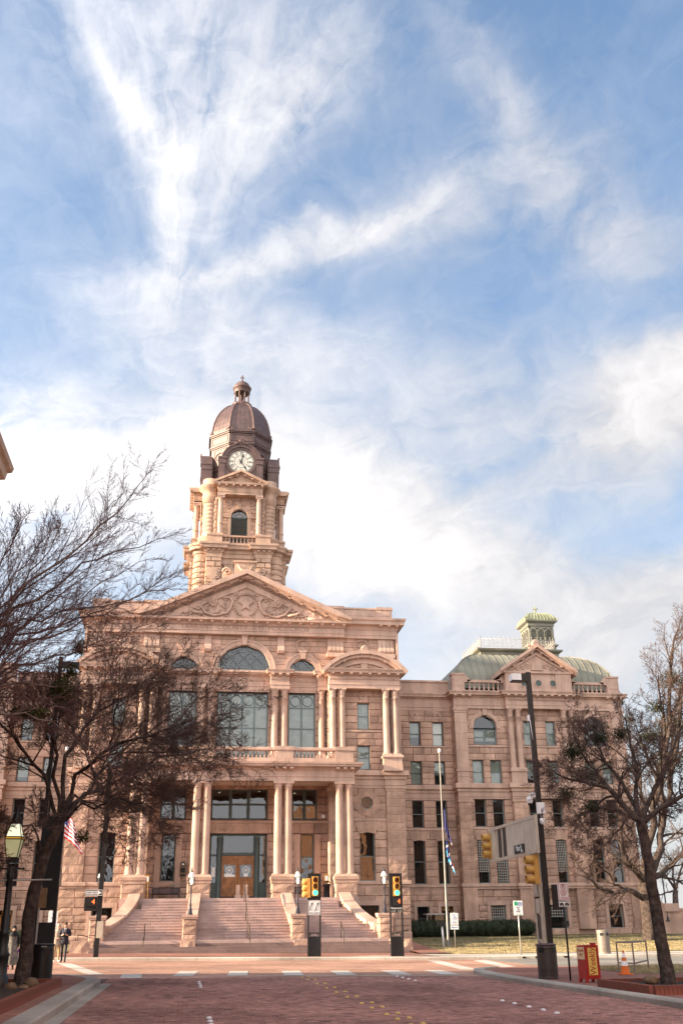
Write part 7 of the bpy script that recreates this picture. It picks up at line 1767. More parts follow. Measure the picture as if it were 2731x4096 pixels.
# north-west pole with ONE WAY sign and countdown
ow = thing('traffic_signal_pole', 'black pole with one way sign and red countdown at the left of the stairs', 'traffic light', (-4.5, 57.0, gz(-4.5)+.14))
m = MB(); m.box(-.12, .12, -.12, .12, 0, 9.6); m.build('pole', BLK, ow)
m = MB(); m.box(-.78, .12, -.2, -.18, 2.92, 3.24); op = m.build('sign_plate', INK, ow); b = MB(); 
for (a_, c_, d_, f_) in ((-.765, .105, 2.935, 2.955), (-.765, .105, 3.205, 3.225), (-.765, -.745, 2.935, 3.225), (.085, .105, 2.935, 3.225)): b.box(a_, c_, -.206, -.2, d_, f_)
b.build('sign_border', SIGNW, op)
b = MB(); b.prism([(-.72, 3.0), (-.14, 3.0), (-.14, 2.96), (.06, 3.08), (-.14, 3.2), (-.14, 3.16), (-.72, 3.16)], -.207, -.2); b.build('arrow', SIGNW, op); text('lettering', 'ONE WAY', .155, INK, op, (-.42, -.21, 3.08), sx=.8)
m = MB(); m.box(-.78, -.14, -.12, .1, 2.2, 2.88); m.build('backplate', BLK, ow); m = MB(); m.box(-.68, -.2, -.2, -.1, 2.42, 2.84); c_ = m.build('countdown_box', BLK, ow); text('digit', '4', .34, DIG, c_, (-.32, -.206, 2.63))
m = MB(); m.box(-.06, .26, -.15, .15, 0.9, 1.7); m.build('control_box', ALU, ow)
# sign posts
def post_sign(label, x, y, hz_, r, m_, zg=None): 
    t = thing('sign_post', label, 'sign', (x, y, (zg if zg is not None else gz(x)+.14))); p = MB(); p.tube([(0, 0, 0), (0, 0, hz_)], r, 8); p.build('post', m_, t); return t
np_ = post_sign('white no parking sign with red text on a thin black post', 11.45, 31.6, 2.72, .03, BLK, gz(11.45)+.1)
p = signplate(np_, -.17, .17, 2.26, 2.74, -.055, REDI); b = MB(); b.ring(0, 2.63, .068, .082, -.062, -.057, 0, 360, 24); b.tube([(-.05, -.06, 2.68), (.05, -.06, 2.58)], .008, 4); b.box(-.10, .08, -.062, -.057, 2.315, 2.327); b.prism([(.08, 2.30), (.12, 2.321), (.08, 2.342)], -.062, -.057); b.build('symbol', REDI, p); text('lettering', 'P', .12, INK, p, (0, -.058, 2.63))
for i, w in enumerate(('TARRANT', 'COUNTY', 'SHERIFF', 'ONLY')): text('lettering', w, .052, REDI, p, (0, -.059, 2.515-.046*i))
p = signplate(np_, -.17, .17, 2.06, 2.24, -.055, INK); b = MB()
for ox, q in ((-.08, 1), (.08, -1)):
    b.prism([(ox-.06, 2.12), (ox+.06, 2.12), (ox+.055, 2.15), (ox+.02, 2.165), (ox-.0, 2.19), (ox-.04, 2.165), (ox-.06, 2.15)], -.062, -.057)
    for w_ in (-.035, .035): b.ring(ox+w_, 2.115, .006, .018, -.063, -.058, 0, 360, 10)
b.build('symbol', INK, p)
ps = post_sign('white pay to park sign on a pale post before the lawn', 18.0, 57.0, 2.7, .035, STEEL, gz(18)+.14)
p = signplate(ps, -.26, .26, 2.0, 2.75, -.06, None); b = MB(); b.box(-.2, -.02, -.066, -.06, 2.5, 2.7); b.build('symbol', GRNI, p); b = MB(); b.ring(.11, 2.58, .07, .1, -.066, -.06, 0, 360, 20); b.build('symbol', BLUI, p)
text('lettering', 'P', .13, BLUI, p, (.11, -.063, 2.58))
for i, w in enumerate(('PAY', 'TO', 'PARK')): text('lettering', w, .12, INK, p, (0, -.063, 2.4-.105*i), sx=.8)
b = MB(); b.box(-.14, .1, -.066, -.06, 2.05, 2.065); b.prism([(.1, 2.03), (.16, 2.057), (.1, 2.085)], -.066, -.06); b.build('symbol', GRNI, p)
def hc_sign(label, x, y, zg, sc=1.0):
    t = post_sign(label, x, y, 2.1*sc, .03, STEEL, zg); p = signplate(t, -.26, .26, 1.35*sc, 2.05*sc, -.05, None); b = MB(); cx, cz = 0, 1.75*sc
    b.ring(cx+.0, cz, .08, .095, -.056, -.05, 150, 390, 18); b.ring(cx-.03, cz+.19, 0, .03, -.056, -.05, 0, 360, 12); b.tube([(cx-.03, -.053, cz+.15), (cx-.01, -.053, cz+.04), (cx+.08, -.053, cz+.04), (cx+.12, -.053, cz-.07)], .014, 4); b.build('symbol', BLUI, p)
    for i, w in enumerate(('ACCESSIBLE', 'ENTRANCE')): text('lettering', w, .06, BLUI, p, (0, -.053, 1.52*sc-.065*i), sx=.85)
    p = signplate(t, -.26, .26, 1.08*sc, 1.32*sc, -.05, None); b = MB(); b.box(-.12, .2, -.056, -.05, 1.185*sc, 1.215*sc); b.prism([(-.12, 1.26*sc), (-.22, 1.2*sc), (-.12, 1.14*sc)], -.056, -.05); b.build('symbol', BLUI, p)
hc_sign('white wheelchair access sign with blue arrow on the right lawn', 16.8, 66.6, lawn_z(16.8, 66.6)); hc_sign('white wheelchair access sign with blue arrow behind the people on the left', -7.4, 62.0, gz(-7.4)+.14, 1.1)
# litter bins: slatted drum with domed lid
def bin_(label, x, y, zg, R_, H_, body, lid, slot, trash=False):
    t = thing('litter_bin', label, 'litter bin', (x, y, zg)); n = 34
    m = MB(); m.lathe(0, 0, [(R_*.9, .04), (R_*.93, .04), (R_*.93, H_*.8), (R_*.9, H_*.8)], 28); m.build('liner', BLK, t)
    sl = MB(); sl.frus((-.022, .022, -.012, .012), (-.025, .025, -.012, .012), .06, H_*.83); me = bpy.data.meshes.new('slat'); me.from_pydata(sl.v, [], sl.f); me.materials.append(body)
    for i in range(n): a = 2*math.pi*i/n; link('slat', me, t, (R_*.98*math.cos(a), R_*.98*math.sin(a), 0), a+math.pi/2)
    m = MB(); m.lathe(0, 0, [(R_, 0), (R_*1.02, .02), (R_*1.02, .08), (R_, .08)], 28); m.lathe(0, 0, [(R_*1.0, H_*.8), (R_*1.02, H_*.8), (R_*1.02, H_*.95), (R_, H_*.95)], 28); m.build('band', body, t)
    m = MB(); m.lathe(0, 0, [(R_*1.08, H_*.95), (R_*1.1, H_*.965), (R_*1.02, H_*.985), (R_*.5, H_), (0, H_*1.005)], 28); m.build('lid', lid, t)
    for a in slot: m = MB(); m.M = Matrix.Rotation(a, 4, 'Z'); m.box(-.09, .09, -R_*1.035, -R_*1.0, H_*.8-.06, H_*.8+.09); m.build('opening', BLK, t)
    if trash: text('lettering', 'TRASH', .05, PAPER, t, (.06, -R_*1.04, H_*.92))
    return t
BROWN = mat('brown_slat_metal', (.075, .058, .05), .5, .15, 6, metal=.3); LIDP = mat('plum_lid', (.13, .085, .09), .45, .1, 5, metal=.3); PALEB = mat('pale_bin_metal', (.25, .205, .175), .5, .1, 6, metal=.2)
bin_('dark brown slatted litter bin in front of the tall signal pole', 11.2, 32.85, gz(11.2)+.1, .3, 1.02, BROWN, LIDP, (-.9, .6))
bin_('pale slatted litter bin on the far kerb by the lawn', 22.7, 56.9, gz(14)+.14, .33, 1.22, PALEB, PALEB, (-.6, .4))
bin_('black slatted litter bin beside the left tree trunk', -3.9, 31.1, gz(-3.9)+.15, .29, 1.0, BLK, BLK, (-.5, .5), True)
# red newspaper box
nb = thing('newspaper_box', 'red newspaper box with yellow panel on the right pavement', 'newspaper box', (11.72, 30.7, gz(11.7)+.1), R(-75))
RED = mat('red_enamel', (.36, .022, .018), .35, .12, 5, spec=.45); YELP = mat('yellow_print', (.72, .50, .13), .55, .05, 5); PINKP = mat('cream_print', (.70, .52, .30), .6, .05, 5)
m = MB(); m.box(-.2, .2, -.24, .24, .1, .98); m.frus((-.2, .2, -.24, .24), (-.2, .2, -.2, .24), .98, 1.0); m.build('cabinet', RED, nb)
m = MB()
for qx in (-1, 1):
    for qy in (-1, 1): m.frus((qx*.2-.05*(qx > 0)*1, qx*.2+.05*(qx < 0), qy*.22-.03, qy*.22+.03), (qx*.2-.12*(qx > 0), qx*.2+.12*(qx < 0), qy*.22-.03, qy*.22+.03), 0, .11)
m.build('legs', RED, nb); m = MB(); m.box(-.1, .1, .17, .24, 1.0, 1.06); m.build('coin_hood', RED, nb)
m = MB(); m.box(.2, .206, -.15, .15, .2, .93); yp_ = m.build('side_poster', YELP, nb); text('lettering', 'Weekly', .30, RED, yp_, (.209, .0, .57), rot=(0, -math.pi/2, 0), sx=.78, ext=.001).rotation_euler = (math.pi/2, -math.pi/2, math.pi/2)
m = MB(); m.box(-.17, .17, -.247, -.24, .62, .95); fp = m.build('front_poster', PINKP, nb); text('lettering', 'Weekly', .12, RED, fp, (0, -.249, .86), sx=.8); text('lettering', 'FREE', .09, RED, fp, (0, -.249, .74), sx=.8)
# traffic cone, bicycle rack, mail-like floodlight, hydrant-like fitting
ORG = mat('cone_orange', (.70, .16, .03), .5, .08, 6)
cn_ = thing('traffic_cone', 'orange and white traffic cone beside the bicycle rack', 'traffic cone', (14.7, 35.2, gz(14)+.11))
m = MB(); m.box(-.2, .2, -.2, .2, 0, .035); m.build('base', ORG, cn_); m = MB(); m.lathe(0, 0, [(.15, .035), (.115, .27)], 18); m.lathe(0, 0, [(.085, .42), (.065, .53)], 18, caps=False); m.lathe(0, 0, [(.04, .66), (.028, .74)], 18); m.build('body', ORG, cn_); m = MB(); m.lathe(0, 0, [(.117, .268), (.084, .421)], 18); m.lathe(0, 0, [(.066, .528), (.039, .661)], 18); m.build('collar', PLW, cn_)
rk = thing('bicycle_rack', 'low grey steel frame rail on the grass corner', 'rail', (15.1, 36.2, gz(14)+.1))
m = MB(); T_ = .03
def bar(a, b): m.tube([a, b], T_, 4, False)
P0, P1, P2, P3 = (0, 0, 0), (.15, -.45, 0), (1.95, .7, 0), (1.75, 2.2, 0)
up = lambda p, z: (p[0], p[1], z)
for p in ((0, .5, 0), (.25, -.3, 0), (1.9, 2.3, 0)): bar(p, up(p, .98))
bar((0, .5, .98), (.25, -.3, .98)); bar((.25, -.3, .98), (1.9, 2.3, .98)); bar((0, .5, .98), (1.9, 2.3, .98)); bar((.25, -.3, .32), (1.9, 2.3, .32)); bar((0, .5, .32), (.25, -.3, .32)); m.build('frame', mat('grey_steel', (.22, .17, .15), .5, .1, 5, metal=.3), rk)
fl = thing('floodlight', 'small black floodlight on a short post in the right lawn', 'floodlight', (27.0, 74.5, lawn_z(27, 74.5)))
m = MB(); m.tube([(0, 0, 0), (0, 0, .75)], .06, 6); m.build('post', BLK, fl); m = MB(); m.box(-.22, .22, -.15, .15, .75, 1.1); m.build('lamp_head', BLK, fl)
mt = thing('parking_meter', 'black-headed meter on a pale post beside the flagpole', 'meter', (16.2, 67.2, lawn_z(16.2, 67.2))); m = MB(); m.tube([(0, 0, 0), (-.06, 0, 1.25)], .06, 8); m.build('post', PLW, mt); m = MB(); m.box(-.3, .15, -.14, .14, 1.25, 1.52); m.build('head', BLK, mt)
sh = thing('entry_shelter', 'small grey metal shelter at the side door of the right wing', 'shelter', (X0+15.75, Y0+6.9, .62)); m = MB(); m.box(-.9, .55, -.9, .3, 1.62, 1.72); m.build('roof', STEEL, sh); m = MB(); m.box(-.2, .5, -.85, .25, 0, 1.62); m.build('side_panel', GALV, sh); m = MB(); m.box(-.86, -.8, -.86, -.8, 0, 1.62); m.build('post', STEEL, sh)
# portico furniture
be = thing('bench', 'dark slatted metal bench in the portico left of the doors', 'bench', (X0-5.05, Y0+.6, LZ)); PUR = mat('dark_purple_steel', (.028, .022, .035), .45, .1, 5, metal=.2)
sl = MB(); sl.box(-.02, .02, 0, .02, 0, .42); me = bpy.data.meshes.new('back_slat'); me.from_pydata(sl.v, [], sl.f); me.materials.append(PUR)
for i in range(30): link('back_slat', me, be, (-.87+1.74*i/29, .05, .38)); 
m = MB(); m.box(-.93, .93, .03, .08, .78, .84); m.box(-.93, .93, .03, .08, .36, .41); m.build('back_rail', PUR, be); m = MB(); m.box(-.92, .92, -.42, .04, .4, .43); m.build('seat', PUR, be)
for q in (-1, 1): m = MB(); m.tube([(q*.9, -.4, 0), (q*.9, -.4, .6), (q*.9, .05, .62)], .025, 5); m.tube([(q*.9, .05, 0), (q*.9, .06, .84)], .025, 5); m.build('leg', PUR, be)
be2 = dup(be, (X0+4.7, Y0+.6, LZ), 0, 'dark slatted metal bench in the portico right of the doors')
for (x, lb) in ((-6.35, 'wooden notice stand beside the left bench in the portico'), (6.2, 'wooden notice stand at the right end of the portico')):
    t = thing('notice_stand', lb, 'notice board', (X0+x, Y0-.6, LZ)); m = MB(); m.tube([(-.12, 0, 0), (-.08, 0, 1.2)], .03, 5); m.tube([(.1, 0, 0), (.06, 0, 1.2)], .03, 5); m.build('leg', WOODY, t); m = MB(); m.box(-.16, .16, -.03, .03, 1.1, 1.62); m.box(-.02, .02, -.02, .02, 1.62, 1.75); m.build('frame', WOODY, t); m = MB(); m.box(-.1, .1, -.04, -.03, 1.2, 1.52); m.build('notice', PAPER, t)
tb = thing('urn_bin', 'black metal waste urn at the right end of the portico', 'litter bin', (X0+6.0, Y0-2.3, LZ)); m = MB(); m.lathe(0, 0, [(.24, 0), (.22, .1), (.22, .75), (.27, .8), (.27, .88), (.2, .92)], 16); m.build('drum', BLK, tb); m = MB(); m.lathe(0, 0, [(.28, 1.0), (.2, 1.08), (0, 1.1)], 16); m.tube([(.2, 0, .9), (.2, 0, 1.02)], .02, 4); m.tube([(-.2, 0, .9), (-.2, 0, 1.02)], .02, 4); m.build('hood', BLK, tb)
pq = thing('historical_marker', 'bronze plaque with round emblem on the portico wall left of the doors', 'plaque', (X0-3.95, Y0+1.36, 4.9)); m = MB(); m.box(-.22, .22, -.03, 0, 0, .75); m.ring(0, .85, 0, .2, -.035, 0, 0, 360, 20); m.build('plate', mat('marker_bronze', (.17, .10, .06), .5, .1, 5, metal=.3), pq); m = MB(); m.ring(0, .85, 0, .15, -.045, -.035, 0, 360, 20); m.build('emblem_field', INK, pq)
m = MB(); m.prism([(-.03, .8), (.02, .76), (.05, .79), (.09, .84), (.09, .88), (.02, .89), (.0, .94), (-.04, .94), (-.04, .86), (-.1, .86), (-.06, .81)], -.052, -.045); m.build('emblem', PAPER, pq); m = MB(); m.box(-.17, .17, -.036, -.03, .28, .6); m.box(-.17, .17, -.036, -.03, .05, .18); m.build('text_panel', INK, pq)
wc = thing('wall_camera', 'small white camera on the portico wall right of the doors', 'camera', (X0+6.2, Y0+1.1, 9.05)); m = MB(); m.box(-.1, .1, -.12, .3, -.1, .12); m.build('case', PLW, wc)
# stair lamps
GLOW = mat('lamp_flame', (1, .93, .8), .5, emit=((1.0, .86, .62), 1.2)); FROST = mat('frosted_globe', (.75, .73, .70), .4, .03, 5); LAMPB = mat('lamp_post_paint', (.03, .028, .04), .45, .1, 6, metal=.2)
def stair_lamp(label, x, y, z):
    t = thing('lamp_post', label, 'lamp post', (x, y, z), 0, 'lamps on the stair pedestals'); m = MB(); m.lathe(0, 0, [(.17, 0), (.17, .06), (.12, .1), (.1, .3), (.075, .34), (.06, .6), (.07, .63), (.05, .66), (.045, 1.55), (.055, 1.58), (.04, 1.62), (.04, 1.72)], 14); m.build('post', LAMPB, t)
    m = MB()
    for q in (-1, 1): m.tube([(0, 0, 1.66), (q*.12, 0, 1.7), (q*.19, 0, 1.82), (q*.2, 0, 2.2)], .016, 6)
    m.build('yoke', LAMPB, t); m = MB(); m.lathe(0, 0, [(.09, 1.74), (.15, 1.84), (.17, 2.0), (.17, 2.2)], 18, caps=False); m.build('globe', GLASSL, t); m = MB(); m.lathe(0, 0, [(.02, 1.76), (.06, 1.86), (.08, 1.96), (.04, 2.1), (0, 2.15)], 12); m.build('bulb', GLOW, t)
    m = MB(); m.lathe(0, 0, [(.2, 2.19), (.2, 2.22), (.17, 2.26), (.15, 2.36), (.08, 2.46), (.03, 2.5)], 18, caps=False); m.build('hood', FROST, t); m = MB(); m.lathe(0, 0, [(.06, 2.48), (.08, 2.54), (.03, 2.6), (.05, 2.66), (0, 2.78)], 10); m.build('finial', LAMPB, t)
nm = {(-1, 0): 'tall lamp on the inner pedestal left of the doors', (-1, 1): 'tall lamp on the far left stair pedestal', (1, 0): 'tall lamp on the inner pedestal right of the doors', (1, 1): 'tall lamp on the far right stair pedestal'}
for i, (x, y, z) in enumerate(LAMPS): stair_lamp(nm[(-1 if i < 2 else 1, i % 2)], x, y, z)
# far lamp on the lawn wall at the right edge
t = thing('lamp_post', 'lamp post on a low stone wall at the right edge', 'lamp post', (37.6, 80.5, 1.6)); m = MB(); m.lathe(0, 0, [(.17, 0), (.12, .1), (.06, .4), (.05, 3.6)], 10); m.build('post', LAMPB, t); m = MB(); m.lathe(0, 0, [(.1, 3.6), (.2, 3.9), (.2, 4.2)], 12, caps=False); m.build('globe', FROST, t); m = MB(); m.lathe(0, 0, [(.32, 4.2), (.2, 4.35), (.08, 4.5), (0, 4.8)], 12); m.build('hood', FROST, t)
t = thing('garden_wall', 'low curved granite wall at the right end of the wing', 'wall', (36.4, 80.8, 0)); m = MB()
pts = [(0, 0), (14, 0), (14, 2.4), (2.6, 2.4), (1.8, 2.45), (1.0, 2.9), (.4, 3.5), (0, 4.0)]; m.prism(pts[:5]+pts[5:], -.35, .35); m.build('wall', GR, t); m = MB(); m.box(1.0, 2.2, -.5, .5, 2.3, 2.9); m.box(2.2, 14, -.42, .42, 2.38, 2.55); m.build('coping', GS, t)
# left foreground gas-style lamp
gl = thing('lamp_post', 'lit black lantern post with yellow glass in the left foreground', 'lamp post', (-4.40, 27.4, gz(-4.4)+.2))
m = MB(); m.lathe(0, 0, [(.21, 0), (.21, .25), (.17, .3), (.17, .7), (.2, .74), (.13, .85), (.115, 1.2), (.14, 1.24), (.09, 1.3), (.075, 2.5), (.1, 2.55), (.06, 2.62), (.06, 2.78)], 16); m.build('post', BLK, gl)
m = MB(); m.tube([(-.3, 0, 2.72), (.3, 0, 2.72)], .022, 6); m.ball((-.3, 0, 2.72), .03, n=8, m=6); m.ball((.3, 0, 2.72), .03, n=8, m=6); m.build('ladder_bar', BLK, gl)
m = MB(); m.tube([(-1.1, 0, 2.43), (1.02, 0, 2.46)], .02, 6); m.build('banner_rod', STEEL, gl)
def sq(a): return [(-a, -a), (a, -a), (a, a), (-a, a)]
m = MB(); z0, z1, z2 = 2.98, 3.42, 3.8
for i in range(4):
    c, s_ = [(-1, -1), (1, -1), (1, 1), (-1, 1)][i]; m.tube([(0, 0, 2.76), (c*.1, s_*.1, 2.86), (c*.13, s_*.13, z0)], .012, 5); m.tube([(c*.13, s_*.13, z0), (c*.2, s_*.2, z1)], .012, 5); m.tube([(c*.2, s_*.2, z1), (c*.11, s_*.11, z2)], .012, 5)
    c2, s2 = [(1, -1), (1, 1), (-1, 1), (-1, -1)][i]
    for a, z in ((.13, z0), (.2, z1), (.205, z1+.055), (.11, z2)): m.tube([(c*a, s_*a, z), (c2*a, s2*a, z)], .012, 5)
m.lathe(0, 0, [(.13, z2), (.15, z2+.02), (.1, z2+.08), (.13, z2+.12), (.07, z2+.18), (.09, z2+.23), (.03, z2+.3), (.045, z2+.34), (0, z2+.42)], 14); m.build('lantern_frame', BLK, gl)
PALEG = mat('lantern_glass_lit', (.55, .55, .32), .35, .06, 5, emit=((.80, .80, .42), .06)); TOPG = mat('lantern_top_glass_lit', (.8, .8, .6), .35, emit=((1.0, 1.0, .70), .22)); BANDG = mat('amber_band', (.75, .42, .05), .4, emit=((1.0, .55, .05), .08))
def frust(a0, a1, z0, z1, nm, mm):
    m = MB(); m.frus((-a0, a0, -a0, a0), (-a1, a1, -a1, a1), z0, z1); m.build(nm, mm, gl)
frust(.122, .19, 2.985, 3.41, 'lower_glass', PALEG); frust(.197, .198, 3.425, 3.47, 'amber_band', BANDG); frust(.19, .102, 3.475, 3.79, 'upper_glass', TOPG)
# flagpoles and flags
def flagpole(label, x, y, h, zg):
    t = thing('flagpole', label, 'flagpole', (x, y, zg)); m = MB(); m.lathe(0, 0, [(.14, 0), (.09, .1), (.065, h*.5), (.045, h)], 14); m.build('pole', mat('weathered_pole', (.18, .165, .15), .45, .1, 3, metal=.4) if 'weathered_pole' not in MATS else MATS['weathered_pole'], t); m = MB(); m.lathe(0, 0, [(.06, h), (.11, h+.02), (.11, h+.22), (.06, h+.26)], 12); m.build('truck', PLW, t); return t
flagpole('tall steel flagpole on the lawn right of the stairs', 16.85, 68.6, 12.3, lawn_z(16.85, 68.6)); flagpole('steel flagpole hidden behind the left tree', -8.3, 68.6, 12.0, .4)
def flag(name, label, x, y, z, W, H_, cols, colfn, seed, sag=.0, droop=0.0, spread=1.0):
    """hanging cloth: pleated towards the hoist"""
    rg = random.Random(seed); m = MB(); nx, nz = 40, 26; vs_ = []
    for j in range(nz+1):
        for i in range(nx+1):
            u, v = i/nx, j/nz; fold = W*(.16+.2*v)*u*spread; w = .10*math.sin(u*13+seed)*(.3+u)+.05*math.sin(u*29+v*3)
            vs_.append((fold, w, -H_*v-droop*u*(1.2-.3*v)+.06*math.sin(u*9+v*2)))
    for j in range(nz):
        for i in range(nx): m.cur = colfn((i+.5)/nx, (j+.5)/nz); m.add([vs_[j*(nx+1)+i], vs_[j*(nx+1)+i+1], vs_[(j+1)*(nx+1)+i+1], vs_[(j+1)*(nx+1)+i]], [(0, 1, 2, 3)], 0, True)
    o = m.build(name, cols, None, (x, y, z)); tag(o, label, 'flag'); return o
FR, FW, FB, FP, FC = (mat('flag_red', (.42, .02, .025), .8, .06, 4), mat('flag_white', (.7, .68, .7), .8, .04, 4), mat('flag_blue', (.03, .05, .22), .8, .06, 4), mat('flag_navy', (.03, .03, .12), .8, .06, 4), mat('flag_sky_blue', (.06, .30, .52), .8, .06, 4))
def texas(u, v): return 0 if u < .35 else (1 if v < .5 else 2)
flag('flag', 'navy red and white flag hanging limp on the right flagpole', 16.95, 68.5, 8.9, 1.5, 1.5, [FP, FW, FR], lambda u, v: 0 if u < .72 or v < .45 else (1 if u < .8 else 2), 2, droop=1.4)
flag('flag', 'lower flag in blue white and red hanging on the right flagpole', 17.0, 68.5, 7.0, 1.4, 1.3, [FB, FW, FR, FC], lambda u, v: (1 if (u*3+v*2) % 1 < .22 else (2 if u > .6 and v < .6 else (3 if v > .7 else 0))), 5, droop=1.2)
t = flag('flag', 'red and white striped flag behind the left tree', -7.9, 67.5, 9.0, 3.0, 1.7, [FR, FW, FB], lambda u, v: 2 if (u < .4 and v < .53) else int(v*13) % 2, 8, droop=.9, spread=2.2); t.rotation_euler = (0, R(20), R(-15))

# ================================================================ PEOPLE
def person_mesh(chains, radii, faces_mat, mats, subd=1):
    """one continuous body grown by a skin modifier over a joint skeleton"""
    me = bpy.data.meshes.new('person'); V = []; E_ = []; Rd = []; idx = {}
    for n_, p in chains['pts'].items(): idx[n_] = len(V); V.append(p); Rd.append(radii[n_])
    for a, b in chains['edges']: E_.append((idx[a], idx[b]))
    me.from_pydata(V, E_, []); o = bpy.data.objects.new('tmp_body', me); COL.objects.link(o)
    sk = o.modifiers.new('skin', 'SKIN'); sk.use_smooth_shade = True
    for i, r in enumerate(Rd): me.skin_vertices[0].data[i].radius = r if isinstance(r, tuple) else (r, r)
    me.skin_vertices[0].data[idx['pelvis']].use_root = True
    ss = o.modifiers.new('sub', 'SUBSURF'); ss.levels = 2; ss.render_levels = 2
    bpy.context.view_layer.update()
    m2 = bpy.data.meshes.new_from_object(o.evaluated_get(bpy.context.evaluated_depsgraph_get())); bpy.data.objects.remove(o)
    for mm in mats: m2.materials.append(mm)
    for p in m2.polygons: p.material_index = faces_mat(p.center); p.use_smooth = True
    return m2
SKIN = mat('skin', (.52, .32, .23), .6, .05, 6); SUIT = mat('navy_suit', (.018, .018, .032), .7, .15, 4); SHIRT = mat('white_shirt', (.72, .70, .72), .8, .03, 5); HAIRB = mat('brown_hair', (.07, .04, .025), .6, .2, 10); BEIGE = mat('beige_jacket', (.40, .34, .28), .8, .12, 5); TAN = mat('tan_trousers', (.42, .29, .17), .8, .1, 5); GREY = mat('grey_dress', (.17, .16, .15), .8, .4, 9); BLKC = mat('black_cloth', (.014, .013, .016), .85, .2, 5); HAIRG = mat('grey_hair', (.42, .38, .34), .6, .2, 10)
def skeleton(walk, armL, armR, headtilt=0.0):
    P = {'pelvis': (0, 0, .95), 'belly': (0, -.01, 1.1), 'chest': (0, 0, 1.3), 'neck': (0, 0, 1.46), 'neck2': (0, -.015-headtilt*.3, 1.53), 'head': (0, -.03-headtilt, 1.62), 'crown': (0, -.03-headtilt, 1.71)}
    for s, nm in ((-1, 'L'), (1, 'R')):
        st = walk*s; P['hip'+nm] = (s*.09, 0, .90); P['knee'+nm] = (s*.09, -st*.5-.02, .50); P['ank'+nm] = (s*.09, -st*.9+.05*abs(walk)*4*(s < 0), .09); P['toe'+nm] = (s*.1, -st*.9-.15, .03)
        a = armL if s < 0 else armR; P['sho'+nm] = (s*.19, 0, 1.40); P['elb'+nm] = a[0]; P['wri'+nm] = a[1]; P['han'+nm] = a[2]; P['fin'+nm] = a[3]; P['thu'+nm] = a[4]
    E_ = [('pelvis', 'belly'), ('belly', 'chest'), ('chest', 'neck'), ('neck', 'neck2'), ('neck2', 'head'), ('head', 'crown')]
    for nm in 'LR': E_ += [('pelvis', 'hip'+nm), ('hip'+nm, 'knee'+nm), ('knee'+nm, 'ank'+nm), ('ank'+nm, 'toe'+nm), ('chest', 'sho'+nm), ('sho'+nm, 'elb'+nm), ('elb'+nm, 'wri'+nm), ('wri'+nm, 'han'+nm), ('han'+nm, 'fin'+nm), ('han'+nm, 'thu'+nm)]
    return {'pts': P, 'edges': E_}
RAD = {'pelvis': (.15, .11), 'belly': (.14, .105), 'chest': (.16, .11), 'neck': .065, 'neck2': .055, 'head': (.075, .09), 'crown': (.06, .075)}
for nm in 'LR': RAD.update({'hip'+nm: .085, 'knee'+nm: .06, 'ank'+nm: .045, 'toe'+nm: .04, 'sho'+nm: .07, 'elb'+nm: .05, 'wri'+nm: .032, 'han'+nm: .035, 'fin'+nm: .022, 'thu'+nm: .013})
def face(t, hy, hz=1.63, hair=HAIRB, hairtop=True):
    m = MB()
    for q in (-1, 1): m.ball((q*.033, hy-.088, hz+.01), .011, n=8, m=6)
    m.build('eyes', BLKC, t); m = MB(); m.ball((0, hy-.098, hz-.03), .014, .02, .024, 8, 6)
    for q in (-1, 1): m.ball((q*.082, hy, hz-.01), .012, .022, .032, 8, 6)
    m.build('nose_and_ears', SKIN, t); m = MB(); m.ball((0, hy-.085, hz-.072), .026, .01, .008, 8, 5); m.build('mouth', mat('lips', (.36, .15, .13), .5) if 'lips' not in MATS else MATS['lips'], t)
    if hairtop:
        m = MB(); rg = random.Random(4); m.ball((0, hy+.018, hz+.055), .092, .105, .085, 14, 9, .05, rg); m.build('hair', hair, t)
def fingers(t, p, d, mm=SKIN):
    m = MB(); d = Vector(d).normalized(); p = Vector(p); sd = d.cross(Vector((0, 0, 1))); sd = sd.normalized() if sd.length > .1 else Vector((1, 0, 0))
    for i in range(4): a = p+sd*(.012*(i-1.5)*1.3); L = (.05, .06, .058, .045)[i]; m.tube([a, a+d*L*.6, a+d*L+Vector((0, 0, .012))], [.009, .0085, .007], 5)
    m.build('fingers', mm, t)
# man in dark suit looking at his phone
hand = lambda s, y, z: ((s*.25, -.02, 1.15), (s*.10, y, z), (s*.05, y-.06, z+.03), (s*.03, y-.10, z+.045), (s*.02, y-.06, z+.065))
man = thing('person', 'man in a dark suit and tie looking down at a phone in his hands', 'person', (-5.75, 53.6, gz(-5.7)))
sk_ = skeleton(.16, hand(-1, -.22, 1.17), hand(1, -.22, 1.17), .05)
def fm(c):
    if c.z > 1.50: return 1
    if abs(c.x) < .2 and c.y < -.2 and c.z > 1.1: return 1
    if c.z < .09: return 3
    return 0
link('body', person_mesh(sk_, RAD, fm, [SUIT, SKIN, SHIRT, BLKC]), man, None, 0, (1.04, 1.04, 1.03))
m = MB(); m.prism([(-.05, 1.5), (0, 1.2), (.05, 1.5), (.06, 1.52), (-.06, 1.52)], -.155, -.125); m.build('shirt_front', SHIRT, man); m = MB(); m.prism([(-.012, 1.22), (0, 1.18), (.012, 1.22), (.02, 1.42), (.014, 1.48), (-.014, 1.48), (-.02, 1.42)], -.165, -.15); m.build('tie', SUIT, man)
m = MB(); m.lathe(0, 0, [(.0, .80), (.2, .80), (.19, .95), (.165, 1.12), (.19, 1.3), (.175, 1.42), (.08, 1.5)], 20, caps=False); m.M = None; o = m.build('jacket', SUIT, man); o.scale = (1.0, .72, 1)
face(man, -.085, 1.66); m = MB(); m.box(-.035, .035, -.36, -.35, 1.19, 1.32); m.build('phone', INK, man)
for s in (-1, 1): fingers(man, (s*.04, -.31, 1.22), (-s*.4, -.3, .4))
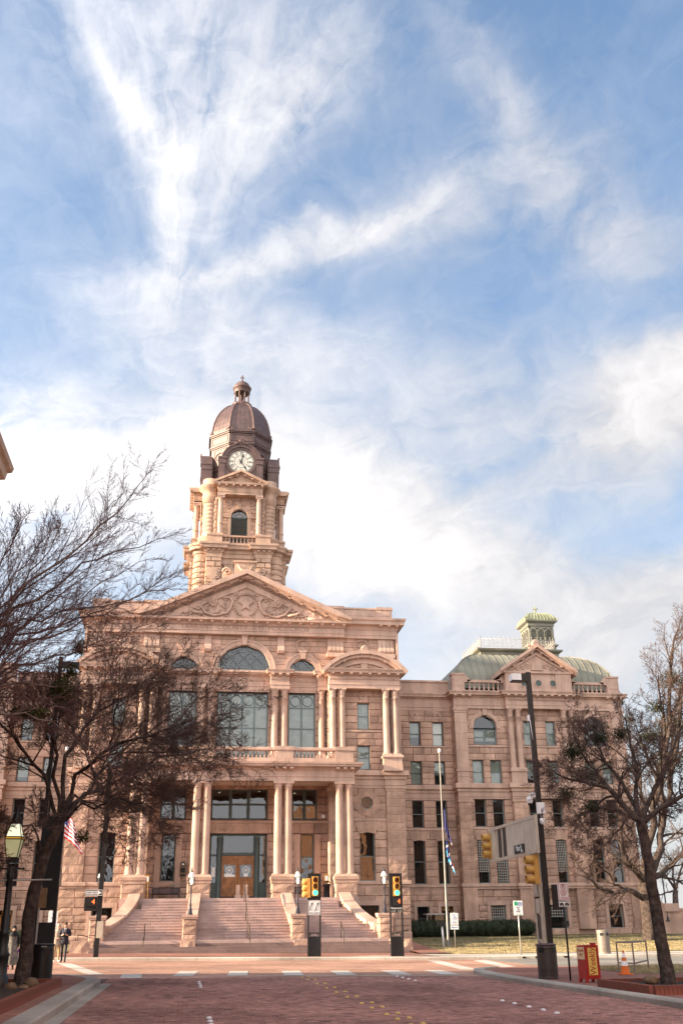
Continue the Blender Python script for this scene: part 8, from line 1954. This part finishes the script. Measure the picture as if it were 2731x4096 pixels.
# person in beige jacket, grey hair, leaning to the man
bg_ = thing('person', 'person with pale hair in beige jacket and tan trousers beside the suited man', 'person', (-6.1, 53.7, gz(-6.2)), R(25))
hangp = lambda s: ((s*.27, .02, 1.12), (s*.26, -.08, .9), (s*.25, -.1, .82), (s*.245, -.11, .74), (s*.215, -.13, .8))
foldp = lambda s: ((s*.27, .02, 1.14), (s*.08, -.2, 1.08), (s*.02, -.22, 1.09), (-s*.05, -.22, 1.1), (0, -.23, 1.12))
def fm2(c): return 1 if (c.z > 1.5 or (c.y < -.17 and abs(c.x) < .12 and .95 < c.z < 1.2)) else (3 if c.z < .09 else (2 if c.z < .9 else 0))
link('body', person_mesh(skeleton(.12, foldp(-1), hangp(1)), RAD, fm2, [BEIGE, SKIN, TAN, SHIRT]), bg_, None, 0, (.97, .97, .97))
m = MB(); m.lathe(0, 0, [(.21, .76), (.2, .95), (.17, 1.1), (.19, 1.28), (.17, 1.38), (.08, 1.46)], 20, caps=False); o = m.build('jacket', BEIGE, bg_); o.scale = (1, .74, 1); face(bg_, -.03, 1.58, HAIRG); fingers(bg_, (.24, -.11, .74), (0, -.2, -1))
# woman in dark headscarf and patterned long dress
wo2 = thing('person', 'woman in black headscarf and long grey patterned dress walking at the left edge', 'person', (-6.9, 45.3, gz(-6.9)), R(12))
def fm3(c): return 1 if c.z > 1.5 else (2 if (abs(c.x) > .2 and c.z < .92) else (3 if c.z < .09 else 0))
link('body', person_mesh(skeleton(.14, hangp(-1), hangp(1)), RAD, fm3, [BLKC, SKIN, SKIN, BLKC]), wo2, None, 0, (.9, .9, .9))
m = MB(); n = 28; rows = [(.30, .16), (.285, .3), (.24, .6), (.19, .88), (.155, 1.0), (.165, 1.15), (.17, 1.24), (.12, 1.3)]; vs_ = []; fs = []
for j, (r, z) in enumerate(rows):
    for i in range(n): a = 2*math.pi*i/n; w = 1+(.10*math.sin(a*7+j*.4) if j < 4 else 0); vs_.append((r*w*math.cos(a), r*w*.78*math.sin(a), z))
for j in range(len(rows)-1):
    for i in range(n): fs.append((j*n+i, j*n+(i+1) % n, (j+1)*n+(i+1) % n, (j+1)*n+i))
m.add(vs_, fs, 0, True); m.build('dress', GREY, wo2)
m = MB(); m.ball((0, .0, 1.50), .105, .115, .13, 16, 10); m.lathe(0, 0, [(.17, 1.22), (.15, 1.32), (.09, 1.42)], 18, caps=False); m.build('headscarf', BLKC, wo2); m = MB(); m.ball((0, -.068, 1.475), .062, .06, .082, 14, 9); m.build('face_front', SKIN, wo2); face(wo2, -.045, 1.49, HAIRB, False); m = MB(); m.box(.2, .3, -.1, -.04, .62, .76); m.build('handbag', mat('purple_bag', (.12, .03, .25), .5), wo2)
for q in (-1, 1): m = MB(); m.ball((q*.09, -.14, .045), .045, .1, .045, 10, 6); m.build('shoe', mat('pink_shoe', (.5, .16, .2), .6) if 'pink_shoe' not in MATS else MATS['pink_shoe'], wo2)
# man with sunglasses further back, seen above the black panel
su = thing('person', 'person in sunglasses and white shirt behind the black signal pylon', 'person', (-8.1, 61.0, gz(-8.1)+.14), R(-15))
link('body', person_mesh(skeleton(.1, hangp(-1), hangp(1)), RAD, lambda c: 1 if c.z > 1.5 else (2 if c.z < .95 else 0), [SHIRT, SKIN, SUIT, BLKC]), su, None, 0, (1, 1, 1)); face(su, -.03, 1.64); m = MB(); m.box(-.07, .07, -.135, -.12, 1.64, 1.675); m.build('sunglasses', BLKC, su)

# ================================================================ TREES
BARK = mat('tree_bark', (.075, .056, .048), .95, .35, 6.0, .9, 14.0, spec=.1); BARKG = mat('grey_bark', (.14, .105, .092), .95, .3, 5.0, .9, 12.0, spec=.1); TWIG = mat('twig_bark', (.115, .076, .064), .9, .2, 4, spec=.1); TWIGP = mat('pale_twig_bark', (.165, .10, .096), .9, .2, 4, spec=.1)
MIST = mat('mistletoe_leaf', (.045, .05, .012), .7, .35, 5, spec=.2); LEAFD = mat('evergreen_leaf', (.03, .033, .015), .7, .35, 5, spec=.2)
def tree_segments(limbs, rg, depth, ratio, nchild, angle, up, wig, minr, sub=5, droop=0.0, rexp=.72, side=.25, fall=.35):
    """grow branches from guide limbs; returns thick polylines and thin twigs"""
    thick = []; thin = []
    def grow(pts, rads, lev):
        (thick if rads[0] > .022 else thin).append((pts, rads))
        if lev >= depth or rads[0] < minr: return
        L = sum((pts[i+1]-pts[i]).length for i in range(len(pts)-1)); n = nchild[min(lev, len(nchild)-1)]
        for k in range(n):
            f = side+(1-side)*(k+rg.random())/n; i = min(int(f*(len(pts)-1)), len(pts)-2); fr_ = f*(len(pts)-1)-i; p = pts[i].lerp(pts[i+1], fr_); d = (pts[i+1]-pts[i]).normalized(); r = max((rads[i]*(1-fr_)+rads[i+1]*fr_)*rexp*rg.uniform(.7, 1), minr*1.02)
            ax = Vector((rg.gauss(0, 1), rg.gauss(0, 1), rg.gauss(0, 1))).cross(d)
            if ax.length < 1e-3: continue
            ax.normalize(); dd = (Matrix.Rotation(R(rg.uniform(*angle)), 3, ax) @ d); l = L*ratio[min(lev, len(ratio)-1)]*rg.uniform(.6, 1.25)*(1-fall*f); q = [p]; nn = sub if lev < depth-1 else 3
            for j in range(nn):
                dd = (dd+Vector((rg.gauss(0, wig), rg.gauss(0, wig), rg.gauss(0, wig)+up-droop*j*.05))).normalized(); q.append(q[-1]+dd*(l/nn))
            grow(q, [max(r*(1-.82*j/nn), minr*.55) for j in range(nn+1)], lev+1)
    for pts, rads in limbs:
        P = [Vector(p) for p in pts]; S = [P[0]]; Rr2 = [rads[0]]      # smooth guide by subdividing with jitter
        for i in range(len(P)-1):
            for j in range(1, 4):
                t = j/3; q = P[i].lerp(P[i+1], t)
                if j < 3: q += Vector((rg.gauss(0, 1), rg.gauss(0, 1), rg.gauss(0, 1)))*(P[i+1]-P[i]).length*.03
                S.append(q); Rr2.append(rads[i]+(rads[i+1]-rads[i])*t)
        grow(S, Rr2, 0)
    return thick, thin
def tubes_mesh(name, polys, sides, m, parent):
    V = []; F = []
    for pts, rads in polys:
        o0 = len(V); up = None; n = len(pts)
        for i, p in enumerate(pts):
            d = pts[min(i+1, n-1)]-pts[max(i-1, 0)]; d = d.normalized() if d.length > 1e-9 else Vector((0, 0, 1))
            if up is None: up = d.orthogonal().normalized()
            else: up = (up-d*up.dot(d)); up = up.normalized() if up.length > 1e-6 else d.orthogonal().normalized()
            w = d.cross(up)
            for k in range(sides): a = 2*math.pi*k/sides; q = p+(up*math.cos(a)+w*math.sin(a))*rads[i]; V.append((q.x, q.y, q.z))
        for i in range(n-1):
            for k in range(sides): F.append((o0+i*sides+k, o0+i*sides+(k+1) % sides, o0+(i+1)*sides+(k+1) % sides, o0+(i+1)*sides+k))
    me = bpy.data.meshes.new(name); me.from_pydata(V, [], F); me.materials.append(m); me.polygons.foreach_set('use_smooth', [True]*len(F)); return link(name, me, parent)
def make_tree(label, base, trunk, limbs, seed, bark, twig, leaves=None, **kw):
    rg = random.Random(seed); t = thing('tree', label, 'tree', base)
    tk = [([Vector(p) for p in trunk[0]], trunk[1])]; S = []; Rr2 = []
    P, rr = tk[0]
    for i in range(len(P)-1):
        for j in range(4): S.append(P[i].lerp(P[i+1], j/4)+Vector((rg.gauss(0, .012), rg.gauss(0, .012), 0))); Rr2.append(rr[i]+(rr[i+1]-rr[i])*j/4)
    S.append(P[-1]); Rr2.append(rr[-1])
    o = tubes_mesh('trunk', [(S, Rr2)], 14, bark, t)
    thick, thin = tree_segments(limbs, rg, **kw)
    tubes_mesh('branches', thick, 7, bark, t); stuff(tubes_mesh('twigs', thin, 3, twig, t))
    if leaves:
        for (ells, n, size, mm) in leaves: leaf_obj('leaf_clumps', *leaf_cloud(ells, n, size, np.random.default_rng(seed), 1.0), mm, t)
    print('tree', label[:30], len(thick), len(thin))
    return t
make_tree('dark leaning tree with dense bare twigs beside the left lamp post', (-4.0, 28.4, 0.22), ([(-0.00, -0.00, 0.06), (0.02, 0.00, 0.86), (0.02, 0.00, 1.56), (0.07, 0.00, 2.28), (0.25, 0.00, 3.08), (0.53, 0.00, 3.89)], [0.22, 0.175, 0.17, 0.16, 0.15, 0.14]), [
    ([(0.53, 0.00, 3.89), (1.12, 0.40, 4.76), (1.61, 0.90, 5.02), (2.96, 1.60, 5.93), (4.17, 2.60, 6.32)], [0.072, 0.059, 0.046, 0.034, 0.021]),
    ([(0.53, 0.00, 3.89), (0.88, -0.40, 5.14), (2.00, -0.90, 5.91), (2.85, -1.40, 6.03), (3.92, -1.90, 6.37)], [0.065, 0.054, 0.043, 0.032, 0.021]),
    ([(0.53, 0.00, 3.89), (0.46, 0.60, 5.81), (1.01, 1.60, 6.98), (1.61, 2.60, 7.79), (2.23, 3.10, 8.30)], [0.065, 0.053, 0.041, 0.029, 0.017]),
    ([(0.53, 0.00, 3.89), (0.10, -0.40, 5.13), (-0.61, -1.40, 5.94), (-1.50, -1.90, 6.79)], [0.058, 0.046, 0.033, 0.021]),
    ([(0.53, 0.00, 3.89), (1.19, -1.00, 4.36), (2.21, -2.10, 4.37), (3.12, -2.80, 4.00)], [0.043, 0.033, 0.024, 0.014]),
    ([(0.53, 0.00, 3.89), (0.44, -0.90, 5.58), (0.24, -1.40, 6.27), (0.56, -1.90, 6.83)], [0.058, 0.044, 0.031, 0.017]),
    ([(0.53, 0.00, 3.89), (1.39, 1.10, 5.42), (2.21, 2.60, 6.59), (3.27, 3.60, 7.56)], [0.058, 0.044, 0.031, 0.017]),
    ([(0.25, 0.00, 3.08), (-0.09, -0.40, 3.86), (-0.58, -0.80, 3.76), (-0.86, -1.40, 3.29)], [0.029, 0.023, 0.016, 0.01]),
    ([(0.53, 0.00, 3.89), (0.75, 1.20, 4.81), (1.34, 2.60, 4.62), (2.28, 4.10, 4.63)], [0.043, 0.033, 0.024, 0.014]),
    ], 3, BARK, TWIG, [([(1.21, -0.40, 3.55, 0.22, 0.22, 0.18), (3.45, 1.10, 6.07, 0.2, 0.2, 0.2)], 900, 0.03, MIST)], depth=4, ratio=(.55, .55, .55, .6), nchild=(14, 10, 7, 5), angle=(18, 58), up=.03, wig=.17, minr=.0062, rexp=.62)

make_tree('bare tree just outside the left edge with long pale branches reaching in', (-5.3, 20.6, 0.2), ([(0.70, 0.00, -0.37), (0.66, 0.10, 1.89), (0.70, 0.20, 3.46), (0.75, 0.30, 4.66)], [0.2, 0.18, 0.16, 0.15]), [
    ([(0.75, 0.30, 4.66), (0.87, 0.90, 6.32), (0.83, 1.90, 7.92), (1.69, 2.70, 8.74), (2.34, 3.40, 9.77), (3.18, 4.00, 10.36), (4.52, 4.90, 11.18)], [0.05, 0.043, 0.036, 0.029, 0.022, 0.015, 0.008]),
    ([(0.75, 0.30, 4.66), (0.78, 0.70, 6.53), (1.16, 1.60, 8.31), (2.16, 2.40, 9.60), (2.88, 3.20, 10.85), (3.45, 3.90, 12.02), (3.70, 4.40, 12.84)], [0.047, 0.04, 0.033, 0.026, 0.02, 0.013, 0.006]),
    ([(0.75, 0.30, 4.66), (0.85, 1.00, 6.34), (0.96, 1.40, 7.49), (2.11, 2.40, 8.23), (3.57, 3.40, 8.84), (4.74, 4.20, 9.60)], [0.044, 0.037, 0.029, 0.022, 0.014, 0.007]),
    ([(0.75, 0.30, 4.66), (0.97, 0.60, 5.93), (1.04, 1.20, 7.10), (1.93, 2.20, 7.51), (3.16, 3.40, 8.63), (4.91, 4.60, 10.09)], [0.044, 0.037, 0.029, 0.022, 0.014, 0.007]),
    ([(0.75, 0.30, 4.66), (0.56, 0.80, 7.36), (0.79, 1.40, 8.94), (0.96, 1.80, 9.76), (1.11, 2.20, 10.50)], [0.033, 0.027, 0.02, 0.013, 0.007]),
    ([(0.75, 0.30, 4.66), (0.95, 0.80, 5.87), (1.19, 1.00, 6.11), (1.82, 1.80, 6.33), (2.68, 2.80, 6.48), (3.30, 3.40, 6.84)], [0.039, 0.033, 0.027, 0.022, 0.016, 0.01]),
    ([(0.75, 0.30, 4.66), (1.12, 0.70, 5.39), (1.72, 1.20, 5.60), (2.48, 1.60, 5.32), (3.39, 2.00, 4.75), (3.93, 2.40, 4.28)], [0.033, 0.028, 0.022, 0.017, 0.011, 0.006]),
    ([(0.75, 0.30, 4.66), (0.72, 1.40, 6.87), (1.34, 2.80, 8.08), (2.37, 4.40, 9.78), (2.66, 4.90, 11.24)], [0.033, 0.026, 0.019, 0.013, 0.006]),
    ([(0.75, 0.30, 4.66), (0.88, 1.20, 5.85), (1.40, 1.70, 6.02), (2.38, 2.40, 5.96), (3.42, 3.00, 5.53)], [0.028, 0.022, 0.017, 0.011, 0.006]),
    ([(0.75, 0.30, 4.66), (0.51, 1.20, 7.20), (1.27, 2.00, 8.74), (1.69, 2.40, 9.70), (1.83, 2.80, 10.78)], [0.033, 0.026, 0.019, 0.013, 0.006]),
    ([(0.75, 0.30, 4.66), (0.71, 1.00, 6.66), (1.00, 2.00, 8.19), (1.76, 3.00, 9.41), (2.55, 3.80, 10.60), (3.03, 4.20, 11.27)], [0.035, 0.029, 0.023, 0.017, 0.011, 0.005]),
    ([(0.75, 0.30, 4.66), (0.77, 0.60, 6.77), (1.03, 1.30, 8.38), (1.40, 1.80, 9.35), (1.72, 2.20, 10.20)], [0.035, 0.028, 0.02, 0.013, 0.005]),
    ([(0.75, 0.30, 4.66), (0.78, 1.40, 6.32), (1.11, 2.40, 7.60), (2.37, 3.70, 8.44), (3.72, 4.60, 9.36), (4.44, 5.20, 10.14)], [0.04, 0.033, 0.026, 0.019, 0.012, 0.005]),
    ([(0.75, 0.30, 4.66), (1.00, 0.40, 5.99), (1.35, 0.80, 6.73), (2.23, 1.40, 7.59), (2.95, 2.00, 8.80), (4.15, 2.60, 9.69)], [0.04, 0.033, 0.026, 0.019, 0.012, 0.005]),
    ([(0.75, 0.30, 4.66), (0.91, 0.90, 6.00), (1.33, 1.60, 6.71), (2.36, 2.60, 7.22), (3.37, 3.60, 8.00), (4.28, 4.40, 8.64)], [0.04, 0.033, 0.026, 0.019, 0.012, 0.005]),
    ], 8, BARKG, TWIGP, [([(2.29, 2.40, 6.36, 0.3, 0.3, 0.32), (2.45, 2.60, 6.81, 0.2, 0.2, 0.22), (2.54, 2.80, 7.45, 0.2, 0.2, 0.25), (1.71, 1.90, 5.74, 0.45, 0.3, 0.14)], 3800, 0.028, MIST)], depth=3, ratio=(.34, .42, .45), nchild=(28, 11, 6), angle=(12, 46), up=.04, wig=.10, minr=.0045, rexp=.5, side=.12, fall=.72)

make_tree('leaning dark tree with gnarled low crown on the right pavement', (12.3, 26.7, 0.1), ([(-0.01, 0.00, -0.02), (-0.06, 0.00, 0.79), (-0.13, 0.00, 1.70), (-0.17, 0.00, 2.94), (-0.26, 0.00, 3.96)], [0.2, 0.165, 0.155, 0.14, 0.13]), [
    ([(-0.26, 0.00, 3.96), (-0.59, 0.10, 4.36), (-0.94, 0.30, 4.91), (-1.17, 0.50, 5.41), (-1.41, 0.70, 5.85), (-1.56, 0.90, 6.59)], [0.095, 0.08, 0.065, 0.05, 0.035, 0.02]),
    ([(-0.26, 0.00, 3.96), (-0.98, -0.30, 4.25), (-1.59, -0.60, 4.28), (-2.17, -0.80, 4.13), (-2.55, -1.00, 3.80)], [0.06, 0.049, 0.037, 0.026, 0.015]),
    ([(-0.26, 0.00, 3.96), (-0.21, 0.20, 4.71), (0.08, 0.50, 5.42), (0.04, 0.70, 6.15), (0.08, 0.90, 6.98)], [0.08, 0.065, 0.05, 0.035, 0.02]),
    ([(-0.26, 0.00, 3.96), (0.20, -0.20, 4.27), (0.88, -0.40, 4.64), (1.62, -0.70, 4.81)], [0.085, 0.07, 0.055, 0.04]),
    ([(-0.94, 0.30, 4.91), (-1.67, -0.10, 4.99), (-2.44, -0.50, 5.06), (-2.92, -0.70, 5.23)], [0.055, 0.041, 0.026, 0.012]),
    ([(-0.26, 0.00, 3.96), (-0.34, 0.80, 5.19), (-0.50, 1.60, 6.15), (-0.71, 2.10, 6.74)], [0.07, 0.053, 0.037, 0.02]),
    ([(-0.26, 0.00, 3.96), (0.54, 0.50, 4.95), (1.41, 1.10, 5.95), (2.04, 1.30, 6.86)], [0.075, 0.057, 0.038, 0.02]),
    ([(-0.26, 0.00, 3.96), (-0.89, -0.70, 4.08), (-1.59, -1.40, 3.58), (-2.02, -1.70, 3.26)], [0.045, 0.034, 0.023, 0.012]),
    ], 12, BARK, TWIG, [([(-1.86, 0.30, 5.86, 0.35, 0.3, 0.28), (-0.84, 0.70, 6.35, 0.3, 0.3, 0.2), (-2.49, -0.50, 4.61, 0.3, 0.25, 0.25), (-1.91, -0.70, 4.27, 0.25, 0.25, 0.16), (-0.23, 0.70, 6.43, 0.3, 0.3, 0.25), (-1.63, 0.30, 5.24, 0.35, 0.3, 0.22)], 7000, 0.024, LEAFD)], depth=4, ratio=(.5, .5, .5, .5), nchild=(13, 9, 6, 5), angle=(25, 75), up=.02, wig=.26, minr=.0058, rexp=.6)

make_tree('large grey barked tree with tall bare crown at the right end of the wing', (31.8, 70.8, 0.5), ([(0.04, 0.00, -0.18), (-0.05, 0.00, 1.01), (-0.09, 0.00, 2.47), (-0.12, 0.00, 3.61)], [0.75, 0.55, 0.5, 0.48]), [
    ([(-0.18, 0.00, 2.47), (-2.01, -1.30, 3.12), (-3.32, -2.30, 2.85), (-5.04, -3.30, 3.31), (-5.75, -3.80, 4.04)], [0.22, 0.177, 0.135, 0.092, 0.05]),
    ([(-2.01, -1.30, 3.12), (-3.10, -1.80, 3.40), (-3.37, -2.00, 4.03), (-4.53, -2.80, 4.48)], [0.1, 0.077, 0.053, 0.03]),
    ([(-0.12, 0.00, 3.61), (-0.87, -0.80, 4.24), (-1.93, -1.80, 4.85), (-2.49, -2.30, 5.79), (-2.67, -2.80, 8.06)], [0.3, 0.24, 0.18, 0.12, 0.06]),
    ([(-0.12, 0.00, 3.61), (1.02, 0.20, 5.12), (2.39, 1.20, 7.60), (3.99, 2.20, 11.32), (5.51, 3.20, 15.69)], [0.36, 0.29, 0.22, 0.15, 0.08]),
    ([(-0.12, 0.00, 3.61), (1.72, 1.20, 4.16), (3.97, 3.20, 5.29), (6.23, 4.20, 6.42)], [0.28, 0.22, 0.16, 0.1]),
    ([(-0.12, 0.00, 3.61), (0.13, -0.80, 6.06), (1.14, -1.80, 9.88), (2.05, -2.80, 14.14), (2.70, -3.80, 16.66)], [0.34, 0.273, 0.205, 0.138, 0.07]),
    ([(2.39, 1.20, 7.60), (2.19, -0.80, 12.69), (1.49, -2.80, 15.57), (0.87, -4.30, 17.41)], [0.2, 0.147, 0.093, 0.04]),
    ([(3.99, 2.20, 11.32), (5.65, 2.20, 17.06), (6.68, 1.70, 19.95), (6.69, 1.20, 21.65)], [0.2, 0.147, 0.093, 0.04]),
    ([(2.05, -2.80, 14.14), (2.07, -3.80, 17.56), (2.08, -4.80, 19.52), (2.67, -5.30, 21.27)], [0.16, 0.117, 0.073, 0.03]),
    ([(1.14, -1.80, 9.88), (-0.56, -3.80, 12.17), (-1.53, -4.80, 13.71)], [0.16, 0.095, 0.03]),
    ([(-0.12, 0.00, 3.61), (1.04, 1.20, 7.59), (2.04, 3.20, 11.44), (2.34, 4.20, 13.49)], [0.2, 0.147, 0.093, 0.04]),
    ], 21, BARK, TWIG, [([(3.23, -1.80, 17.67, 1.2, 1, 0.8), (1.27, -2.80, 15.39, 1, 1, 0.6), (1.35, -0.80, 13.58, 1.4, 1, 0.8), (4.24, 1.20, 14.91, 1.6, 1, 1), (-1.40, -3.80, 14.25, 0.7, 0.6, 0.5), (2.64, -0.80, 11.79, 1.6, 1.2, 0.9)], 9000, 0.07, LEAFD)], depth=4, ratio=(.5, .5, .5, .5), nchild=(13, 9, 6, 5), angle=(16, 52), up=.03, wig=.16, minr=.009, rexp=.55, fall=.55)

make_tree('distant bare tree behind the garden wall at the right edge', (47, 98, 0), ([(-0.62, 0.00, 0.36), (-0.30, 0.00, 2.58), (-0.03, 0.00, 4.39)], [0.35, 0.3, 0.25]), [
    ([(-0.03, 0.00, 4.39), (-0.86, 0.00, 5.76), (-1.45, 0.00, 7.15)], [0.15, 0.095, 0.04]),
    ([(-0.03, 0.00, 4.39), (0.76, 0.00, 6.22), (1.49, 0.00, 7.61)], [0.15, 0.095, 0.04]),
    ([(-0.03, 0.00, 4.39), (-0.50, -1.00, 6.17), (-0.59, -1.00, 7.32)], [0.12, 0.08, 0.04]),
    ([(-0.03, 0.00, 4.39), (-2.10, -1.00, 3.92), (-3.05, -1.00, 4.37)], [0.1, 0.065, 0.03]),
    ], 31, BARKG, TWIGP, None, depth=3, ratio=(.6, .55, .5), nchild=(8, 6, 5), angle=(20, 60), up=.02, wig=.18, minr=.014, rexp=.6)
